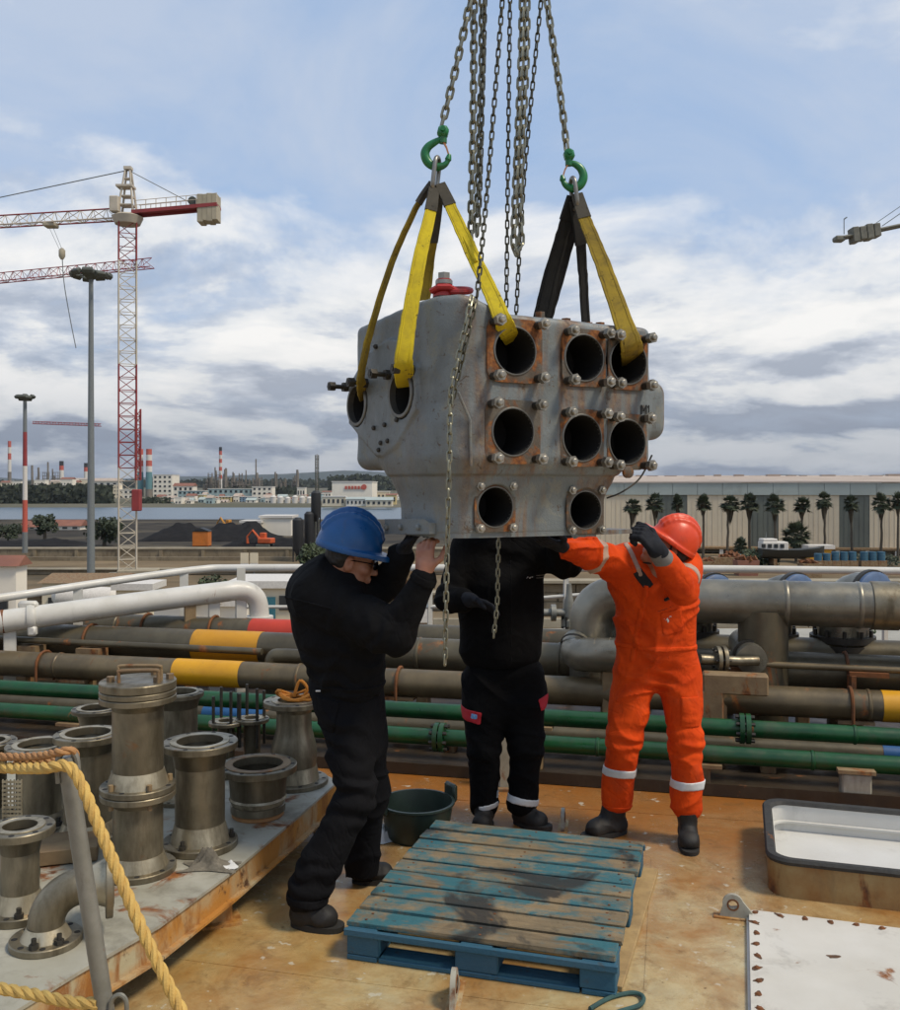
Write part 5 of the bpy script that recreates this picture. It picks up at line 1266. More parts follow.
# slim bar on the right with red brackets
t = thing('slim_pipe', 'slim rail-like pipe with rusty brackets on the right of the orange man', 'pipe', pP(2.0, 6.85, 0))
mb = MB(); mb.cyl(pP(pX(700, 6.85), 6.85, 0.615), pP(XR, 6.85, 0.605), 0.022, n=10); mb.build('pipe_run', M['pipetan'], t)
for px in (738, 868):
    q = pP(pX(px, 6.85), 6.85, 0); mb = MB(); mb.box((q.x, q.y, 0.578), (0.24, 0.1, 0.03), PR); mb.box((q.x - 0.1, q.y, 0.29), (0.03, 0.09, 0.56), PR); mb.build('bracket', M['rust'], t, smooth=0)
t = thing('pipe_plate', 'rust edged steel support plate under the valve at right of the orange man', 'bracket', pP(pX(715, 6.5), 6.5, 0))
q = pP(pX(735, 6.5), 6.5, 0); mb = MB(); mb.box((q.x, q.y, 0.545), (0.40, 0.12, 0.13), PR, ch=0.01); mb.build('plate', M['rustsupport'], t, smooth=0)
q = pP(pX(712, 6.5), 6.5, 0); mb = MB(); mb.box((q.x, q.y, 0.25), (0.14, 0.12, 0.5), PR, ch=0.01); mb.build('post', M['rustsupport'], t, smooth=0)

# dark painted tray under the pipes
tr_ = thing('pipe_shade_sheet', 'dark painted tray lying on the deck under the pipe rack', 'shade', (0, 7.0, 0))  # sheet added so the deck under the pipes looks shaded
mb = MB(); q0 = [pP(x, y, 0.004) for x, y in ((-4.8, 5.90), (4.2, 5.90), (4.2, 8.35), (-4.8, 8.35))]; mb.prism(q0, (0, 0, 0.008)); mb.build('shade_floor', M['shade'], tr_, smooth=0)
mb = MB(); q0 = [pP(x, y, 0.004) for x, y in ((-4.8, 5.88), (4.2, 5.88), (4.2, 5.90), (-4.8, 5.90))]; mb.prism(q0, (0, 0, 0.07)); mb.build('shade_lip', M['shade'], tr_, smooth=0)
# big silver header pipe
t = thing('header_pipe', 'big dull silver header pipe with elbow end behind the orange man', 'pipe', pP(2.2, 7.0, 0))
Y0, z, r = 7.0, 1.01, 0.152; xa = pX(615, Y0)
mb = MB(); mb.cyl(pP(xa, Y0, z), pP(4.4, Y0, z), r, n=36); mb.build('pipe_run', M['pipebig'], t)
c = pP(xa, Y0, z); pts = [c]
for k in range(1, 9):
    q = PI / 2 * k / 8; pts.append(c - PD * (0.17 * math.sin(q)) + Vector((0.0, 0, -0.17 * (1 - math.cos(q)))))
pts.append(pts[-1] + Vector((0, 0, -0.42)))
mb = MB(); mb.tube(pts, r, 28); mb.build('elbow', M['pipebig'], t)
for px in (650, 785, 858, 885):
    mb = MB(); mb.lathe([(r, -0.016), (r + 0.006, -0.008), (r + 0.006, 0.008), (r, 0.016)], pP(pX(px, Y0), Y0, z), PD, n=36, cap0=False, cap1=False); mb.build('weld_ring', M['pipebig'], t)
e0 = pP(pX(870, Y0), Y0, z); mb = MB(); mb.lathe([(r, 0), (r + 0.01, 0.004), (r + 0.01, 0.17), (r, 0.174)], e0, PD, n=36, cap0=False, cap1=False); mb.build('sleeve', M['stain'], t)
q = pP(pX(763, Y0), Y0, 0); mb = MB(); mb.cyl((q.x, q.y, 0.0), (q.x, q.y, z - 0.05), 0.165, n=24); mb.build('down_leg', M['pipegrey'], t)
q = pP(pX(880, Y0), Y0 + 0.0, 0); mb = MB(); mb.cyl((q.x + 0.35, q.y - 0.08, 0.0), (q.x + 0.35, q.y - 0.08, z - 0.05), 0.10, n=20); mb.build('down_leg', M['pipegrey'], t)
# insulated branch at the left foot of the header
t = thing('branch_pipe', 'insulated grey branch pipe with elbow left of the orange man', 'pipe', P(600, 660, 6.5))
b0 = P(640, 655, 6.35); b1 = P(592, 655, 6.45); b2 = P(578, 653, 6.6); b3 = P(600, 640, 6.8); b4 = P(622, 618, 6.95)
mb = MB(); mb.tube(bez([b0, b1, b2, b2 + Vector((0.02, 0.12, 0.05))], 6), 0.115, 22); mb.build('insulated_bend', M['pipebig'], t)
mb = MB(); mb.tube([b2 + Vector((0.03, 0.1, 0.0)), b3, b4], 0.085, 18); mb.build('riser', M['pipebig'], t)
mb = MB(); mb.lathe([(0.118, -0.01), (0.128, 0), (0.118, 0.01)], b2 + Vector((0, 0.03, 0.03)), (0.45, 0.75, 0.5), n=24, cap0=False, cap1=False); mb.build('band', M['darkmetal'], t)
for f in (0.25, 0.6, 0.9): mb = MB(); mb.lathe([(0.115, -0.006), (0.119, 0), (0.115, 0.006)], b0.lerp(b1, f), b1 - b0, n=22, cap0=False, cap1=False); mb.build('band_ring', M['stain'], t)
mb = MB(); q = b0.lerp(b1, 0.6); mb.box((q.x, q.y + 0.02, (q.z - 0.1) / 2), (0.12, 0.1, q.z - 0.1)); mb.build('pipe_support', M['rustsupport'], t, smooth=0)
# capped stub with nozzle valve
t = thing('drain_valve', 'capped round stub with a flanged nozzle valve right of the orange man', 'valve', P(745, 700, 6.3))
c = P(752, 660, 6.28); mb = MB(); mb.cyl(c + Vector((0.12, 0.6, 0.02)), c, 0.098, n=24); mb.build('stub', M['pipebig'], t)
mb = MB(); mb.lathe([(0.118, -0.012), (0.118, 0.012)], c + Vector((0.022, 0.11, 0)), (0.2, 1, 0.03), n=24); mb.build('rim', M['darkmetal'], t)
mb = MB(); mb.tube([c + Vector((0.03, -0.03, 0)), c + Vector((-0.1, -0.04, 0)), P(700, 659, 6.2)], 0.032, 12); mb.build('nozzle', M['stain'], t)
for px in (718, 724): mb = MB(); q = P(px, 659, 6.23); mb.cyl(q - Vector((0.012, 0, 0)), q + Vector((0.012, 0, 0)), 0.085, n=18); mb.build('flange', M['stain'], t)
for k in range(6):
    q = P(721, 659, 6.23) + Vector((0, 0.066 * math.cos(k * PI / 3), 0.066 * math.sin(k * PI / 3))); mb = MB(); mb.cyl(q - Vector((0.05, 0, 0)), q + Vector((0.05, 0, 0)), 0.009, n=6); mb.build('flange_bolt', M['darkmetal'], t)
mb = MB(); q = P(721, 659, 6.23); mb.box((q.x, q.y, q.z / 2), (0.06, 0.06, q.z)); mb.build('stand', M['rustsupport'], t, smooth=0)
# manifold outlets behind the header with blue covers
for k, (px, lb) in enumerate(((712, 'manifold outlet with blue cover next to the orange shoulder'), (793, 'middle manifold outlet with blue cover above the big silver pipe'), (869, 'rightmost manifold outlet with blue cover above the big silver pipe'))):
    Y = 7.55 - 0.235 * (px - 450) / FPX * 7; c = P(px, 597, Y); r = 0.185 if k != 2 else 0.20; ax = Vector((0.42, -0.9, 0)).normalized()
    t = thing('manifold_outlet', lb, 'pipe outlet', (c.x, c.y, 0), 0, 'manifold outlets with blue covers')
    pts = [c + ax * 0.02]
    for j in range(1, 8):
        q = PI / 2 * j / 7; pts.append(c - ax * (0.02 + 0.22 * math.sin(q)) + Vector((0, 0, -0.22 * (1 - math.cos(q)))))
    pts.append(Vector((pts[-1].x, pts[-1].y, 0.6)))
    mb = MB(); mb.tube(pts, r * 0.9, 24); mb.build('elbow', M['pipebig'], t)
    mb = MB(); mb.lathe([(r, 0), (r, 0.035)], c + ax * 0.0, ax, n=28); mb.build('flange_ring', M['darkmetal'], t)
    mb = MB(); mb.lathe([(r * 0.93, 0), (r * 0.93, 0.03), (r * 0.8, 0.045)], c + ax * 0.03, ax, n=28); mb.build('blue_cover', M['blueflange'], t)
    q = pts[-1]; mb = MB(); mb.cyl((q.x, q.y, 0.0), (q.x, q.y, 0.62), r * 0.55, n=18); mb.build('down_leg', M['pipegrey'], t)
    for zz in (0.60, 0.66): mb = MB(); mb.cyl((q.x, q.y, zz), (q.x, q.y, zz + 0.045), r * 1.15, n=22); mb.build('flange', M['darkmetal'], t)
    for j in range(10): a = 2 * PI * j / 10; mb = MB(); mb.cyl((q.x + r * 1.0 * math.cos(a), q.y + r * 1.0 * math.sin(a), 0.57), (q.x + r * 1.0 * math.cos(a), q.y + r * 1.0 * math.sin(a), 0.75), 0.014, n=6); mb.build('flange_bolt', M['darkmetal'], t)

# ------------------------------------------------------------------ rails and white pipe
rl = thing('handrail', 'white tubular handrail running along the deck edge from left to right', 'railing', (0, 8.6, 0))
pts = bez([P(-60, 605, 7.4), P(0, 598, 7.7), P(100, 583, 8.2), P(195, 570, 8.65), P(245, 568, 8.75), P(430, 568, 8.6), P(700, 569, 8.3), P(960, 572, 8.0)], 8)
mb = MB(); mb.tube(pts, 0.034, 12); mb.build('top_rail', M['white'], rl)
mb = MB(); mb.tube([P(245, 607, 8.75), P(430, 607, 8.6), P(700, 585, 8.3), P(960, 588, 8.0)], 0.016, 8); mb.build('mid_rail', M['white'], rl)
for px, py, Y in ((78, 587, 8.09), (184, 572, 8.6), (241, 568, 8.72), (430, 568, 8.6), (566, 569, 8.45), (655, 569, 8.35), (885, 572, 8.08)):
    q = P(px, py, Y); mb = MB(); mb.box((q.x, q.y, q.z / 2), (0.075 if px < 300 else 0.04, 0.03, q.z), 0.3); mb.build('post', M['white'], rl, smooth=0)
wp = thing('white_pipe', 'thick white pipe sloping along the left rail and bending down', 'pipe', P(130, 640, 7.0))
pts = bez([P(-70, 632, 7.45), P(0, 622, 7.6), P(130, 604, 7.95), P(215, 593, 8.2), P(240, 590.5, 8.3), P(254, 596, 8.35), P(259, 610, 8.37), P(259, 640, 8.37), P(259, 668, 8.37)], 8)
mb = MB(); mb.tube(pts, [0.094 - 0.012 * i / (len(pts) - 1) for i in range(len(pts))], 20); mb.build('pipe_run', M['white'], wp)
q = P(259, 616, 8.37); mb = MB()
for dz in (0.0, -0.05): mb.cyl(q + Vector((0, 0, dz)), q + Vector((0, 0, dz - 0.035)), 0.125, n=18)
mb.build('flange', M['white'], wp)
for px, py, Y, mt in ((3, 621.5, 7.61, 'rust'), (212, 593.5, 8.19, 'rust')):
    c = P(px, py, Y); mb = MB(); k_ = 0.096 if px < 50 else 0.088; mb.lathe([(k_ - 0.004, -0.016), (k_, 0), (k_ - 0.004, 0.016)], c, P(px + 10, py - 1.3, Y + 0.03) - c, n=20, cap0=False, cap1=False); mb.build('rust_ring', M[mt], wp)
c = P(32, 617.5, 7.68); dd = (P(45, 616, 7.71) - P(32, 617.5, 7.68)).normalized(); mb = MB(); mb.lathe([(0.105, -0.03), (0.114, 0), (0.105, 0.03)], c, dd, n=18); mb.box(c + Vector((-0.03, 0, 0.10)), (0.16, 0.06, 0.07), ch=0.02); mb.box(c + Vector((0.03, -0.06, -0.10)), (0.07, 0.06, 0.08), ch=0.015); mb.build('coupling', M['white'], wp)
for px, py, Y, mt in ((10, 625, 7.63, 'white'), (190, 599, 8.1, 'rustsupport'), (214, 596, 8.2, 'white'), (241, 593, 8.3, 'white')):
    q = P(px, py, Y); mb = MB(); mb.box((q.x, q.y, q.z / 2), (0.095, 0.05, q.z), 0.4, ch=0.006); mb.build('support_post', M[mt], wp, smooth=0)
# small fitting at the rail between the middle and the orange man
t = thing('sounding_valve', 'small weathered valve fitting on a stem between the two right men', 'valve', P(566, 660, 7.9))
q = P(569, 620, 7.9); mb = MB(); mb.tube([q + Vector((0.0, 0, -0.75)), q + Vector((0, 0, 0.05))], 0.03, 10); mb.build('stem', M['white'], t)
mb = MB(); mb.lathe([(0.03, -0.05), (0.065, -0.05), (0.065, 0.0), (0.045, 0.01), (0.045, 0.13), (0.028, 0.2), (0.02, 0.30)], q, n=14); mb.build('body', M['galv'], t)
mb = MB(); mb.cyl(q + Vector((-0.26, 0, 0.06)), q + Vector((0, 0, 0.06)), 0.032, n=12); mb.cyl(q + Vector((-0.15, 0, 0.06)), q + Vector((-0.11, 0, 0.06)), 0.07, n=14); mb.build('side_arm', M['galv'], t)
for j in range(6): a = j * PI / 3; mb = MB(); mb.cyl(q + Vector((0.055 * math.cos(a), 0.055 * math.sin(a), -0.07)), q + Vector((0.055 * math.cos(a), 0.055 * math.sin(a), 0.03)), 0.012, n=6); mb.build('bolt', M['darkmetal'], t)
t = thing('vent_post', 'pale square post standing behind the legs of the man in black', 'post', PZ(505, 790, 0))
q = PZ(505, 788, 0); mb = MB(); mb.box((q.x, q.y, 0.22), (0.075, 0.075, 0.44), ch=0.008); mb.build('post', M['tablewhite'], t, smooth=0); mb = MB(); mb.box((q.x, q.y, 0.008), (0.16, 0.16, 0.016)); mb.build('foot_plate', M['rustsupport'], t, smooth=0)
t = thing('pedestal', 'pale square steel pedestal on the deck behind the hatch', 'pedestal', PZ(855, 802, 0))
q = PZ(855, 803, 0); mb = MB(); mb.box((q.x, q.y, 0.09), (0.16, 0.12, 0.18), PR, ch=0.01); mb.build('foot', M['tablewhite'], t, smooth=0); mb = MB(); mb.box((q.x, q.y, 0.19), (0.2, 0.14, 0.02), PR); mb.build('cap', M['rustsupport'], t, smooth=0)

# ------------------------------------------------------------------ hatch and cover plate
def rrect(c, u, v, hw, hh, r, z, n=7):
    pts = []
    for (sx, sy, a0) in ((1, 1, 0), (-1, 1, PI / 2), (-1, -1, PI), (1, -1, 1.5 * PI)):
        for k in range(n):
            a = a0 + PI / 2 * k / (n - 1); p = c + u * (sx * (hw - r) + r * math.cos(a)) + v * (sy * (hh - r) + r * math.sin(a)); pts.append(Vector((p.x, p.y, z)))
    return pts
UH = Vector((math.cos(R(-17)), math.sin(R(-17)), 0)); VH = Vector((-UH.y, UH.x, 0))
nl = PZ(764, 862, 0.155); ctr = nl + UH * 0.62 + VH * 0.44; ctr.z = 0
ha = thing('deck_hatch', 'open white hatch coaming with black gasket rim at the right edge', 'hatch', ctr)
mb = MB(); mb.ring_loft([rrect(ctr, UH, VH, 0.60, 0.42, 0.10, 0.0), rrect(ctr, UH, VH, 0.60, 0.42, 0.10, 0.145)], False, False); mb.build('outer_wall', M['coaming'], ha)
mb = MB(); mb.ring_loft([rrect(ctr, UH, VH, 0.57, 0.39, 0.085, 0.150), rrect(ctr, UH, VH, 0.57, 0.39, 0.085, 0.02), rrect(ctr, UH, VH, 0.02, 0.02, 0.01, 0.02)], False, True); mb.build('inner_wall', M['whitehatch'], ha, smooth=30)
mb = MB(); mb.ring_loft([rrect(ctr, UH, VH, 0.565, 0.385, 0.085, 0.152), rrect(ctr, UH, VH, 0.608, 0.428, 0.105, 0.145), rrect(ctr, UH, VH, 0.612, 0.432, 0.105, 0.160), rrect(ctr, UH, VH, 0.604, 0.424, 0.10, 0.172), rrect(ctr, UH, VH, 0.574, 0.394, 0.085, 0.170)], closed=True); mb.build('gasket', M['rubber'], ha)
mb = MB(); mb.ring_loft([rrect(ctr, UH, VH, 0.569, 0.389, 0.085, 0.075), rrect(ctr, UH, VH, 0.555, 0.375, 0.08, 0.073), rrect(ctr, UH, VH, 0.555, 0.375, 0.08, 0.063), rrect(ctr, UH, VH, 0.569, 0.389, 0.085, 0.060)], closed=True); mb.build('inner_ledge', M['whitehatch'], ha, smooth=30)
c0 = PZ(749, 909, 0.03); pc = c0 + UH * 0.75 - VH * 0.6; pc.z = 0
cp = thing('cover_plate', 'flat white bolted cover plate on deck in the bottom right corner', 'cover plate', pc)
mb = MB(); mb.ring_loft([rrect(pc, UH, VH, 0.76, 0.61, 0.03, 0.0), rrect(pc, UH, VH, 0.76, 0.61, 0.03, 0.012), rrect(pc, UH, VH, 0.75, 0.60, 0.03, 0.014), rrect(pc, UH, VH, 0.75, 0.60, 0.03, 0.028)], False, True); mb.build('plate', M['whiteplate'], cp, smooth=30)
rr = random.Random(4)
bm = wrap('bolt', MB().lathe([(0.013, 0), (0.012, 0.002), (0.010, 0.003)], n=10).lathe([(0.009, 0.002), (0.009, 0.005), (0.007, 0.006)], n=6), M['rust'])
sm = MB(); sm.add([(0.03 * math.cos(a) * (1 + 0.35 * math.sin(3 * a + 1)), 0.02 * math.sin(a) * (1 + 0.3 * math.cos(2 * a)), 0.0) for a in np.linspace(0, 2 * PI, 14, endpoint=False)], [tuple(range(14))]); smm = wrap('rust_bloom', sm, M['stain_rust'], 0)
def pbolt(s_, t_):
    p = UH * s_ + VH * t_; q = Quaternion((0, 0, 1), rr.uniform(0, 6)); b = piece('bolt', bm, cp, (p.x, p.y, 0.028), q)
    piece('rust_bloom', smm, b, (0, 0, 0.0012), None, (rr.uniform(0.5, 0.8), rr.uniform(0.6, 0.9), 1))
for k in range(13): pbolt(-0.725 + rr.uniform(-.004, .004), 0.575 - k * 0.095)
for k in range(1, 16): pbolt(-0.725 + k * 0.097, 0.575 + rr.uniform(-.004, .004))
p = UH * -0.45 + VH * 0.27; piece('rust_bloom', smm, cp, (p.x, p.y, 0.0295), None, (0.8, 0.8, 0.8))

# pad eyes (lugs)
def lug(label, px, py, rz_, s=1.0):
    o = PZ(px, py, 0); t = thing('pad_eye', label, 'pad eye', o, rz_, 'lifting lugs on deck')
    mb = MB(); n = 12; r = 0.052 * s; prof = [(-0.075 * s, 0), (0.085 * s, 0), (0.06 * s, 0.05 * s)]
    out = [Vector((-0.068 * s, 0, 0)), Vector((0.13 * s, 0, 0)), Vector((0.10 * s, 0, 0.03 * s))]
    out += [Vector((r * math.cos(a), 0, 0.07 * s + r * math.sin(a))) for a in np.linspace(R(20), R(195), n)]
    # ring between outer contour and the hole
    m_ = len(out); hole = []
    for p in out:
        d = Vector((p.x, 0, p.z - 0.07 * s)); d.normalize(); hole.append(Vector((d.x * 0.022 * s, 0, 0.07 * s + d.z * 0.022 * s)))
    e = Vector((0, 0.018, 0)); mb.ring_loft([[p - e / 2 for p in hole], [p - e / 2 for p in out], [p + e / 2 for p in out], [p + e / 2 for p in hole]], closed=True); mb.build('eye_plate', M['tablewhite'], t, local=True, smooth=30)
    mb = MB(); mb.lathe([(0.022 * s, -0.012), (0.03 * s, -0.012), (0.03 * s, 0.012), (0.022 * s, 0.012)], (0, 0, 0.07 * s), (0, 1, 0), n=14, cap0=False, cap1=False); mb.build('eye_ring', M['rust'], t, local=True)
    mb = MB(); mb.box((0.03 * s, 0, 0.002), (0.25 * s, 0.05, 0.008)); mb.build('weld_bead', M['rustedge'], t, local=True, smooth=0)
lug('white lug with a round eye on the deck left of the cover plate', 733, 918, R(-17), 0.82)
lug('white lug standing edge-on in front of the pallet', 454, 1004, R(83), 1.0)
lug('small white lug on the deck right of the black boots', 563, 829, R(80), 0.9)
# ------------------------------------------------------------------ pallet
nl, nr, fl, fr = PZ(340, 925, 0.144), PZ(612, 951, 0.144), PZ(437, 821, 0.144), PZ(648, 841, 0.144)
up_ = ((nr - nl) + (fr - fl)).normalized(); vp_ = Vector((-up_.y, up_.x, 0)); pc = (nl + nr + fl + fr) / 4; pc.z = 0
pa = thing('pallet', 'worn blue painted wooden pallet lying on the deck in the foreground', 'pallet', pc, R(-16.2))
PW, PL = 1.02, 1.16; rr = random.Random(9); nb = 9; bw = PL / nb
for i in range(nb):
    wv = bw - rr.uniform(0.014, 0.032); mb = MB(); mb.box((0, 0, 0), (PW + rr.uniform(-.008, .008), wv, 0.021), ch=0.003)
    # chipped ends
    v2 = []
    for (x, y, z) in mb.v:
        if abs(x) > PW / 2 - 0.03: x += rr.uniform(-.004, .004)
        v2.append((x, y + rr.uniform(-.0015, .0015), z))
    mb.v = v2; o = mb.build('top_board', M['palletwood'], pa, local=True, smooth=0); o.location = (rr.uniform(-.004, .004), -PL / 2 + bw * (i + 0.5), 0.1335); o.rotation_euler = (rr.uniform(-.02, .02), rr.uniform(-.004, .004), rr.uniform(-.006, .006))
for sx in (-1, 0, 1):
    mb = MB(); mb.box((0, 0, 0), (0.12, PL, 0.02), ch=0.003); o = mb.build('stringer_board', M['palletblue'], pa, local=True, smooth=0); o.location = (sx * (PW / 2 - 0.062), 0, 0.112)
    mb = MB(); mb.box((0, 0, 0), (0.12, PL, 0.02), ch=0.003); o = mb.build('bottom_board', M['palletblue'], pa, local=True, smooth=0); o.location = (sx * (PW / 2 - 0.062), 0, 0.0105)
    for sy in (-1, 0, 1):
        mb = MB(); mb.box((0, 0, 0), (0.128 if sx else 0.16, 0.13, 0.08), ch=0.004); o = mb.build('block', M['palletblue'], pa, local=True, smooth=0); o.location = (sx * (PW / 2 - 0.066), sy * (PL / 2 - 0.066), 0.0615)
for sy in (-1, 1):
    mb = MB(); mb.box((0, 0, 0), (PW - 0.26, 0.10, 0.018), ch=0.003); o = mb.build('bottom_board', M['palletblue'], pa, local=True, smooth=0); o.location = (0, sy * (PL / 2 - 0.051), 0.010)
    mb = MB(); mb.box((0, 0, 0), (PW + 0.012, 0.018, 0.026), ch=0.003); o = mb.build('edge_strip', M['palletblue'], pa, local=True, smooth=0); o.location = (0, sy * (PL / 2 + 0.004), 0.1085)
nm = wrap('nail', MB().lathe([(0.0055, 0), (0.0055, 0.0012)], n=8), M['rust'])
for i in range(nb):
    for sx in (-1, 0, 1):
        for q in (-0.3, 0.3): piece('nail', nm, pa, (sx * (PW / 2 - 0.062) + rr.uniform(-.02, .02), -PL / 2 + bw * (i + 0.5 + q * 0.7), 0.1443))
a = PZ(655, 868, 0.02); b = PZ(618, 985, 0.02); mb = MB(); d = b - a; mb.box((a + b) / 2 - Vector((0.03, 0, 0.009)), (d.length, 0.09, 0.02), math.atan2(d.y, d.x), ch=0.002); tag(mb.build('plank', M['plank'], smooth=0), 'thin bare wooden plank under the right side of the pallet', 'plank')
mb = MB(); pts = bez([PZ(590, 1009, 0.008), PZ(610, 998, 0.008), PZ(632, 993, 0.01), PZ(643, 997, 0.012), PZ(640, 1005, 0.012), PZ(622, 1011, 0.01), PZ(600, 1018, 0.008)], 8); mb.tube(pts, 0.008, 8); tag(mb.build('cord', M['ropegreen']), 'short loop of green cord lying below the pallet', 'cord')
# tub
o = PZ(417, 836, 0); o.z = 0; tb = thing('tub', 'dark green plastic tub behind the pallet by the blue man foot', 'tub', o)
prof = [(0.150, 0.0), (0.162, 0.02), (0.186, 0.165), (0.196, 0.172), (0.196, 0.182), (0.182, 0.182), (0.158, 0.03), (0.05, 0.025)]
mb = MB(); mb.lathe(prof, n=36); mb.build('tub_shell', M['tub'], tb, local=True)
for a in (0.55, 0.55 + PI):
    c = Vector((0.205 * math.cos(a), 0.205 * math.sin(a), 0.195)); mb = MB(); mb.box(c, (0.03, 0.10, 0.09), a, ch=0.01); mb.build('handle', M['tub'], tb, local=True)
def crumple(name, c, sx, sy, sz, mat, label, cat, seed):
    m = MB(); rr = random.Random(seed); n = 22; vs = []
    for j in range(n):
        for i in range(n):
            u = i / (n - 1) - 0.5; v = j / (n - 1) - 0.5; e = max(0, 1 - (2 * math.hypot(u, v)) ** 2)
            z = sz * e * (0.45 + 0.35 * math.sin(9 * u + 3 + 5 * v + seed) + 0.3 * math.sin(17 * v - 7 * u + seed * 2) + 0.25 * rr.random())
            vs.append((c.x + u * sx * (1 + 0.2 * math.sin(7 * v + seed)), c.y + v * sy * (1 + 0.2 * math.sin(6 * u + seed)), c.z + 0.004 + max(0, z)))
    m.add(vs, [(j * n + i, j * n + i + 1, (j + 1) * n + i + 1, (j + 1) * n + i) for j in range(n - 1) for i in range(n - 1)])
    return tag(m.build(name, mat, smooth=180), label, cat)
crumple('rag', PZ(388, 838, 0), 0.13, 0.16, 0.12, M['paper'], 'crumpled white rag beside the green tub', 'rag', 3)

# ------------------------------------------------------------------ spool table
ZTB = 0.25
tpoly = [PZ(338, 781, ZTB), PZ(300, 815, ZTB), PZ(233, 871, ZTB), PZ(160, 925, ZTB), PZ(78, 972, ZTB), Vector((-1.55, 2.2, ZTB)), Vector((-3.4, 2.2, ZTB)), Vector((-3.4, 5.5, ZTB)), Vector((-0.75, 5.22, ZTB))]
tb = thing('steel_table', 'low pale steel platform with rusty edge carrying the pipe spools', 'platform', (-1.8, 4.0, 0))
mb = MB(); mb.prism([p - Vector((0, 0, 0.012)) for p in tpoly], (0, 0, 0.012)); mb.build('top_plate', M['tablewhite'], tb, smooth=0)
mb = MB(); cen = sum(tpoly, Vector()) / len(tpoly)
ins = [p + (Vector((cen.x, cen.y, p.z)) - p).normalized() * 0.012 for p in tpoly]
mb.ring_loft([[p + Vector((0, 0, -0.013)) for p in ins], [p + Vector((0, 0, -0.118)) for p in ins]], False, False); mb.build('edge_channel', M['rustedge'], tb, smooth=0)
# bottom lip
for k in range(5):
    a, b = ins[k] - Vector((0, 0, 0.118)), ins[k + 1] - Vector((0, 0, 0.118)); d = b - a; nn = Vector((-d.y, d.x, 0)).normalized() * -0.03
    mb = MB(); mb.box((a + b) / 2 + nn * -0.5 * 0, (d.length, 0.05, 0.010), math.atan2(d.y, d.x)); mb.build('channel_lip', M['rustedge'], tb, smooth=0)
for px, py in ((222, 926), (330, 832), (60, 1060), (-30, 900)):
    q = PZ(px, py, 0); mb = MB(); mb.box((q.x - 0.02, q.y + 0.05, 0.066), (0.09, 0.09, 0.132), R(20), ch=0.006); mb.build('leg', M['rustedge'], tb, smooth=0)
    mb = MB(); mb.box((q.x - 0.02, q.y + 0.05, 0.006), (0.16, 0.15, 0.012), R(20)); mb.build('foot_plate', M['rustedge'], tb, smooth=0)
def ring(mb, ri, ro, z0, z1, n=36, o=(0, 0, 0), ax=(0, 0, 1)):
    o = Vector(o); x, y, z = frame_from(ax); c = 0.003
    prof = [(ri, z0), (ro - c, z0), (ro, z0 + c), (ro, z1 - c), (ro - c, z1), (ri, z1)]
    mb.ring_loft([[o + z * h + x * (r * math.cos(2 * PI * k / n)) + y * (r * math.sin(2 * PI * k / n)) for k in range(n)] for r, h in prof], closed=True)
HOLE_DISC = wrap('dark_hole_disc', MB().lathe([(0.0105, -0.001), (0.0105, 0.0008)], n=10), M['bore'])  # flat dark discs; the shade inside bolt holes is put into their colour
NUTB = wrap('stud_bolt', MB().cyl((0, 0, -0.01), (0, 0, 0.035), 0.009, n=8).cyl((0, 0, 0), (0, 0, 0.016), 0.016, n=6), M['darkmetal'])
RNUT = wrap('nut', MB().cyl((0, 0, -0.002), (0, 0, 0.02), 0.016, n=6), M['rustsupport'])
def flange(t, ri, ro, z0, z1, holes=8, mat='stain', o=(0, 0, 0), ax=(0, 0, 1), top=True, raised=True, name='flange', seed=0):
    mb = MB(); ring(mb, ri, ro, z0, z1, o=o, ax=ax); f = mb.build(name, M[mat], t, local=True, smooth=35)
    o = Vector(o); x, y, z = frame_from(ax)
    if raised:
        mb = MB(); zz = z1 if top else z0 - 0.003; ring(mb, ri, ri + (ro - ri) * 0.45, zz, zz + 0.003, o=o, ax=ax); mb.build('raised_face', M['stainbright'], f, local=True, smooth=35)
    if holes:
        rb = ri + (ro - ri) * 0.70
        for k in range(holes):
            a = 2 * PI * (k + 0.37 + seed * 0.21) / holes; c = o + x * (rb * math.cos(a)) + y * (rb * math.sin(a)); s_ = 1 if top else -1; zz = z1 if top else z0
            piece('dark_hole_disc', HOLE_DISC, f, c + z * zz, quat_z(z * s_))
    return f
def shell(t, prof, th, mat='stain', name='pipe_body', o=(0, 0, 0), ax=(0, 0, 1), n=36):
    """open tube from (radius, height) pairs with wall thickness"""
    mb = MB(); o = Vector(o); x, y, z = frame_from(ax)
    full = prof + [(r - th, h) for r, h in reversed(prof)]
    mb.ring_loft([[o + z * h + x * (r * math.cos(2 * PI * k / n)) + y * (r * math.sin(2 * PI * k / n)) for k in range(n)] for r, h in full], closed=True)
    return mb.build(name, M[mat], t, local=True, smooth=35)
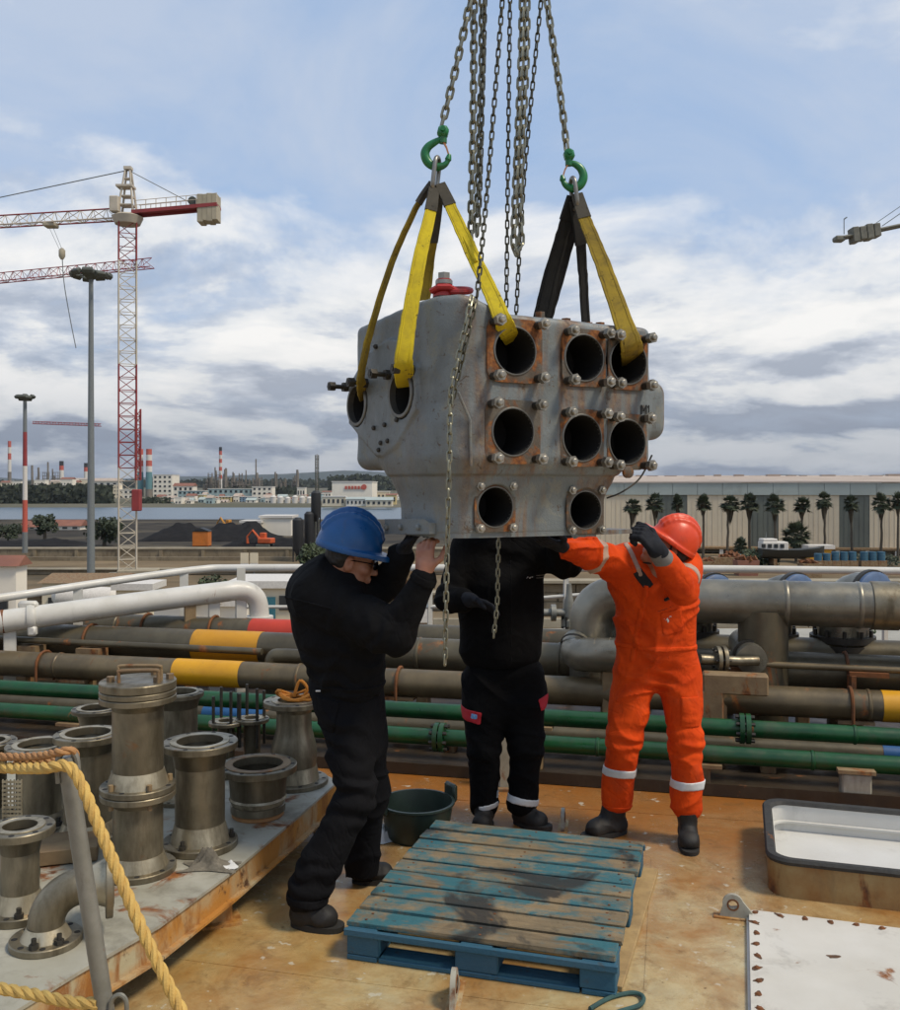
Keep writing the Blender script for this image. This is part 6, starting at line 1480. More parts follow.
def spool(label, px, py, h, rf, rb, ft=0.024, neck=0.05, prof=None, mat='stain', holes=8, seed=0, foot_r=None, neckmat='stainbright'):
    o = PZ(px, py, ZTB); t = thing('pipe_spool', label, 'pipe spool', o, seed * 0.7, 'loose flanged pipe spools on the platform')
    fr_ = foot_r or rf
    flange(t, rb - 0.006, fr_, 0.0, ft, holes, mat, top=True, raised=False, seed=seed)
    shell(t, [(rb + 0.020, ft), (rb + 0.002, ft + neck)], 0.012, neckmat, 'weld_neck')  # lower neck painted lighter, as lit from above
    shell(t, prof or [(rb, ft + neck), (rb, h - ft - neck)], 0.008, mat)
    if not prof: shell(t, [(rb + 0.001, h - ft - neck), (rb + 0.014, h - ft)], 0.01, 'staindark', 'weld_neck')
    flange(t, rb - 0.006, rf, h - ft, h, holes, mat, seed=seed + 1)
    if seed % 2 == 0:
        for k in range(3): a = 0.9 + k * 2.1; piece('stud_bolt', NUTB, t, (rf * 0.83 * math.cos(a), rf * 0.83 * math.sin(a), ft))
    return t, o
def hz(px, pyt, o): return EYE - (pyt - 487) / FPX * o.y - ZTB
# tall double stack
o = PZ(138, 871, ZTB); t = thing('pipe_spool', 'tallest stacked spool closed by a lid with a bent bar handle', 'pipe spool', o, 0, 'loose flanged pipe spools on the platform')
H = hz(133, 680, o); h1 = hz(133, 790, o)
flange(t, 0.09, 0.150, 0, 0.026, 8, raised=False); shell(t, [(0.118, 0.026), (0.100, 0.075)], 0.012, 'stainbright', 'weld_neck'); shell(t, [(0.098, 0.075), (0.098, h1 - 0.055)], 0.008); shell(t, [(0.098, h1 - 0.055), (0.108, h1 - 0.026)], 0.01, 'staindark', 'weld_neck')
flange(t, 0.09, 0.148, h1 - 0.026, h1 - 0.001, 0, raised=False); flange(t, 0.09, 0.148, h1 + 0.001, h1 + 0.026, 8, raised=False, seed=2)
shell(t, [(0.120, h1 + 0.026), (0.102, h1 + 0.085)], 0.012, 'stainbright', 'weld_neck'); shell(t, [(0.100, h1 + 0.085), (0.100, H - 0.115)], 0.008); shell(t, [(0.100, H - 0.115), (0.110, H - 0.085)], 0.01, 'staindark', 'weld_neck')
flange(t, 0.09, 0.150, H - 0.085, H - 0.060, 0, raised=False); flange(t, 0.09, 0.150, H - 0.058, H - 0.036, 0, raised=False)
mb = MB(); mb.lathe([(0.147, H - 0.034), (0.150, H - 0.031), (0.150, H - 0.004), (0.147, H)], n=36); lid = mb.build('blind_lid', M['stain'], t, local=True, smooth=35)
mb = MB(); mb.tube(bez([(-0.085, 0.02, H - 0.002), (-0.085, 0.02, H + 0.04), (-0.07, 0.02, H + 0.052), (0.08, -0.01, H + 0.058), (0.095, -0.01, H + 0.045), (0.095, -0.01, H - 0.002)], 5), 0.0075, 8); mb.tube(bez([(-0.06, -0.05, H - 0.002), (-0.06, -0.05, H + 0.035), (-0.05, -0.05, H + 0.045), (0.085, -0.06, H + 0.05), (0.1, -0.06, H + 0.04), (0.1, -0.06, H - 0.002)], 5), 0.0075, 8); mb.build('bar_handle', M['rustsupport'], lid, local=True)
for (x, y) in ((-0.1, -0.03), (0.09, -0.04), (0.12, 0.03), (0.03, 0.12)): piece('nut', RNUT, t, (x, y, H))
for k in range(3): a = -2.2 + 1.3 * k; mb = MB(); mb.cyl((0.125 * math.cos(a), 0.125 * math.sin(a), h1 - 0.05), (0.125 * math.cos(a), 0.125 * math.sin(a), h1 + 0.05), 0.010, n=8); mb.build('stud', M['rustsupport'], t, local=True)
t, o = spool('spool with a wide top flange right of the tallest stack', 200, 846, 0.0 + hz(197, 741, PZ(200, 846, ZTB)), 0.160, 0.105, 0.03, 0.075, seed=2)
# short wide one
o = PZ(258, 815, ZTB); t = thing('pipe_spool', 'short wide spool with a brown topped rim, right of centre', 'pipe spool', o, 0, 'loose flanged pipe spools on the platform'); H = hz(257, 764, o)
mb = MB(); mb.lathe([(0.118, 0.0), (0.122, 0.004), (0.122, 0.016), (0.118, 0.02)], n=36); mb.build('wooden_base', M['ropetan'], t, local=True)
shell(t, [(0.105, 0.02), (0.128, 0.024), (0.128, 0.055), (0.120, 0.06)], 0.02, 'stain', 'lower_collar'); shell(t, [(0.122, 0.06), (0.135, 0.085), (0.126, 0.10)], 0.01, 'stainbright', 'weld_neck'); shell(t, [(0.130, 0.095), (0.137, H - 0.034)], 0.008, 'staindark')
flange(t, 0.118, 0.182, H - 0.034, H, 10, raised=False, seed=1); mb = MB(); ring(mb, 0.118, 0.155, H, H + 0.004); mb.build('rusty_face', M['rustsupport'], t, local=True, smooth=35)
# rear reducer spool
o = PZ(294, 783, ZTB); t = thing('pipe_spool', 'bulging reducer spool with orange twine on top, beside the blue man', 'pipe spool', o, 0, 'loose flanged pipe spools on the platform'); H = hz(286, 700, o)
flange(t, 0.10, 0.178, 0, 0.024, 10, seed=1, raised=False); shell(t, [(0.132, 0.024), (0.118, 0.095)], 0.012, 'stainbright', 'weld_neck'); shell(t, [(0.117, 0.095), (0.120, 0.14), (0.118, 0.19), (0.102, 0.25), (0.092, 0.29), (0.090, H - 0.06)], 0.008, 'stain'); shell(t, [(0.091, H - 0.06), (0.108, H - 0.028)], 0.01, 'stain', 'weld_neck'); flange(t, 0.085, 0.158, H - 0.028, H, 8, seed=0)
mb = MB(); rr = random.Random(2)
for k in range(5): a0 = rr.uniform(0, 6); mb.tube([o + Vector((0.02 + (0.06 + 0.012 * k) * math.cos(a0 + q), -0.02 + 0.05 * math.sin(a0 + q), H + 0.012 + 0.012 * k * (0.5 + 0.5 * math.sin(q * 2 + k)))) for q in np.linspace(0, 5.2, 16)], 0.008, 6)
mb.tube(bez([o + Vector((0.0, 0, H + 0.02)), o + Vector((0.03, 0, H + 0.1)), o + Vector((0.07, 0, H + 0.06)), o + Vector((0.05, 0, H + 0.02))], 5), 0.009, 6); tag(mb.build('twine', M['ropeorange']), 'tangle of orange twine lying on the rear spool', 'twine')
spool('spool left of the tallest stack, behind the rope post', 88, 838, hz(85, 733, PZ(88, 838, ZTB)), 0.145, 0.102, 0.03, 0.05, seed=3)
spool('open wide spool behind the rope at the left', 40, 826, hz(40, 744, PZ(40, 826, ZTB)), 0.150, 0.102, 0.024, 0.05, seed=4)
spool('near slim spool with eight hole flange at the left edge', 20, 915, hz(20, 826, PZ(20, 915, ZTB)), 0.120, 0.066, 0.03, 0.06, seed=6)
spool('spool behind the tallest stack, its flange showing on the right', 178, 800, hz(178, 692, PZ(178, 800, ZTB)), 0.125, 0.095, 0.024, 0.05, seed=5, mat='stain')
spool('spool behind, only its flange showing left of the tallest stack', 97, 790, hz(97, 708, PZ(97, 790, ZTB)), 0.125, 0.085, 0.02, 0.05, seed=7, mat='staindark')
spool('spool with a dark flange cut by the left photo edge', -12, 822, hz(-5, 741, PZ(-12, 822, ZTB)), 0.125, 0.08, 0.024, 0.05, seed=8, mat='staindark')
# two small studded pieces
for k, (px, pyt) in enumerate(((226, 721), (252, 718))):
    o = PZ(px, 776 - 2 * k, ZTB); t = thing('valve_stub', ['left', 'right'][k] + ' of the two small flanges bristling with long studs', 'valve part', o, 0, 'small studded flanges'); H = hz(px, pyt, o)
    shell(t, [(0.045, 0), (0.045, H - 0.02)], 0.008, 'staindark'); flange(t, 0.04, 0.092, H - 0.02, H, 6, seed=k); flange(t, 0.04, 0.085, 0, 0.02, 6, raised=False)
    for j in range(4):
        a = 0.6 + j * PI / 2; mb = MB(); mb.cyl((0.07 * math.cos(a), 0.07 * math.sin(a), H - 0.15), (0.07 * math.cos(a), 0.07 * math.sin(a), H + 0.14 + 0.03 * (j % 2)), 0.0085, n=8); mb.build('stud', M['darkmetal'], t, local=True)
# elbow
o = PZ(46, 943, ZTB); t = thing('pipe_elbow', 'flanged steel elbow lying at the front left, open flange facing right', 'pipe elbow', o, 0)
flange(t, 0.055, 0.118, 0, 0.024, 8, raised=False); shell(t, [(0.082, 0.024), (0.062, 0.062)], 0.01, 'stainbright', 'weld_neck')
pts = []; RB = 0.115; ed = Vector((0.93, 0.36, 0))
for k in range(15): q = PI / 2 * 1.0 * k / 14; pts.append(Vector((0, 0, 0.062)) + ed * (RB * (1 - math.cos(q))) + Vector((0, 0, RB * math.sin(q))))
pts += [pts[-1] + ed * 0.03]
mb = MB(); mb.tube(pts, [0.060] * 15 + [0.062], 24, caps=False); mb.build('bend', M['stain'], t, local=True)
e = pts[-1]; shell(t, [(0.062, 0), (0.08, 0.045)], 0.01, 'stainbright', 'weld_neck', o=e, ax=ed); flange(t, 0.055, 0.118, 0.045, 0.069, 8, o=e, ax=ed)
piece('stud_bolt', NUTB, t, (0, -0.095, 0.024)); piece('stud_bolt', NUTB, t, (0.07, -0.06, 0.024))
crumple('rag', PZ(207, 872, ZTB) + Vector((0, 0.04, 0)), 0.20, 0.10, 0.075, M['rag'], 'crumpled dirty grey rag at the platform edge', 'rag', 5)
crumple('cloth', PZ(227, 870, ZTB) + Vector((0, 0.03, 0)), 0.07, 0.08, 0.02, M['paper'], 'pale scrap of cloth hanging by the grey rag', 'rag', 9)
# perforated strip and rusty pads on the platform
t = thing('mesh_strip', 'pale perforated metal strip standing among the left spools', 'mesh', PZ(12, 850, ZTB))
mb = MB(); c = PZ(12, 850, ZTB); 
for k in range(16): mb.box(c + Vector((0, 0, 0.02 + k * 0.018)), (0.085, 0.003, 0.010))
for k in range(6): mb.box(c + Vector((-0.04 + 0.016 * k, 0.003, 0.15)), (0.006, 0.003, 0.30))
mb.build('mesh_sheet', M['stainbright'], t, smooth=0)
for k, (px, py, w1, w2, mt, lb) in enumerate(((55, 862, 0.30, 0.22, 'rustsupport', 'rusty brown wooden block among the left spools'), (8, 895, 0.16, 0.2, 'pipegreen', 'green painted board under the near slim spool'))):
    c = PZ(px, py, ZTB); mb = MB(); mb.box(c + Vector((0, 0.06, 0.02 if k else 0.035)), (w1, w2, 0.03 if k else 0.06), 0.3, ch=0.004); tag(mb.build('wood_block', M[mt], smooth=0), lb, 'block')

# ------------------------------------------------------------------ rope stanchion
top = P(66, 757, 2.35); bot = P(137, 1214.6, 2.35); ax = (top - bot).normalized()
t = thing('stanchion', 'grey steel stanchion post with hooked top carrying the yellow rope', 'post', (bot.x, bot.y, 0))
mb = MB(); mb.cyl(Vector((bot.x, bot.y, 0)), top, 0.0215, n=18); mb.build('post', M['galv'], t)
mb = MB(); mb.tube(bez([top + Vector((-0.012, -0.015, -0.06)), top + Vector((-0.014, -0.015, -0.005)), top + Vector((0.004, -0.012, 0.018)), top + Vector((0.026, -0.005, 0.004)), top + Vector((0.03, 0.0, -0.04))], 6), 0.0075, 8); mb.build('hook_eye', M['galv'], t)
mb = MB(); q = P(112, 1000, 2.33); mb.tube(bez([q + Vector((-0.005, 0, -0.04)), q + Vector((0.0, 0, 0.0)), q + Vector((0.02, 0, 0.012)), q + Vector((0.035, 0, -0.005)), q + Vector((0.035, 0, -0.05))], 5), 0.006, 8); mb.build('side_eye', M['galv'], t)
mb = MB(); mb.box((bot.x, bot.y, 0.005), (0.12, 0.12, 0.01)); mb.build('foot_plate', M['galv'], t, smooth=0)
def rope(label, pts, r, mat, pitch, name='rope'):
    path = bez(pts, 14); t = thing(name, label, 'rope', path[0]); Ls = [0]
    for a, b in zip(path, path[1:]): Ls.append(Ls[-1] + (b - a).length)
    # resample
    n = max(20, int(Ls[-1] / (pitch / 10))); rs = []; j = 0
    for i in range(n + 1):
        s_ = Ls[-1] * i / n
        while j < len(path) - 2 and Ls[j + 1] < s_: j += 1
        f = (s_ - Ls[j]) / max(Ls[j + 1] - Ls[j], 1e-9); rs.append((path[j].lerp(path[j + 1], f), (path[j + 1] - path[j]).normalized(), s_))
    for k in range(3):
        q = []
        for p, d, s_ in rs:
            x, y, z = frame_from(d); a = 2 * PI * (s_ / pitch + k / 3); q.append(p + x * (r * 0.52 * math.cos(a)) + y * (r * 0.52 * math.sin(a)))
        mb = MB(); mb.tube(q, r * 0.56, 7); mb.build('strand', M[mat], t)
    return t
rope('yellow twisted rope hanging from the post down to the right', [P(-30, 764, 2.48), P(10, 768, 2.42), P(45, 768, 2.33), P(66, 766, 2.31), P(80, 782, 2.30), P(105, 842, 2.27), P(140, 925, 2.22), P(178, 1005, 2.17), P(215, 1075, 2.12)], 0.0142, 'rope', 0.092)
rope('lower yellow twisted rope in the bottom left corner', [P(-25, 984, 2.42), P(30, 994, 2.38), P(70, 1002, 2.35), P(98, 1004, 2.34)], 0.0145, 'rope', 0.095)
rope('tan twisted rope looped around the post top', [P(-25, 756, 2.46), P(12, 757, 2.42), P(40, 756, 2.37), P(60, 752, 2.33), P(72, 751, 2.34), P(75, 759, 2.37), P(66, 763, 2.39), P(40, 761, 2.41), P(15, 763, 2.44)], 0.0105, 'ropetan', 0.07)
# ------------------------------------------------------------------ lifted casting
TH = R(27); E1 = Vector((math.cos(TH), math.sin(TH), 0)); NF = Vector((math.sin(TH), -math.cos(TH), 0)); EL = Vector((-0.53, 0.85, 0)).normalized(); NL = Vector((-EL.y, EL.x, 0))
PA = Vector((-0.011, 3.55, 0))
def sd_poly(poly):
    pp = [(float(p[0]), float(p[1])) for p in poly]
    def f(x, y):
        d = None; s_ = 1.0; n = len(pp)
        s_ = np.ones(np.broadcast(x, y).shape)
        for i in range(n):
            ax_, ay = pp[i]; bx, by = pp[i - 1]
            ex, ey = bx - ax_, by - ay; wx, wy = x - ax_, y - ay
            t = np.clip((wx * ex + wy * ey) / (ex * ex + ey * ey), 0, 1)
            q = (wx - ex * t) ** 2 + (wy - ey * t) ** 2
            d = q if d is None else np.minimum(d, q)
            c1 = y >= ay; c2 = y < by; c3 = ex * wy > ey * wx
            flip = (c1 & c2 & c3) | (~c1 & ~c2 & ~c3)
            s_ = np.where(flip, -s_, s_)
        return s_ * np.sqrt(d)
    return f
def round_corner(a, b, c, r, n=10):
    """corner b between a and c, replaced by an arc"""
    d1 = (a - b).normalized(); d2 = (c - b).normalized(); ang = d1.angle(d2); tl = r / math.tan(ang / 2)
    bis = (d1 + d2).normalized(); cen = b + bis * (r / math.sin(ang / 2)); p1 = b + d1 * tl; p2 = b + d2 * tl
    o = []
    for k in range(n + 1):
        p = (p1 - cen).slerp(p2 - cen, k / n) if False else None
        q = (p1 - cen).rotation_difference(p2 - cen); ax_, an = q.to_axis_angle(); o.append(cen + Quaternion(ax_, an * k / n) @ (p1 - cen))
    return o
def extr(poly, z0, z1, r):
    f2 = sd_poly(poly); zc, h = (z0 + z1) / 2, (z1 - z0) / 2
    def f(x, y, z):
        w0 = f2(x, y) + r; w1 = np.abs(z - zc) - h + r
        return np.minimum(np.maximum(w0, w1), 0) + np.sqrt(np.maximum(w0, 0) ** 2 + np.maximum(w1, 0) ** 2) - r
    xs = [p[0] for p in poly]; ys = [p[1] for p in poly]
    return f, (min(xs), min(ys), z0), (max(xs), max(ys), z1)
B1 = PA + E1 * 0.99; C1 = B1 + Vector((-0.27, 0.53, 0)); D1 = PA + EL * 0.80
up_poly = round_corner(D1, PA, B1, 0.17) + round_corner(PA, B1, C1, 0.08, 4) + [C1] + round_corner(C1, D1, PA, 0.045, 4)
NA = Vector((-0.004, 3.63, 0)); NB = NA + E1 * 0.735; NC = NB + Vector((-0.2, 0.39, 0)); ND = NA + EL * 0.43
nk_poly = round_corner(ND, NA, NB, 0.12) + round_corner(NA, NB, NC, 0.03, 4) + [NC] + round_corner(NC, ND, NA, 0.06, 4)
ZB0, ZU0, ZU1 = 1.612, 1.885, 2.468
fl_ = Field((-0.56, 3.42, 1.55), (0.98, 4.70, 2.64), 0.0075)
f, lo, hi = extr(up_poly, ZU0 - 0.01, 2.68, 0.055); fl_.fn(f, lo, hi, 0.0)
MA, MBp, MC, MD = [p.lerp(q, 0.80) for p, q in ((PA, NA), (B1, NB), (C1, NC), (D1, ND))]
mid_poly = round_corner(MD, MA, MBp, 0.15) + round_corner(MA, MBp, MC, 0.05, 4) + [MC] + round_corner(MC, MD, MA, 0.07, 4)
f, lo, hi = extr(mid_poly, 1.815, 2.05, 0.05); fl_.fn(f, lo, hi, 0.08)
f, lo, hi = extr(nk_poly, ZB0, 2.05, 0.012); fl_.fn(f, lo, hi, 0.12)
pad2 = [((q_ - PA).dot(EL), q_.z) for q_ in (ray_plane(px, py, PA, NL) for px, py in ((353, 424), (353, 384), (372, 352), (392, 338), (404, 340), (419, 368), (421, 410), (401, 447), (386, 457), (379, 456)))]
fp2 = sd_poly(pad2)
def padf(x, y, z):
    e = (x - PA.x) * EL.x + (y - PA.y) * EL.y + 0 * z; n = (x - PA.x) * NL.x + (y - PA.y) * NL.y + 0 * z
    w0 = fp2(e, z + 0 * e) + 0.008; w1 = np.abs(n) - 0.022 + 0.008
    return np.minimum(np.maximum(w0, w1), 0) + np.sqrt(np.maximum(w0, 0) ** 2 + np.maximum(w1, 0) ** 2) - 0.008
fl_.fn(padf, (-0.56, 3.45, 1.80), (0.1, 4.4, 2.5), 0.010)
def crown(x, y, z):
    t = (x - PA.x) * E1.x + (y - PA.y) * E1.y; e = (x - PA.x) * -E1.y + (y - PA.y) * E1.x
    w = np.clip((0.30 - t) / 0.24, 0, 1); w = w * w * (3 - 2 * w)
    return z - (2.472 + 0.066 * w - 0.05 * np.clip(e - 0.15, 0, 1) * w)
fl_.clip(crown, 0.035)
q = P(634, 412, 4.14); fl_.rbox((q.x, q.y, q.z), (0.085, 0.13, 0.125), np.array([list(E1), list(NF), [0, 0, 1]]).T, 0.055, k=0.03)
# vertical rib and bottom plate at left
a = ray_plane(452, 455, PA + NF * 0.0, NF) ; 
OFL = -0.012   # lower face sits a little behind the upper one
PLN = NA + NF * 0.0
holes = []     # (centre, normal, u, radius, half width, half height)
for px, py, r, hw, hh in ((514, 351, 0.092, 0.124, 0.124), (512, 432, 0.092, 0.124, 0.124), (583, 358, 0.093, 0.106, 0.116), (581, 438, 0.093, 0.106, 0.116), (627, 362, 0.092, 0.101, 0.116), (626, 442, 0.092, 0.101, 0.116)):
    holes.append((ray_plane(px, py, PA, NF), NF, E1, r, hw, hh, 'u'))
for px, py, r in ((494, 507, 0.079), (584, 510, 0.078)): holes.append((ray_plane(px, py, NA, NF), NF, E1, r, 0.092, 0.097, 'l'))
lh = []
for px, py, r in ((361.5, 405, 0.086), (405.5, 394, 0.090)): lh.append((ray_plane(px, py, PA, NL), NL, EL, r, 0, 0, 's'))
for c, n, u, r, hw, hh, kd in holes + lh: fl_.cone(c + n * 0.06, c - n * 0.30, r + 0.009, r + 0.009, 0.004, 'sub')
fl_.disp(lambda x, y, z: 0.0028 * vnoise(x * 9, y * 9, z * 9) + 0.0010 * vnoise(x * 24, y * 24, z * 24))
bl = thing('engine_casting', 'big grey cast metal block with round bores hanging from chains', 'casting', (0.2, 3.95, 1.61))
body = fl_.mesh('cast_body', M['block'], bl)
rr = random.Random(14)
Z = Vector((0, 0, 1))
nutm = wrap('nut', MB().cyl((0, 0, 0), (0, 0, 0.024), 0.0235, n=6).lathe([(0.0125, 0.024), (0.0125, 0.036), (0.009, 0.039)], n=12), M['nut'], 30)
studm = wrap('stud', MB().lathe([(0.0165, 0), (0.0165, 0.042)], n=12), M['darkmetal'], 30)
for c, n, u, r, hw, hh, kd in holes:
    mb = MB(); mb.plate_hole(c + n * 0.001, u, Z, n, hw, hh, r, 0.008 if kd == 'u' else 0.010); pad = mb.build('flange_pad', M['rustplate'], bl, smooth=35)
    mb = MB(); x, y, z = frame_from(n); ring(mb, r - 0.002, r + 0.005, -0.004, 0.013, o=c, ax=n); mb.build('bore_rim', M['boremetal'], pad, smooth=35)
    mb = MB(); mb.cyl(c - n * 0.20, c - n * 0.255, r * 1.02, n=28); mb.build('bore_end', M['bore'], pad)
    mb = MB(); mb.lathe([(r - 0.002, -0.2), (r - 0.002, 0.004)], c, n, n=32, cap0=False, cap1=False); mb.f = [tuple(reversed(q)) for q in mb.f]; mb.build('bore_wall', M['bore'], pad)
    for sx in (-1, 1):
        for sy in (-1, 1):
            p = c + u * (sx * hw * 0.80) + Z * (sy * hh * 0.84) - Vector(bl.location)
            qz = quat_z(n, rr.uniform(0, 1))
            if kd == 'u':
                piece('stud', studm, bl, p + n * 0.010, qz); piece('nut', nutm, bl, p + n * (0.050 + rr.uniform(-.004, .004)), qz)
            else:
                piece('nut', nutm, bl, p + n * 0.014, qz, (0.8, 0.8, 0.7))
# left pad plate with two bores and long studs
for c, n, u, r, *_ in lh:
    mb = MB(); ring(mb, r - 0.006, r + 0.008, 0.0, 0.028, o=c, ax=n); pad = mb.build('bore_rim', M['boremetal'], bl, smooth=35)
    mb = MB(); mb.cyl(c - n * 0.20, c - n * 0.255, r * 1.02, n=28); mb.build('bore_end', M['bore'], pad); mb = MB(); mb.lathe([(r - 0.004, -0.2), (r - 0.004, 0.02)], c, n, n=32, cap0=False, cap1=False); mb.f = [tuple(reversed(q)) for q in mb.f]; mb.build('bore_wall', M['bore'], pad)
    for sx in (-0.095, 0.095): 
        p = c + u * sx + Z * 0.085
        mb = MB(); mb.cyl(p, p + n * 0.115, 0.010, n=10); mb.cyl(p + n * 0.085, p + n * 0.112, 0.021, n=6); mb.cyl(p + n * 0.02, p + n * 0.045, 0.022, n=6); mb.build('long_stud', M['darkmetal'], bl)
for px, py in ((381, 347), (371, 355), (386, 443), (393, 441), (379, 428), (390, 425), (384, 450), (402, 420)):
    p = ray_plane(px, py, PA, NL); mb = MB(); mb.lathe([(0.010, 0.02), (0.010, 0.03), (0.006, 0.034)], p, NL, n=8); mb.build('screw', M['darkmetal'], bl)
# bottom-left lug plate
pts = [ray_plane(px, py, NA, NL) for px, py in ((391, 534), (391, 519), (431, 519), (436, 523), (436, 534))]
mb = MB(); mb.prism(pts, NL * 0.03); lugp = mb.build('lug_plate', M['block'], bl, smooth=20)
for px in (394, 408, 426): p = ray_plane(px, 527, NA, NL); mb = MB(); mb.lathe([(0.012, 0.03), (0.012, 0.042), (0.006, 0.046)], p, NL, n=8); mb.build('screw', M['block'], lugp)
# base flange
mb = MB(); base = [NA + (p - NA) * 1.02 for p in (NA, NB, NC, ND)]
f2 = round_corner(ND, NA, NB, 0.12) + [NB + E1 * 0.02, NB + E1 * 0.15 + NF * -0.02, NB + E1 * 0.15 + NF * -0.10, NC, ND]
mb.prism([Vector((p.x, p.y, ZB0 - 0.010)) for p in f2], (0, 0, 0.018)); mb.build('base_flange', M['block'], bl, smooth=20)
# raised ribs on the casting
for a_, b_ in (((462, 430), (466, 470)), ((466, 470), (467, 535))):
    pass
mb = MB(); pts = [ray_plane(px, py, PA + NF * 0.004, NF) for px, py in ((458, 392), (470, 420), (471, 466))]; mb.tube(pts, 0.006, 8); mb.build('cast_seam', M['block'], bl)
# wire at the right underside
mb = MB(); mb.tube(bez([P(652, 455, 4.06), P(640, 478, 4.05), P(622, 492, 4.0), P(607, 498, 3.96)], 6), 0.004, 6); mb.build('wire', M['darkmetal'], bl)
mb = MB(); q = ray_plane(627, 472, PA, NF); mb.lathe([(0.026, 0), (0.026, 0.012), (0.012, 0.02)], q, NF, n=14); mb.build('plug', M['rustplate'], bl)
# painted mark "M1" at the right end, as on the casting
def strokes(name, mat, parent, o, u, v, n, segs, th, s=1.0, dep=0.0015):
    mb = MB(); o = Vector(o)
    for (x0, y0, x1, y1) in segs:
        a = o + u * (x0 * s) + v * (y0 * s); b = o + u * (x1 * s) + v * (y1 * s); d = (b - a).normalized(); e = d.cross(n) * (th / 2)
        mb.prism([a - e - d * th * .3, b - e + d * th * .3, b + e + d * th * .3, a + e - d * th * .3], n * dep)
    return mb.build(name, mat, parent, smooth=0)
q = ray_plane(641, 414, PA, NF); strokes('painted_mark', M['printblack'], bl, q + NF * 0.003, E1, Z, NF, [(0, 0, 0, 1), (0, 1, .35, .4), (.35, .4, .7, 1), (.7, 1, .7, 0), (1.05, 0, 1.05, 1), (.9, .8, 1.05, 1)], 0.006, 0.036)
# bolts along the top edge
for px, py, Y in ((540, 324, 3.9), (566, 319, 4.05), (588, 320, 4.15), (600, 325, 4.15)):
    p = P(px, py, Y); mb = MB(); mb.cyl((p.x, p.y, ZU1 - 0.01), (p.x, p.y, ZU1 + 0.022), 0.03, n=14); mb.cyl((p.x, p.y, ZU1 + 0.02), (p.x, p.y, ZU1 + 0.05), 0.021, n=6); mb.build('top_bolt', M['rustplate'], bl, smooth=30)
# red lifting eye on the crown
q = P(444, 292, 3.76); sw = thing('swivel_eye', 'red swivel lifting eye bolted on top of the grey casting', 'lifting eye', q)
mb = MB(); mb.lathe([(0.045, -0.02), (0.045, 0.012), (0.03, 0.03), (0.03, 0.05)], q, n=18); mb.build('base', M['redpaint'], sw)
mb = MB(); mb.cyl(q + Z * 0.045, q + Z * 0.075, 0.026, n=6); mb.cyl(q + Z * 0.03, q + Z * 0.045, 0.034, n=16); mb.build('bolt', M['steel'], sw)
mb = MB(); mb.tube([q + Vector((0.06 + 0.045 * math.cos(a), -0.01 + 0.035 * math.sin(a), 0.004 + 0.012 * math.sin(a))) for a in np.linspace(0, 2 * PI, 20, endpoint=False)], 0.0125, 8, closed=True); mb.build('loop', M['redpaint'], sw)
mb = MB(); mb.tube([q + Vector((-0.048, -0.02, 0.0)), q + Vector((-0.02, -0.05, 0.01)), q + Vector((0.02, -0.05, 0.01)), q + Vector((0.05, -0.02, 0.0))], 0.013, 8); mb.build('yoke', M['redpaint'], sw)

# ------------------------------------------------------------------ rigging
def link_mesh(pitch, w, r, mat, name):
    pts = []; h = pitch / 2 + r * 0.95; hw = w / 2 - r
    for k in range(7): a = PI * k / 6; pts.append(Vector((hw * math.cos(a), 0, h - hw + hw * math.sin(a))))
    for k in range(7): a = PI + PI * k / 6; pts.append(Vector((hw * math.cos(a), 0, -(h - hw) + hw * math.sin(a))))
    mb = MB(); mb.tube(pts, r, 5, closed=True); return wrap(name, mb, M[mat])
LK = {'heavy': (0.041, link_mesh(0.041, 0.036, 0.0062, 'chain', 'link')), 'thin': (0.0345, link_mesh(0.0345, 0.023, 0.0037, 'chaindark', 'link')), 'hand': (0.0345, link_mesh(0.0345, 0.024, 0.0042, 'chain', 'link'))}
def chain(label, pts, kind, seed=0, twist=0.0):
    pitch, me = LK[kind]; path = bez(pts, 10); t = thing('chain', label, 'chain', path[-1], 0, 'hoist chains'); Ls = [0]
    for a, b in zip(path, path[1:]): Ls.append(Ls[-1] + (b - a).length)
    n = int(Ls[-1] / pitch); j = 0; rr = random.Random(seed)
    for i in range(n + 1):
        s_ = min((i + 0.5) * pitch, Ls[-1])
        while j < len(path) - 2 and Ls[j + 1] < s_: j += 1
        f = (s_ - Ls[j]) / max(Ls[j + 1] - Ls[j], 1e-9); p = path[j].lerp(path[j + 1], f); d = path[j + 1] - path[j]
        piece('link', me, t, p - t.location, quat_z(d, (0.35 if i % 2 else 0.35 + PI / 2) + twist * i + rr.uniform(-.12, .12)))
    return t
HK1, HK2 = 3.86, 4.06
chain('heavy chain running up from the left green hook', [P(441, 127, HK1), P(452, 84, HK1), P(470, 2, HK1), P(478, -36, HK1)], 'heavy', 1)
chain('heavy chain running up from the right green hook', [P(567, 150, HK2), P(560, 92, HK2), P(547, 2, HK2), P(542, -36, HK2)], 'heavy', 2)
chain('left strand of the heavy chain pair left of centre', [P(473, 262, 3.96), P(471, 230, 3.95), P(473, 120, 3.93), P(474, 0, 3.92), P(475, -36, 3.92)], 'heavy', 3)
chain('right strand of the heavy chain pair left of centre', [P(477, 235, 3.99), P(479, 160, 3.97), P(482, 60, 3.95), P(482, -36, 3.95)], 'heavy', 4)
chain('left strand of the looped heavy chain at centre', [P(519, 253, 4.0), P(514, 245, 4.0), P(515, 200, 4.0), P(521, 60, 3.98), P(523, -36, 3.97)], 'heavy', 5)
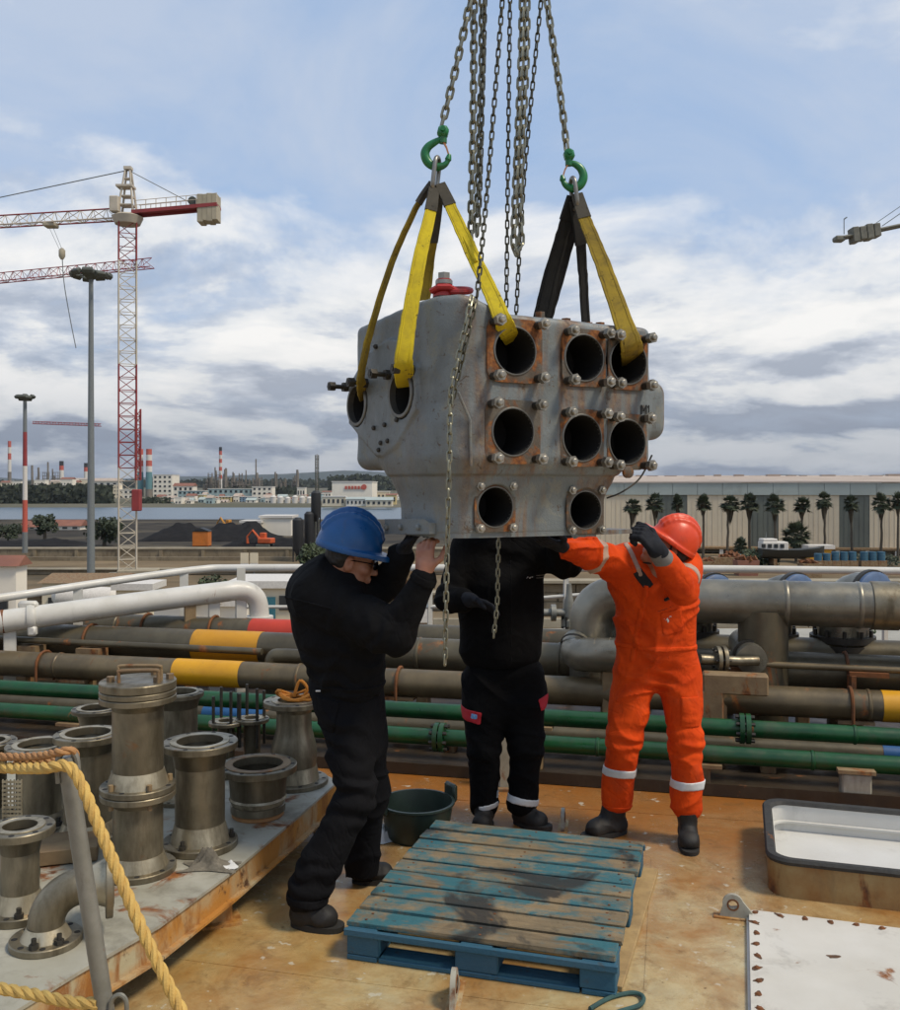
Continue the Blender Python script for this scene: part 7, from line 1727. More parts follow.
chain('right strand of the looped heavy chain at centre', [P(516, 252, 4.02), P(521, 240, 4.02), P(520, 190, 4.02), P(526, 60, 4.0), P(527, -36, 4.0)], 'heavy', 6)
chain('thin hand chain slanting left of centre down to the block top', [P(477, 297, 3.60), P(488, 180, 3.80), P(500, 30, 3.86), P(505, -36, 3.87)], 'thin', 7)
chain('thin hand chain hanging straight between the heavy pairs', [P(506, 330, 4.32), P(508, 160, 4.2), P(510, 0, 4.15), P(511, -36, 4.14)], 'thin', 8)
chain('thin hand chain slanting right of the looped heavy chain', [P(515, 335, 4.36), P(524, 180, 4.22), P(541, 0, 4.15), P(545, -36, 4.13)], 'thin', 9)
chain('thin chain close beside the left heavy pair', [P(479, 215, 3.86), P(481, 150, 3.87), P(485, 0, 3.88), P(486, -36, 3.88)], 'thin', 10)
chain('hand chain draped over the near corner of the block, hanging down to waist height', [P(472, 296, 3.59), P(468, 314, 3.535), P(458, 358, 3.515), P(451, 392, 3.51), P(449, 470, 3.50), P(447, 560, 3.50), P(445, 660, 3.50)], 'hand', 11)
chain('second strand of the draped chain on the near corner of the block', [P(476, 298, 3.60), P(472, 316, 3.55), P(464, 350, 3.525), P(456, 384, 3.525), P(452, 400, 3.52)], 'thin', 12)
chain('loose chain end hanging below the block in front of the man in black', [P(499, 520, 4.66), P(498, 570, 4.66), P(497, 605, 4.66), P(494, 634, 4.66)], 'hand', 13)
def hook(label, Y, pts, latch, blk, mir):
    t = thing('lifting_hook', label, 'hook', P(*blk, Y), 0, 'green lifting hooks'); mb = MB(); pp = bez([P(x, y, Y) for x, y in pts], 6); n = len(pp)
    rs = [(0.0105 + 0.0085 * math.sin(PI * min(1, i / n * 1.15)) ** 1.0) if i < n - 5 else 0.014 - 0.0018 * (i - n + 5) for i in range(n)]
    mb.tube(pp, rs, 12); mb.build('hook_body', M['hookgreen'], t)
    c = P(*blk, Y); mb = MB(); mb.box(c, (0.044, 0.05, 0.048), m=Matrix.Rotation(0.25 * mir, 3, 'Y'), ch=0.012); mb.cyl(c + Vector((0, 0, -0.02)), c + Vector((0, 0, -0.045)), 0.016, n=12); mb.cyl(c + Vector((0, -0.035, 0.004)), c + Vector((0, 0.035, 0.004)), 0.010, n=8); mb.build('swivel', M['hookgreen'], t)
    a, b = P(*latch[0], Y), P(*latch[1], Y); mb = MB(); mb.ribbon([a, (a + b) / 2 + Vector((0.003 * mir, 0, 0)), b], [0.022, 0.018, 0.012], [(0, 1, 0)] * 3, 0.006); mb.build('latch', M['latch'], t)
hook('green lifting hook on the left, opening to the right', HK1, [(441, 139), (435, 142), (428, 147), (425, 154), (428, 162), (435, 166.5), (442, 166), (447, 162), (449.5, 154)], [(443, 141), (448.5, 154)], (443, 132), 1)
hook('green lifting hook on the right, opening to the left', HK2, [(569, 163), (575, 164), (581, 169), (583.5, 177), (580, 185), (573, 188.5), (567, 186), (563.5, 182), (562, 175)], [(568, 164), (563, 176)], (569, 155), -1)
def oblong(label, a, b, w, r, yaw):
    a = Vector(a); b = Vector(b); d = (b - a); L2 = d.length; d.normalize(); s_ = Vector((math.cos(yaw), math.sin(yaw), 0)); s_ = (s_ - d * s_.dot(d)).normalized(); h = w / 2
    pts = [a + d * h + s_ * (h * math.cos(t)) - d * (h * math.sin(t)) for t in np.linspace(0, PI, 9)] + [b - d * h + s_ * (h * math.cos(t)) - d * (h * math.sin(t)) for t in np.linspace(PI, 2 * PI, 9)]
    mb = MB(); mb.tube(pts, r, 10, closed=True); return tag(mb.build('master_link', M['steel']), label, 'link', 'oblong links under the hooks')
oblong('steel oblong link hanging in the left green hook', P(438, 157.5, HK1), P(434, 192, HK1), 0.062, 0.0095, R(75))
oblong('steel oblong link hanging in the right green hook', P(572, 178, HK2), P(576, 209, HK2), 0.062, 0.0095, R(100))
def sling(label, pts, wid, wdir, mats, split):
    """pts: (px, py, Y); the first part is the worn sleeve, the rest webbing"""
    path = bez([P(*p) for p in pts], 8); n = len(path); t = thing('lifting_sling', label, 'sling', path[-1], 0, 'webbing slings holding the block')
    k = max(2, int(n * split)); ws = [wid[0] + (wid[1] - wid[0]) * min(1, (i / (n - 1)) * 1.25) for i in range(n)]; wd = [Vector(wdir)] * n
    mb = MB(); mb.ribbon(path[:k + 1], [w_ * 1.12 for w_ in ws[:k + 1]], wd[:k + 1], 0.016); mb.build('eye_sleeve', M[mats[0]], t, smooth=50)
    rr = random.Random(label); pw = [p + Vector((rr.uniform(-.0015, .0015), 0, 0)) for p in path[k - 1:]]
    mb = MB(); mb.ribbon(pw, ws[k - 1:], wd[k - 1:], 0.009); mb.build('webbing', M[mats[1]], t, smooth=50)
    nn = (path[-1] - path[k]).normalized(); W = (Vector(wdir) - nn * nn.dot(Vector(wdir))).normalized()
    mb = MB()
    for s_ in (-0.3, 0.3): mb.ribbon([p + W * (s_ * w_) for p, w_ in zip(pw, ws[k - 1:])], [0.004] * len(pw), wd[k - 1:], 0.0115)
    mb.build('stitching', M[mats[1]], t, smooth=50)
    return t
sling('soiled yellow sling edge-on, leftmost, hooked into the far left bore', [(432, 183, 3.86), (416, 208, 3.87), (392, 262, 3.92), (372, 325, 3.97), (362, 368, 3.985), (361, 384, 4.02), (364, 398, 4.16)], (0.03, 0.048), (0.5, 0.8, 0.1), ('webdark', 'webolive'), 0.16)
sling('broad bright yellow sling going down to the left side bore', [(434, 188, 3.84), (430, 215, 3.80), (420, 258, 3.73), (408, 325, 3.67), (404, 355, 3.655), (404, 372, 3.70), (406, 386, 3.84)], (0.04, 0.078), (0.95, 0.3, 0), ('webdark', 'webyellow'), 0.15)
sling('dark sling behind the bright yellow one, going behind the block', [(438, 186, 3.88), (434, 222, 3.95), (428, 262, 4.06), (424, 300, 4.12)], (0.05, 0.058), (0.9, 0.3, 0), ('webdark', 'webolive'), 0.5)
sling('yellow sling slanting right into the top left bore of the block', [(440, 184, 3.85), (450, 205, 3.83), (466, 240, 3.78), (490, 290, 3.665), (501, 316, 3.61), (507, 330, 3.67), (513, 340, 3.82)], (0.04, 0.075), (0.85, 0.2, 0.35), ('webdark', 'webyellow'), 0.17)
sling('short yellow sling bight crossing from the ring to the right', [(442, 186, 3.87), (452, 210, 3.86), (463, 232, 3.81), (478, 262, 3.73)], (0.03, 0.04), (0.6, 0.8, 0.2), ('webdark', 'webyellow'), 0.55)
sling('black sling on the right hook, slanting left behind the block', [(573, 196, 4.07), (565, 225, 4.12), (552, 272, 4.2), (540, 322, 4.28)], (0.05, 0.082), (0.9, 0.3, 0.2), ('webblack', 'webblack'), 0.3)
sling('narrow black sling hanging almost straight from the right hook', [(575, 200, 4.07), (580, 235, 4.13), (583, 275, 4.22), (586, 326, 4.3)], (0.055, 0.045), (0.9, 0.4, 0), ('webblack', 'webblack'), 0.4)
sling('second black sling close beside the slanting one on the right hook', [(575, 198, 4.09), (574, 226, 4.16), (565, 258, 4.24), (548, 318, 4.34)], (0.045, 0.05), (0.9, 0.3, 0.2), ('webblack', 'webblack'), 0.3)
sling('soiled yellow sling on the right hook going into the right bore', [(577, 194, 4.05), (586, 222, 4.02), (602, 262, 3.97), (620, 312, 3.905), (630, 340, 3.875), (632, 352, 3.93), (632, 362, 4.08)], (0.045, 0.098), (0.9, 0.1, 0.3), ('webdark', 'webolive'), 0.16)
# ------------------------------------------------------------------ people
def A3(v): return np.array(v, float)
def shell_part(fld, name, mat, parent, off, mask):
    f, c, rad = mask; c = np.array(c, float)
    sl, G = fld._sl(c - rad - 0.02, c + rad + 0.02)
    g = Field.__new__(Field); g.res = fld.res; g.lo = np.array([fld.ax[i][sl[i]][0] for i in range(3)])
    g.F = np.maximum(fld.F[sl] - off, f(*G)).astype(np.float32)
    return g.mesh(name, mat, parent)
def slab(p, ax, half, rad):
    p = A3(p); ax = A3(Vector(ax).normalized())
    def f(x, y, z):
        d = (x - p[0]) * ax[0] + (y - p[1]) * ax[1] + (z - p[2]) * ax[2]; r2 = np.sqrt((x - p[0]) ** 2 + (y - p[1]) ** 2 + (z - p[2]) ** 2)
        return np.maximum(np.abs(d) - half, r2 - rad)
    return f, p, rad
def boxmask(p, u, v, n, hu, hv, hn):
    p = A3(p); u, v, n = A3(u), A3(v), A3(n)
    def f(x, y, z):
        q = [np.abs((x - p[0]) * a[0] + (y - p[1]) * a[1] + (z - p[2]) * a[2]) - h for a, h in ((u, hu), (v, hv), (n, hn))]
        return np.maximum(np.maximum(q[0], q[1]), q[2])
    return f, p, math.sqrt(hu * hu + hv * hv + hn * hn)
def folds(fld, amp, sx=9, sy=9, sz=14, seed=0.0, lim=None):
    def f(x, y, z):
        w1 = vnoise(x * 3 + seed, y * 3, z * 3); w2 = vnoise(x * 3, y * 3 + seed, z * 3 + 5)
        n1 = vnoise(x * sx * 0.55 + seed + 1.3 * w1, y * sy * 0.55 + seed * 2, z * sz * 0.62 + 2.2 * w2)
        n2 = vnoise(x * sx * 1.2 + 7 + w2, y * sy * 1.2, z * sz * 0.9 + seed + 1.5 * w1)
        return -amp * 1.25 * ((1 - np.abs(n1)) ** 3 - 0.35) - amp * 0.45 * n2
    fld.disp(f)
def wrinkle(fld, p, ax, amp, freq, rad, seed=0):
    """rings of gathered cloth near a joint"""
    p = A3(p); ax = A3(Vector(ax).normalized())
    def f(x, y, z):
        dx, dy, dz = x - p[0], y - p[1], z - p[2]; d = dx * ax[0] + dy * ax[1] + dz * ax[2]; r2 = np.sqrt(dx * dx + dy * dy + dz * dz)
        return amp * np.sin(d * freq + 2.6 * vnoise(x * 13 + seed, y * 13, z * 13)) * np.clip(1 - r2 / rad, 0, 1)
    fld.disp(f, p - rad, p + rad)
def hand(fld, W, d, n, thumb, curl=(0.5, 0.7, 0.5), s=1.0, r=0.0088, k=0.006, spread=0.0, palm=True):
    """palm from the wrist W along d, facing n; thumb: unit vector towards the thumb side"""
    W = Vector(W); d = Vector(d).normalized(); n = Vector(n); n = (n - d * n.dot(d)).normalized(); t = d.cross(n); t = t if t.dot(Vector(thumb)) > 0 else -t
    Mx = np.array([list(t), list(n), list(d)]).T
    c = W + d * (0.045 * s); fld.rbox(c, (0.040 * s, 0.013 * s, 0.048 * s), Mx, 0.012 * s, 0.012)
    fld.cone(W - d * 0.02, W + d * 0.02, 0.026 * s, 0.027 * s, 0.02)
    for i, L_ in enumerate((0.072, 0.08, 0.074, 0.058)):
        off = (1.5 - i) * 0.0205 * s; p = W + d * ((0.09 - 0.004 * abs(i - 1.2)) * s) + t * off; dd = (d + t * (spread * (1.5 - i))).normalized()
        a = 0.0
        for j, f in enumerate((0.45, 0.31, 0.24)):
            a += curl[j]; q = p + (dd * math.cos(a) + n * math.sin(a)) * (L_ * f * s); fld.cone(p, q, r * (1.08 - 0.1 * j), r * (1.0 - 0.12 * j), k); p = q
    p = W + d * (0.022 * s) + t * (0.030 * s); q = p + (t * 0.72 + d * 0.62 + n * 0.28).normalized() * (0.045 * s); u = q + (d * 0.85 + t * 0.2 + n * 0.45).normalized() * (0.032 * s); e = u + (d * 0.8 + n * 0.5 - t * 0.05).normalized() * (0.026 * s)
    fld.cone(p, q, r * 1.5, r * 1.25, 0.012); fld.cone(q, u, r * 1.2, r * 1.05, k); fld.cone(u, e, r * 1.05, r * 0.9, k)
def axes(F, U):
    F = Vector(F).normalized(); U = Vector(U); U = (U - F * U.dot(F)).normalized(); S_ = F.cross(U); return F, U, S_
def head(fld, C, F, U, s=1.0):
    F, U, S_ = axes(F, U); C = Vector(C); Mx = np.array([list(S_), list(F), list(U)]).T
    L_ = lambda a, b, c: C + S_ * (a * s) + F * (b * s) + U * (c * s)
    fld.ell(L_(0, -0.012, 0.03), (0.074 * s, 0.095 * s, 0.09 * s), Mx, 0.02)          # cranium
    fld.ell(L_(0, 0.030, -0.035), (0.058 * s, 0.062 * s, 0.075 * s), Mx, 0.03)        # face
    fld.cone(L_(-0.035, 0.025, -0.085), L_(0.035, 0.025, -0.085), 0.028 * s, 0.028 * s, 0.03)   # jaw
    fld.cone(L_(0, 0.066, -0.102), L_(0, 0.060, -0.104), 0.022 * s, 0.022 * s, 0.02)  # chin
    fld.cone(L_(0, 0.088, 0.002), L_(0, 0.110, -0.040), 0.008 * s, 0.013 * s, 0.012)  # nose
    for a in (-1, 1):
        fld.ell(L_(a * 0.009, 0.100, -0.046), (0.009 * s, 0.010 * s, 0.007 * s), Mx, 0.006)
        fld.cone(L_(a * 0.012, 0.088, 0.016), L_(a * 0.044, 0.076, 0.018), 0.009 * s, 0.008 * s, 0.012)      # brow
        fld.ell(L_(a * 0.030, 0.086, -0.002), (0.015 * s, 0.008 * s, 0.010 * s), Mx, 0.008, 'sub')           # eye socket
        fld.ell(L_(a * 0.030, 0.074, -0.002), (0.012 * s, 0.012 * s, 0.011 * s), Mx, 0.003)                  # eyeball
        fld.ell(L_(a * 0.047, 0.058, -0.032), (0.020 * s, 0.020 * s, 0.017 * s), Mx, 0.02)                   # cheek
        fld.ell(L_(a * 0.078, -0.008, -0.012), (0.010 * s, 0.020 * s, 0.033 * s), Mx, 0.008)                 # ear
        fld.ell(L_(a * 0.088, -0.004, -0.008), (0.006 * s, 0.010 * s, 0.016 * s), Mx, 0.004, 'sub')
    fld.cone(L_(-0.018, 0.090, -0.068), L_(0.018, 0.090, -0.068), 0.007 * s, 0.007 * s, 0.006)
    fld.cone(L_(-0.016, 0.087, -0.080), L_(0.016, 0.087, -0.080), 0.0075 * s, 0.0075 * s, 0.006)
    fld.cone(L_(0, -0.03, -0.06), L_(0, -0.045, -0.16), 0.055 * s, 0.058 * s, 0.04)
    return L_
def helmet(name, mat, parent, C, F, U, s=1.0, ridges=True):
    F, U, S_ = axes(F, U); C = Vector(C); Mx = np.array([list(S_), list(F), list(U)]).T
    f = Field(C - Vector((0.25,) * 3), C + Vector((0.25,) * 3), 0.0045); L_ = lambda a, b, c: C + S_ * (a * s) + F * (b * s) + U * (c * s)
    f.ell(L_(0, -0.008, 0.0), (0.112 * s, 0.134 * s, 0.156 * s), Mx, 0.0)
    for a, w in ((0, 0.017),) + (((-0.045, 0.009), (0.045, 0.009)) if ridges else ()):
        pts = [L_(a * (1 - 0.35 * abs(math.cos(q))), -0.008 + 0.132 * math.cos(q), 0.153 * math.sin(q) * math.sqrt(max(0.0, 1 - (a / 0.112) ** 2))) for q in np.linspace(R(25), R(150), 12)]
        for p, q in zip(pts, pts[1:]): f.cone(p, q, w * s, w * s, 0.014)
    f.clip(lambda x, y, z: -((x - C.x) * U.x + (y - C.y) * U.y + (z - C.z) * U.z))
    # rim and peak
    def rim(x, y, z):
        a = (x - C.x) * S_.x + (y - C.y) * S_.y + (z - C.z) * S_.z; b = (x - C.x) * F.x + (y - C.y) * F.y + (z - C.z) * F.z; c = (x - C.x) * U.x + (y - C.y) * U.y + (z - C.z) * U.z
        d = np.sqrt((a / 1.0) ** 2 + ((b - 0.012 * s) / 1.24) ** 2) - 0.119 * s - np.clip(b - 0.06 * s, 0, 1) * 0.12
        return np.maximum(d, np.abs(c - 0.002 + 0.10 * np.clip(b - 0.08, 0, 1) + 0.2 * a * a) - 0.0075 * s) - 0.003
    f.fn(rim, C - Vector((0.24,) * 3), C + Vector((0.24,) * 3), 0.012)
    f.ell(L_(0, -0.008, -0.004), (0.103 * s, 0.124 * s, 0.146 * s), Mx, 0.0, 'sub')
    return f.mesh(name, mat, parent)
def boot(name, parent, heel, toe, ankle, w=0.047, shaft=0.058, hgt=0.12):
    heel = Vector(heel); toe = Vector(toe); ankle = Vector(ankle); d = (toe - heel).normalized(); heel.z = toe.z = 0.0
    lo = Vector((min(heel.x, toe.x, ankle.x) - 0.12, min(heel.y, toe.y, ankle.y) - 0.12, -0.02)); hi = Vector((max(heel.x, toe.x, ankle.x) + 0.12, max(heel.y, toe.y, ankle.y) + 0.12, ankle.z + 0.1))
    f = Field(lo, hi, 0.0045); zz = Vector((0, 0, 1)); side = d.cross(zz)
    f.cone(heel + zz * 0.045, toe + zz * 0.040 - d * 0.045, w * 0.85, w * 0.98, 0.0); f.cone(toe - d * 0.055 + zz * 0.044, toe - d * 0.045 + zz * 0.044, w * 1.02, w * 0.98, 0.02)
    f.cone(heel + zz * 0.05 + d * 0.022, ankle, w * 0.92, shaft, 0.03); f.cone(toe - d * 0.10 + zz * 0.055, ankle + d * 0.02, w * 0.70, shaft * 0.80, 0.03)
    f.clip(lambda x, y, z: 0.012 - z + 0 * x + 0 * y, 0)
    folds(f, 0.004, 22, 22, 22, 3.0)
    b = f.mesh(name, M['boot'], parent)
    m = MB(); n = 22; ring_ = []
    for k in range(n):
        a = 2 * PI * k / n; L2 = (toe - heel).length; c = (heel + toe) / 2; ex = (L2 / 2 + 0.038) * math.copysign(abs(math.cos(a)) ** 0.75, math.cos(a)); ey = (w + 0.005) * math.copysign(abs(math.sin(a)) ** 0.8, math.sin(a)) * (1.0 if math.cos(a) > -0.2 else 0.88); ring_.append(c + d * ex + side * ey)
    m.ring_loft([[p + zz * 0.0 for p in ring_], [p + zz * 0.024 for p in ring_]]); m.build('sole', M['sole'], b, smooth=50)
    return b
def skeleton(fld, J, r=1.0):
    """bare body under the clothes, one continuous surface"""
    c = fld.cone
    c(J['pel'], J['chest'], 0.08 * r, 0.10 * r, 0.05); c(J['chest'], J['neck'], 0.10 * r, 0.055, 0.05)
    for s_ in 'LR':
        c(J['sh' + s_], J['chest'], 0.055, 0.08, 0.05); c(J['sh' + s_], J['el' + s_], 0.045, 0.038, 0.03); c(J['el' + s_], J['wr' + s_], 0.036, 0.026, 0.02)
        c(J['hip' + s_], J['pel'], 0.062, 0.065, 0.03); c(J['hip' + s_], J['kn' + s_], 0.068, 0.05, 0.03); c(J['kn' + s_], J['an' + s_], 0.047, 0.035, 0.03)
def bounds(J, m=0.25):
    v = np.array([list(p) for p in J.values()]); return v.min(0) - m, v.max(0) + m

# ================================================== man in the orange coverall
pm = thing('person', 'man in orange coverall and orange helmet steadying the right side of the block', 'person', (P(650, 840, 4.84).x, 4.84, 0))
J = dict(pel=P(657, 648, 4.87), chest=P(657, 588, 4.80), neck=P(668, 556, 4.75), shL=P(624, 562, 4.80), shR=P(684, 565, 4.77), elL=P(590, 553, 4.62), wrL=P(562, 547, 4.42), elR=P(683, 589, 4.52), wrR=P(659, 555, 4.37),
         hipL=P(637, 668, 4.87), hipR=P(677, 668, 4.86), knL=P(624, 742, 4.84), knR=P(686, 742, 4.79), anL=P(615, 803, 4.93), anR=P(687, 812, 4.80))
HF, HU = Vector((-0.74, -0.22, 0.50)), Vector((0.58, -0.10, 0.80)); HC = P(667, 548, 4.68)
lo, hi = bounds(J, 0.22); f = Field(lo, hi, 0.0065); skeleton(f, J, 0.9); L_ = head(f, HC, HF, HU, 0.98); f.cone(HC, J['neck'], 0.055, 0.06, 0.04); f.mesh('body', M['skin'], pm)
# coverall
X_, Z_, Yv = (1, 0, 0), (0, 0, 1), (0, 1, 0)
f = Field(lo, hi, 0.0065); c = f.cone
c(P(638, 652, 4.86), P(635, 584, 4.82), 0.108, 0.112, 0.0); c(P(675, 652, 4.85), P(676, 586, 4.79), 0.108, 0.110, 0.10); c(P(657, 646, 4.80), P(655, 590, 4.74), 0.095, 0.105, 0.08); c(P(632, 562, 4.80), P(680, 564, 4.77), 0.076, 0.076, 0.09)
c(J['hipL'], J['knL'], 0.116, 0.086, 0.05); c(J['knL'], P(616, 798, 4.92), 0.084, 0.076, 0.03); c(J['hipR'], J['knR'], 0.114, 0.086, 0.04); c(J['knR'], P(687, 806, 4.80), 0.084, 0.076, 0.03)
c(P(628, 572, 4.80), J['elL'], 0.098, 0.068, 0.10); c(J['elL'], P(570, 548, 4.47), 0.068, 0.060, 0.03); c(J['shR'], J['elR'], 0.082, 0.066, 0.04); c(J['elR'], P(665, 562, 4.41), 0.070, 0.058, 0.02)
c(P(648, 676, 4.86), P(668, 676, 4.85), 0.075, 0.075, 0.05); c(P(652, 560, 4.73), P(680, 566, 4.74), 0.05, 0.05, 0.04)   # collar
f.clip(lambda x, y, z: (z - P(0, 540.5, 4.5).z) + 0 * x + 0 * y - 3.0 * np.clip(x - P(640, 0, 4.6).x, 0, 0.2), 0.0)
for s_, zc in (('L', 797), ('R', 806)):
    pz = P(0, zc + 1, 4.93 if s_ == 'L' else 4.80).z
folds(f, 0.012, 5.5, 5.5, 7, 1.3)
for j, a, b in (('knL', 'hipL', 'anL'), ('knR', 'hipR', 'anR'), ('elR', 'shR', 'wrR'), ('elL', 'shL', 'wrL')): wrinkle(f, J[j], J[a] - J[b], 0.010, 95, 0.17, len(j))
wrinkle(f, P(657, 680, 4.78), (0.3, 0, 1), 0.010, 80, 0.16); wrinkle(f, P(645, 640, 4.74), (0.2, 0, 1), 0.009, 90, 0.18, 4)
zf = [P(0, 800, 4.92).z, P(0, 810, 4.80).z]; xm = P(650, 0, 4.85).x
f.clip(lambda x, y, z: np.where(x < xm, zf[0] - 0.055, zf[1] - 0.035) - z + 0 * y, 0.0)
cv = f.mesh('coverall', M['orange'], pm)
shell_part(f, 'waist_seam', M['orange'], pm, 0.005, slab(P(657, 645, 4.84), (0.03, 0, 1), 0.012, 0.27)); shell_part(f, 'thigh_pocket', M['orange'], pm, 0.007, boxmask(P(690, 712, 4.74), X_, Z_, Yv, 0.05, 0.075, 0.12)); shell_part(f, 'chest_pocket', M['orange'], pm, 0.006, boxmask(P(672, 622, 4.68), (0.97, 0, 0.2), (-0.2, 0, 0.97), Yv, 0.055, 0.06, 0.12)); shell_part(f, 'trouser_hem', M['orange'], pm, 0.005, slab(P(616, 806, 4.92), (0, 0, 1), 0.014, 0.13))
for px, py, Y, ax, half, rad in ((618, 770, 4.88, (0.05, 0, 1), 0.022, 0.14), (686, 783, 4.79, (0, 0, 1), 0.022, 0.14)): shell_part(f, 'reflective_band', M['reflective'], pm, 0.004, slab(P(px, py, Y), ax, half, rad))
shell_part(f, 'sleeve_band', M['reflectdull'], pm, 0.004, slab(P(594, 553, 4.63), J['shL'] - J['elL'], 0.018, 0.12)); shell_part(f, 'sleeve_band', M['reflectdull'], pm, 0.004, slab(P(688, 579, 4.63), J['elR'] - J['shR'], 0.018, 0.11))
shell_part(f, 'shoulder_tape', M['reflectdull'], pm, 0.004, boxmask(P(634, 560, 4.7), (0.94, 0, 0.34), (-0.34, 0, 0.94), (0, 1, 0), 0.013, 0.085, 0.09))
X_, Z_, Yv = (1, 0, 0), (0, 0, 1), (0, 1, 0)
shell_part(f, 'open_collar', M['printblack'], pm, 0.003, boxmask(P(643, 579, 4.66), (0.80, 0, 0.6), (-0.6, 0, 0.8), Yv, 0.026, 0.050, 0.14))
shell_part(f, 'pocket_tab', M['printblack'], pm, 0.008, boxmask(P(667, 598, 4.66), (0.9, 0, 0.42), (-0.42, 0, 0.9), Yv, 0.022, 0.008, 0.12)); shell_part(f, 'pocket_slit', M['printblack'], pm, 0.0015, boxmask(P(664, 609, 4.66), (0.95, 0, 0.3), (-0.3, 0, 0.95), Yv, 0.05, 0.003, 0.12))
shell_part(f, 'zip_placket', M['orange'], pm, 0.005, boxmask(P(640, 625, 4.68), (0.99, 0, -0.12), (0.12, 0, 0.99), Yv, 0.012, 0.20, 0.12))
for k, (dx, dz, w_, h_) in enumerate(((0, 0.008, 0.020, 0.003), (0.004, -0.006, 0.006, 0.014), (0.018, 0.012, 0.010, 0.005), (-0.012, -0.008, 0.012, 0.0025))):
    q = P(667, 619, 4.66) + Vector((dx, 0, dz)); shell_part(f, 'chest_emblem', M['printwhite'], pm, 0.0085, boxmask(q, (0.9, 0, 0.43), (-0.43, 0, 0.9), Yv, w_, h_, 0.12))
he = helmet('helmet', M['helmetorange'], pm, L_(0, -0.003, 0.036), HF, HU, 0.92)
mb = MB(); mb.tube(bez([L_(0.085, 0.03, 0.03), L_(0.083, 0.015, -0.03), L_(0.06, 0.03, -0.09), L_(0, 0.055, -0.125), L_(-0.06, 0.03, -0.09), L_(-0.083, 0.015, -0.03), L_(-0.085, 0.03, 0.03)], 5), 0.005, 6); mb.build('chin_strap', M['printblack'], he)
mb = MB(); q = [L_(0.118 * math.cos(a), -0.008 + 0.138 * math.sin(a), 0.022) for a in np.linspace(0, 2 * PI, 40, endpoint=False)]; 
f = Field(HC - Vector((0.2,) * 3), HC + Vector((0.2,) * 3), 0.006); Fh, Uh, Sh = axes(HF, HU); Mx = np.array([list(Sh), list(Fh), list(Uh)]).T; f.ell(L_(0, -0.03, 0.0), (0.083, 0.090, 0.085), Mx, 0.0); f.ell(L_(0, 0.085, -0.04), (0.12, 0.085, 0.12), Mx, 0.004, 'sub'); f.mesh('hair', M['hair'], pm)
boot('boot', pm, P(620, 832, 4.94) , P(588, 838, 4.86), P(616, 800, 4.93)); boot('boot', pm, P(687, 830, 4.86), P(690, 846, 4.66), P(687, 808, 4.80))
g = Field(P(645, 540, 4.35) - Vector((0.18, 0.18, 0.18)), P(645, 540, 4.35) + Vector((0.18, 0.18, 0.18)), 0.0035); hand(g, P(657, 550, 4.36), (-0.62, -0.12, 0.70), (-0.55, 0.70, -0.40), (0.5, -0.4, 0.75), (1.0, 1.25, 0.9), 1.22, 0.0150, 0.006); g.cone(P(657, 550, 4.36), P(663, 559, 4.385), 0.042, 0.046, 0.02); g.mesh('glove', M['glove'], pm)
g = Field(P(657, 556, 4.38) - Vector((0.1,) * 3), P(657, 556, 4.38) + Vector((0.1,) * 3), 0.004); g.cone(P(658, 552, 4.365), P(663, 559, 4.385), 0.045, 0.048, 0.0); g.mesh('glove_cuff', M['glovecuff'], pm)
g = Field(P(553, 545, 4.38) - Vector((0.2,) * 3), P(553, 545, 4.38) + Vector((0.2,) * 3), 0.004); hand(g, P(562, 547, 4.42), (-0.75, -0.55, 0.25), (-0.1, 0.2, 1), (0, -1, 0.2), (0.15, 0.2, 0.15), 1.05, 0.0115, 0.005); g.mesh('glove', M['glove'], pm)

# ================================================== man in black behind the block
pm = thing('person', 'man in black work clothes with red pocket flaps behind the block, head hidden', 'person', (P(503, 825, 5.05).x, 5.05, 0))
J = dict(pel=P(503, 682, 5.08), chest=P(504, 592, 5.06), neck=P(503, 532, 5.06), shL=P(467, 548, 5.06), shR=P(536, 546, 5.06), elL=P(448, 598, 4.95), wrL=P(470, 600, 4.79), elR=P(566, 562, 4.98), wrR=P(556, 530, 4.80),
         hipL=P(484, 692, 5.08), hipR=P(524, 692, 5.08), knL=P(484, 748, 5.03), knR=P(526, 748, 5.03), anL=P(484, 806, 5.08), anR=P(522, 804, 5.05))
HC = P(503, 494, 5.03); HF, HU = Vector((0, -0.9, -0.25)), Vector((0, -0.2, 1))
lo, hi = bounds(J, 0.22); hi[2] += 0.1; f = Field(lo, hi, 0.007); skeleton(f, J, 0.9); L_ = head(f, HC, HF, HU); f.cone(HC, J['neck'], 0.055, 0.06, 0.04); f.mesh('body', M['skin'], pm)
f = Field(lo, hi, 0.0065); c = f.cone
c(P(482, 650, 5.08), P(480, 570, 5.07), 0.118, 0.116, 0.0); c(P(520, 650, 5.08), P(522, 570, 5.07), 0.114, 0.114, 0.09); c(P(503, 655, 5.03), P(503, 590, 5.01), 0.10, 0.11, 0.08); c(P(474, 547, 5.06), P(530, 545, 5.06), 0.080, 0.080, 0.07)
c(J['shL'], J['elL'], 0.085, 0.068, 0.05); c(J['elL'], P(463, 600, 4.84), 0.070, 0.058, 0.02); c(J['shR'], J['elR'], 0.094, 0.086, 0.05); c(J['elR'], P(558, 538, 4.83), 0.086, 0.066, 0.02); c(P(496, 530, 5.03), P(512, 530, 5.03), 0.055, 0.055, 0.04)
f.clip(lambda x, y, z: P(0, 666, 5.05).z - z + 0 * x + 0 * y, 0.0)
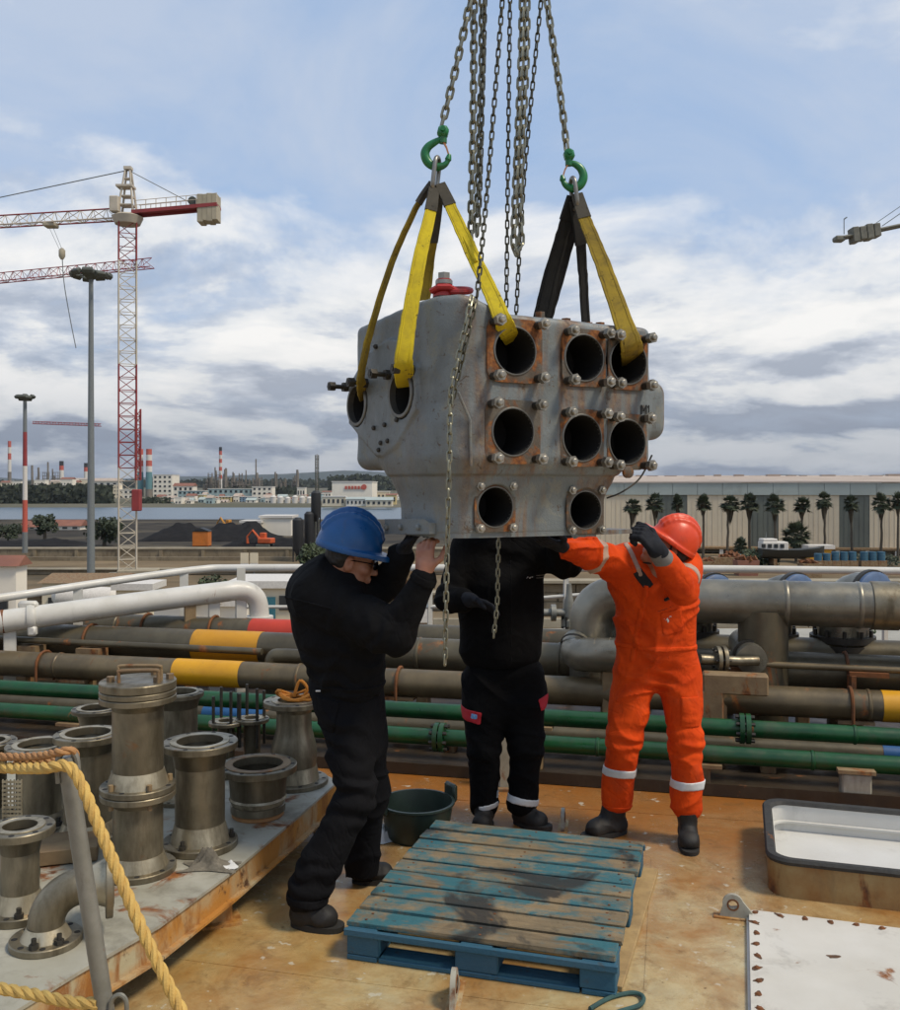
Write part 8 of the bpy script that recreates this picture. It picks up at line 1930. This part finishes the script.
folds(f, 0.009, 6.5, 6.5, 9, 4.1); wrinkle(f, J['elL'], (0.4, 0.5, 0.3), 0.009, 95, 0.15); wrinkle(f, J['elR'], (1, 0, 0.1), 0.009, 95, 0.15)
f.mesh('jacket', M['black'], pm)
for k in range(3):
    q = P(527.5 + 2.2 * k, 577.5 + 0.9 * (k == 1), 4.95); shell_part(f, 'chest_logo', M['printwhite'], pm, 0.003, boxmask(q, (0.8, 0, 0.6), (-0.6, 0, 0.8), Yv, 0.008, 0.0035, 0.12))
for dz, hw in ((0.010, 0.028), (-0.004, 0.026)): q = P(541, 578, 4.95) + Vector((0, 0, dz)); shell_part(f, 'chest_lettering', M['glovecuff'], pm, 0.003, boxmask(q, X_, Z_, Yv, hw, 0.0035, 0.15))
shell_part(f, 'zip', M['trousers'], pm, 0.003, boxmask(P(511, 610, 4.95), X_, Z_, Yv, 0.004, 0.28, 0.14))
f = Field(lo, hi, 0.0065); c = f.cone
c(P(484, 676, 5.08), P(524, 676, 5.08), 0.112, 0.112, 0.0); c(J['hipL'], J['knL'], 0.120, 0.090, 0.05); c(J['knL'], P(484, 804, 5.08), 0.088, 0.076, 0.03); c(J['hipR'], J['knR'], 0.116, 0.090, 0.03); c(J['knR'], P(522, 802, 5.05), 0.088, 0.078, 0.03); c(P(488, 706, 5.06), P(520, 706, 5.06), 0.10, 0.10, 0.05)
f.clip(lambda x, y, z: P(0, 814, 5.06).z - z + 0 * x + 0 * y, 0.0); f.clip(lambda x, y, z: z - P(0, 655, 5.05).z + 0 * x + 0 * y, 0.0)
folds(f, 0.010, 6, 6, 9, 2.2); wrinkle(f, J['knL'], (0, 0, 1), 0.009, 90, 0.16); wrinkle(f, J['knR'], (0, 0, 1), 0.009, 90, 0.16, 3); f.mesh('trousers', M['black'], pm)
shell_part(f, 'reflective_band', M['reflective'], pm, 0.004, boxmask(P(489, 808, 5.0), (0.97, 0, 0.2), (-0.2, 0, 0.97), Yv, 0.055, 0.016, 0.12)); shell_part(f, 'reflective_band', M['reflective'], pm, 0.004, slab(P(522, 799, 5.05), (0.2, 0.1, 1), 0.019, 0.14))
for px, py, hw, ang in ((470, 716, 0.058, -0.12), (546, 704, 0.035, 0.25)):
    u = (math.cos(ang), 0, math.sin(ang)); v = (-math.sin(ang), 0, math.cos(ang)); fp = shell_part(f, 'pocket_flap', M['red'], pm, 0.006, boxmask(P(px, py, 4.98), u, v, Yv, hw, 0.032, 0.16))
    if px < 500:
        shell_part(f, 'emblem', M['badgeblue'], pm, 0.008, boxmask(P(474, 715.5, 4.98), u, v, Yv, 0.018, 0.015, 0.14)); shell_part(f, 'emblem_star', M['printwhite'], pm, 0.0095, boxmask(P(474, 715, 4.98), (0.71, 0, 0.71), (-0.71, 0, 0.71), Yv, 0.006, 0.006, 0.14))
helmet('helmet', M['helmetblue'], pm, L_(0, -0.005, 0.038), HF, HU)
boot('boot', pm, P(486, 822, 5.12), P(481, 830, 4.93), P(484, 806, 5.07)); boot('boot', pm, P(520, 824, 5.08), P(545, 829, 4.97), P(522, 804, 5.05))
g = Field(P(480, 602, 4.76) - Vector((0.2,) * 3), P(480, 602, 4.76) + Vector((0.2,) * 3), 0.004); hand(g, P(470, 600, 4.79), (0.92, -0.30, -0.25), (0.2, -0.5, -0.8), (0, 0.3, 1), (0.2, 0.3, 0.3), 1.05, 0.011, 0.005); g.cone(P(470, 600, 4.79), P(460, 599, 4.86), 0.036, 0.042, 0.02); g.mesh('glove', M['glove'], pm)
g = Field(P(553, 522, 4.75) - Vector((0.2,) * 3), P(553, 522, 4.75) + Vector((0.2,) * 3), 0.005); hand(g, P(556, 530, 4.80), (-0.2, -0.5, 0.85), (-0.4, -0.8, -0.3), (1, 0, 0.2), (0.3, 0.4, 0.3), 1.05, 0.011, 0.005); g.mesh('glove', M['glove'], pm)

# ================================================== man with the blue helmet
pm = thing('person', 'man in dark clothes and blue helmet pushing up the left of the block', 'person', (P(335, 905, 4.08).x, 4.08, 0))
J = dict(pel=P(340, 688, 4.10), chest=P(334, 608, 4.07), neck=P(336, 572, 4.05), shL=P(318, 598, 3.96), shR=P(362, 590, 4.20), elL=P(396, 634, 3.80), wrL=P(424.5, 572, 3.735), elR=P(388, 582, 4.10), wrR=P(402, 553, 3.98),
         hipL=P(342, 704, 4.03), hipR=P(360, 700, 4.18), knL=P(356, 798, 3.94), knR=P(370, 790, 4.2), anL=P(308, 895, 3.90), anR=P(362, 868, 4.32))
HC = P(352, 559, 4.02); HF, HU = Vector((0.95, 0.10, -0.20)), Vector((0.17, -0.04, 0.98))
lo, hi = bounds(J, 0.24); hi[2] += 0.05; f = Field(lo, hi, 0.0055); skeleton(f, J, 1.0); L_ = head(f, HC, HF, HU, 1.0); f.cone(P(344, 562, 4.03), J['neck'], 0.058, 0.062, 0.04)
hand(f, J['wrL'], (0.02, 0.18, 0.95), (0.45, 0.85, -0.05), (0.8, -0.5, 0.2), (0.35, 0.75, 0.5), 1.0, 0.0098, 0.005, 0.04); f.mesh('body', M['skin'], pm)
f = Field(lo, hi, 0.006); c = f.cone
c(P(346, 678, 4.10), P(338, 622, 4.08), 0.138, 0.175, 0.0); c(P(338, 630, 4.08), P(328, 596, 4.06), 0.175, 0.165, 0.08); c(P(326, 592, 4.05), P(336, 582, 4.06), 0.125, 0.10, 0.08); c(P(346, 640, 4.02), P(352, 672, 4.04), 0.145, 0.14, 0.07)
c(J['shL'], P(385, 630, 3.83), 0.100, 0.090, 0.06); c(P(372, 622, 3.86), J['elL'], 0.092, 0.080, 0.04); c(J['elL'], P(424, 578, 3.745), 0.074, 0.046, 0.025); c(J['shR'], J['elR'], 0.09, 0.07, 0.06); c(J['elR'], P(400, 557, 4.0), 0.068, 0.054, 0.02); c(P(334, 574, 4.05), P(346, 576, 4.02), 0.066, 0.060, 0.03)
f.clip(lambda x, y, z: P(0, 693, 4.08).z - z + 0.06 * vnoise(x * 8, y * 8, z * 0) * 0.3, 0.01)
folds(f, 0.011, 5.5, 5.5, 7, 6.4); wrinkle(f, P(392, 630, 3.8), (0.9, 0, -0.5), 0.010, 85, 0.18); wrinkle(f, P(355, 612, 3.92), (0.8, -0.3, -0.3), 0.009, 75, 0.18, 2); wrinkle(f, P(342, 676, 4.0), (0.1, 0, 1), 0.012, 85, 0.24, 5); wrinkle(f, P(325, 640, 3.95), (0.4, 0, 1), 0.007, 60, 0.2, 8); f.mesh('jacket', M['jacket'], pm)
shell_part(f, 'yoke_seam', M['jacket'], pm, 0.0045, slab(P(322, 606, 4.05), (0.25, 0.15, 1), 0.005, 0.24)); shell_part(f, 'cuff', M['jacket'], pm, 0.0045, slab(P(424, 579, 3.746), J['wrL'] - J['elL'], 0.016, 0.09)); shell_part(f, 'hem_band', M['jacket'], pm, 0.007, slab(P(345, 684, 4.1), (0, 0, 1), 0.022, 0.24))
f = Field(lo, hi, 0.006); c = f.cone
c(P(346, 686, 4.10), P(358, 748, 4.08), 0.158, 0.098, 0.0); c(P(344, 706, 4.03), J['knL'], 0.112, 0.084, 0.05); c(J['knL'], P(308, 892, 3.90), 0.082, 0.084, 0.03); c(P(360, 704, 4.17), J['knR'], 0.108, 0.080, 0.05); c(J['knR'], P(362, 872, 4.31), 0.078, 0.074, 0.03)
f.clip(lambda x, y, z: np.where(x < P(338, 0, 4.0).x, P(0, 903, 3.9).z, P(0, 874, 4.3).z) - z + 0.15 * (x - P(320, 0, 4).x) * 0 + 0 * y, 0.0)
f.clip(lambda x, y, z: z - P(0, 664, 4.1).z + 0 * x + 0 * y, 0.0)
folds(f, 0.012, 5, 5, 7, 9.2); wrinkle(f, J['knL'], (0.1, 0, 1), 0.012, 75, 0.2, 2); wrinkle(f, P(312, 880, 3.9), (0.2, 0, 1), 0.012, 90, 0.17, 3); wrinkle(f, P(345, 735, 4.0), (0.5, 0, 1), 0.010, 70, 0.2, 6); f.mesh('trousers', M['trousers'], pm)
shell_part(f, 'back_pocket', M['trousers'], pm, 0.006, boxmask(P(322, 715, 3.92), (0.97, 0, -0.2), (0.2, 0, 0.97), (0, 1, 0), 0.06, 0.065, 0.10)); shell_part(f, 'trouser_hem', M['trousers'], pm, 0.005, slab(P(308, 897, 3.90), (0.1, 0, 1), 0.018, 0.14))
he = helmet('helmet', M['helmetblue'], pm, L_(0, -0.014, 0.040), HF, HU, 1.05)
f = Field(HC - Vector((0.2,) * 3), HC + Vector((0.2,) * 3), 0.005); Fh, Uh, Sh = axes(HF, HU); Mx = np.array([list(Sh), list(Fh), list(Uh)]).T; f.ell(L_(0, -0.030, 0.012), (0.081, 0.086, 0.078), Mx, 0.0); f.ell(L_(0, 0.085, -0.04), (0.12, 0.085, 0.12), Mx, 0.004, 'sub')
f.disp(lambda x, y, z: 0.004 * vnoise(x * 60, y * 60, z * 60)); f.mesh('hair', M['hair'], pm)
gl = MB()
for a in (-1, 1):
    gl.tube(bez([L_(a * 0.082, -0.005, 0.004), L_(a * 0.078, 0.04, 0.006), L_(a * 0.066, 0.085, 0.004), L_(a * 0.05, 0.098, 0.002)], 4), 0.0028, 6)
gl.tube([L_(-0.012, 0.108, 0.004), L_(0.012, 0.108, 0.004)], 0.0028, 6); go = gl.build('glasses_frame', M['lens'], pm)
for a in (-1, 1):
    m = MB(); m.ring_loft([[L_(a * (0.032 + 0.028 * math.cos(t)), 0.102 - 0.010 * math.cos(t) + dy, -0.006 + 0.019 * math.sin(t)) for t in np.linspace(0, 2 * PI, 20, endpoint=False)] for dy in (0, 0.003)]); m.build('lens', M['lens'], go)
boot('shoe', pm, P(300, 925, 3.90), P(335, 930, 3.86), P(308, 898, 3.90), 0.048, 0.055); boot('shoe', pm, P(360, 884, 4.33), P(392, 880, 4.33), P(362, 868, 4.32), 0.046, 0.052)
g = Field(P(406, 545, 3.95) - Vector((0.2,) * 3), P(406, 545, 3.95) + Vector((0.2,) * 3), 0.004); hand(g, J['wrR'], (0.45, -0.15, 0.72), (0.6, -0.3, -0.5), (-0.3, -0.8, 0.3), (0.5, 0.7, 0.5), 1.05, 0.011, 0.005); g.cone(J['wrR'], P(398, 560, 4.0), 0.036, 0.044, 0.02); g.mesh('glove', M['glove'], pm)
shell_tag = MB(); q = P(318, 691, 3.935); shell_tag.box(q, (0.02, 0.004, 0.006), ch=0.001); shell_tag.build('belt_tag', M['printwhite'], pm, smooth=0)
# ------------------------------------------------------------------ thin harbour haze
mb = MB(); mb.box((0, 3650, 53), (9000, 8300, 134.0))
hz_ = mb.build('haze', None, smooth=0); tag(hz_, kind='stuff'); hz_.display_type = 'WIRE'
t = bpy.data.materials.new('haze_air'); t.use_nodes = True
for n in list(t.node_tree.nodes):
    if n.type != 'OUTPUT_MATERIAL': t.node_tree.nodes.remove(n)
v = t.node_tree.nodes.new('ShaderNodeVolumePrincipled'); v.inputs['Color'].default_value = (0.78, 0.84, 0.92, 1); v.inputs['Density'].default_value = 0.00005; v.inputs['Anisotropy'].default_value = 0.3
t.node_tree.links.new(v.outputs[0], [n for n in t.node_tree.nodes if n.type == 'OUTPUT_MATERIAL'][0].inputs['Volume'])
hz_.data.materials.append(t)
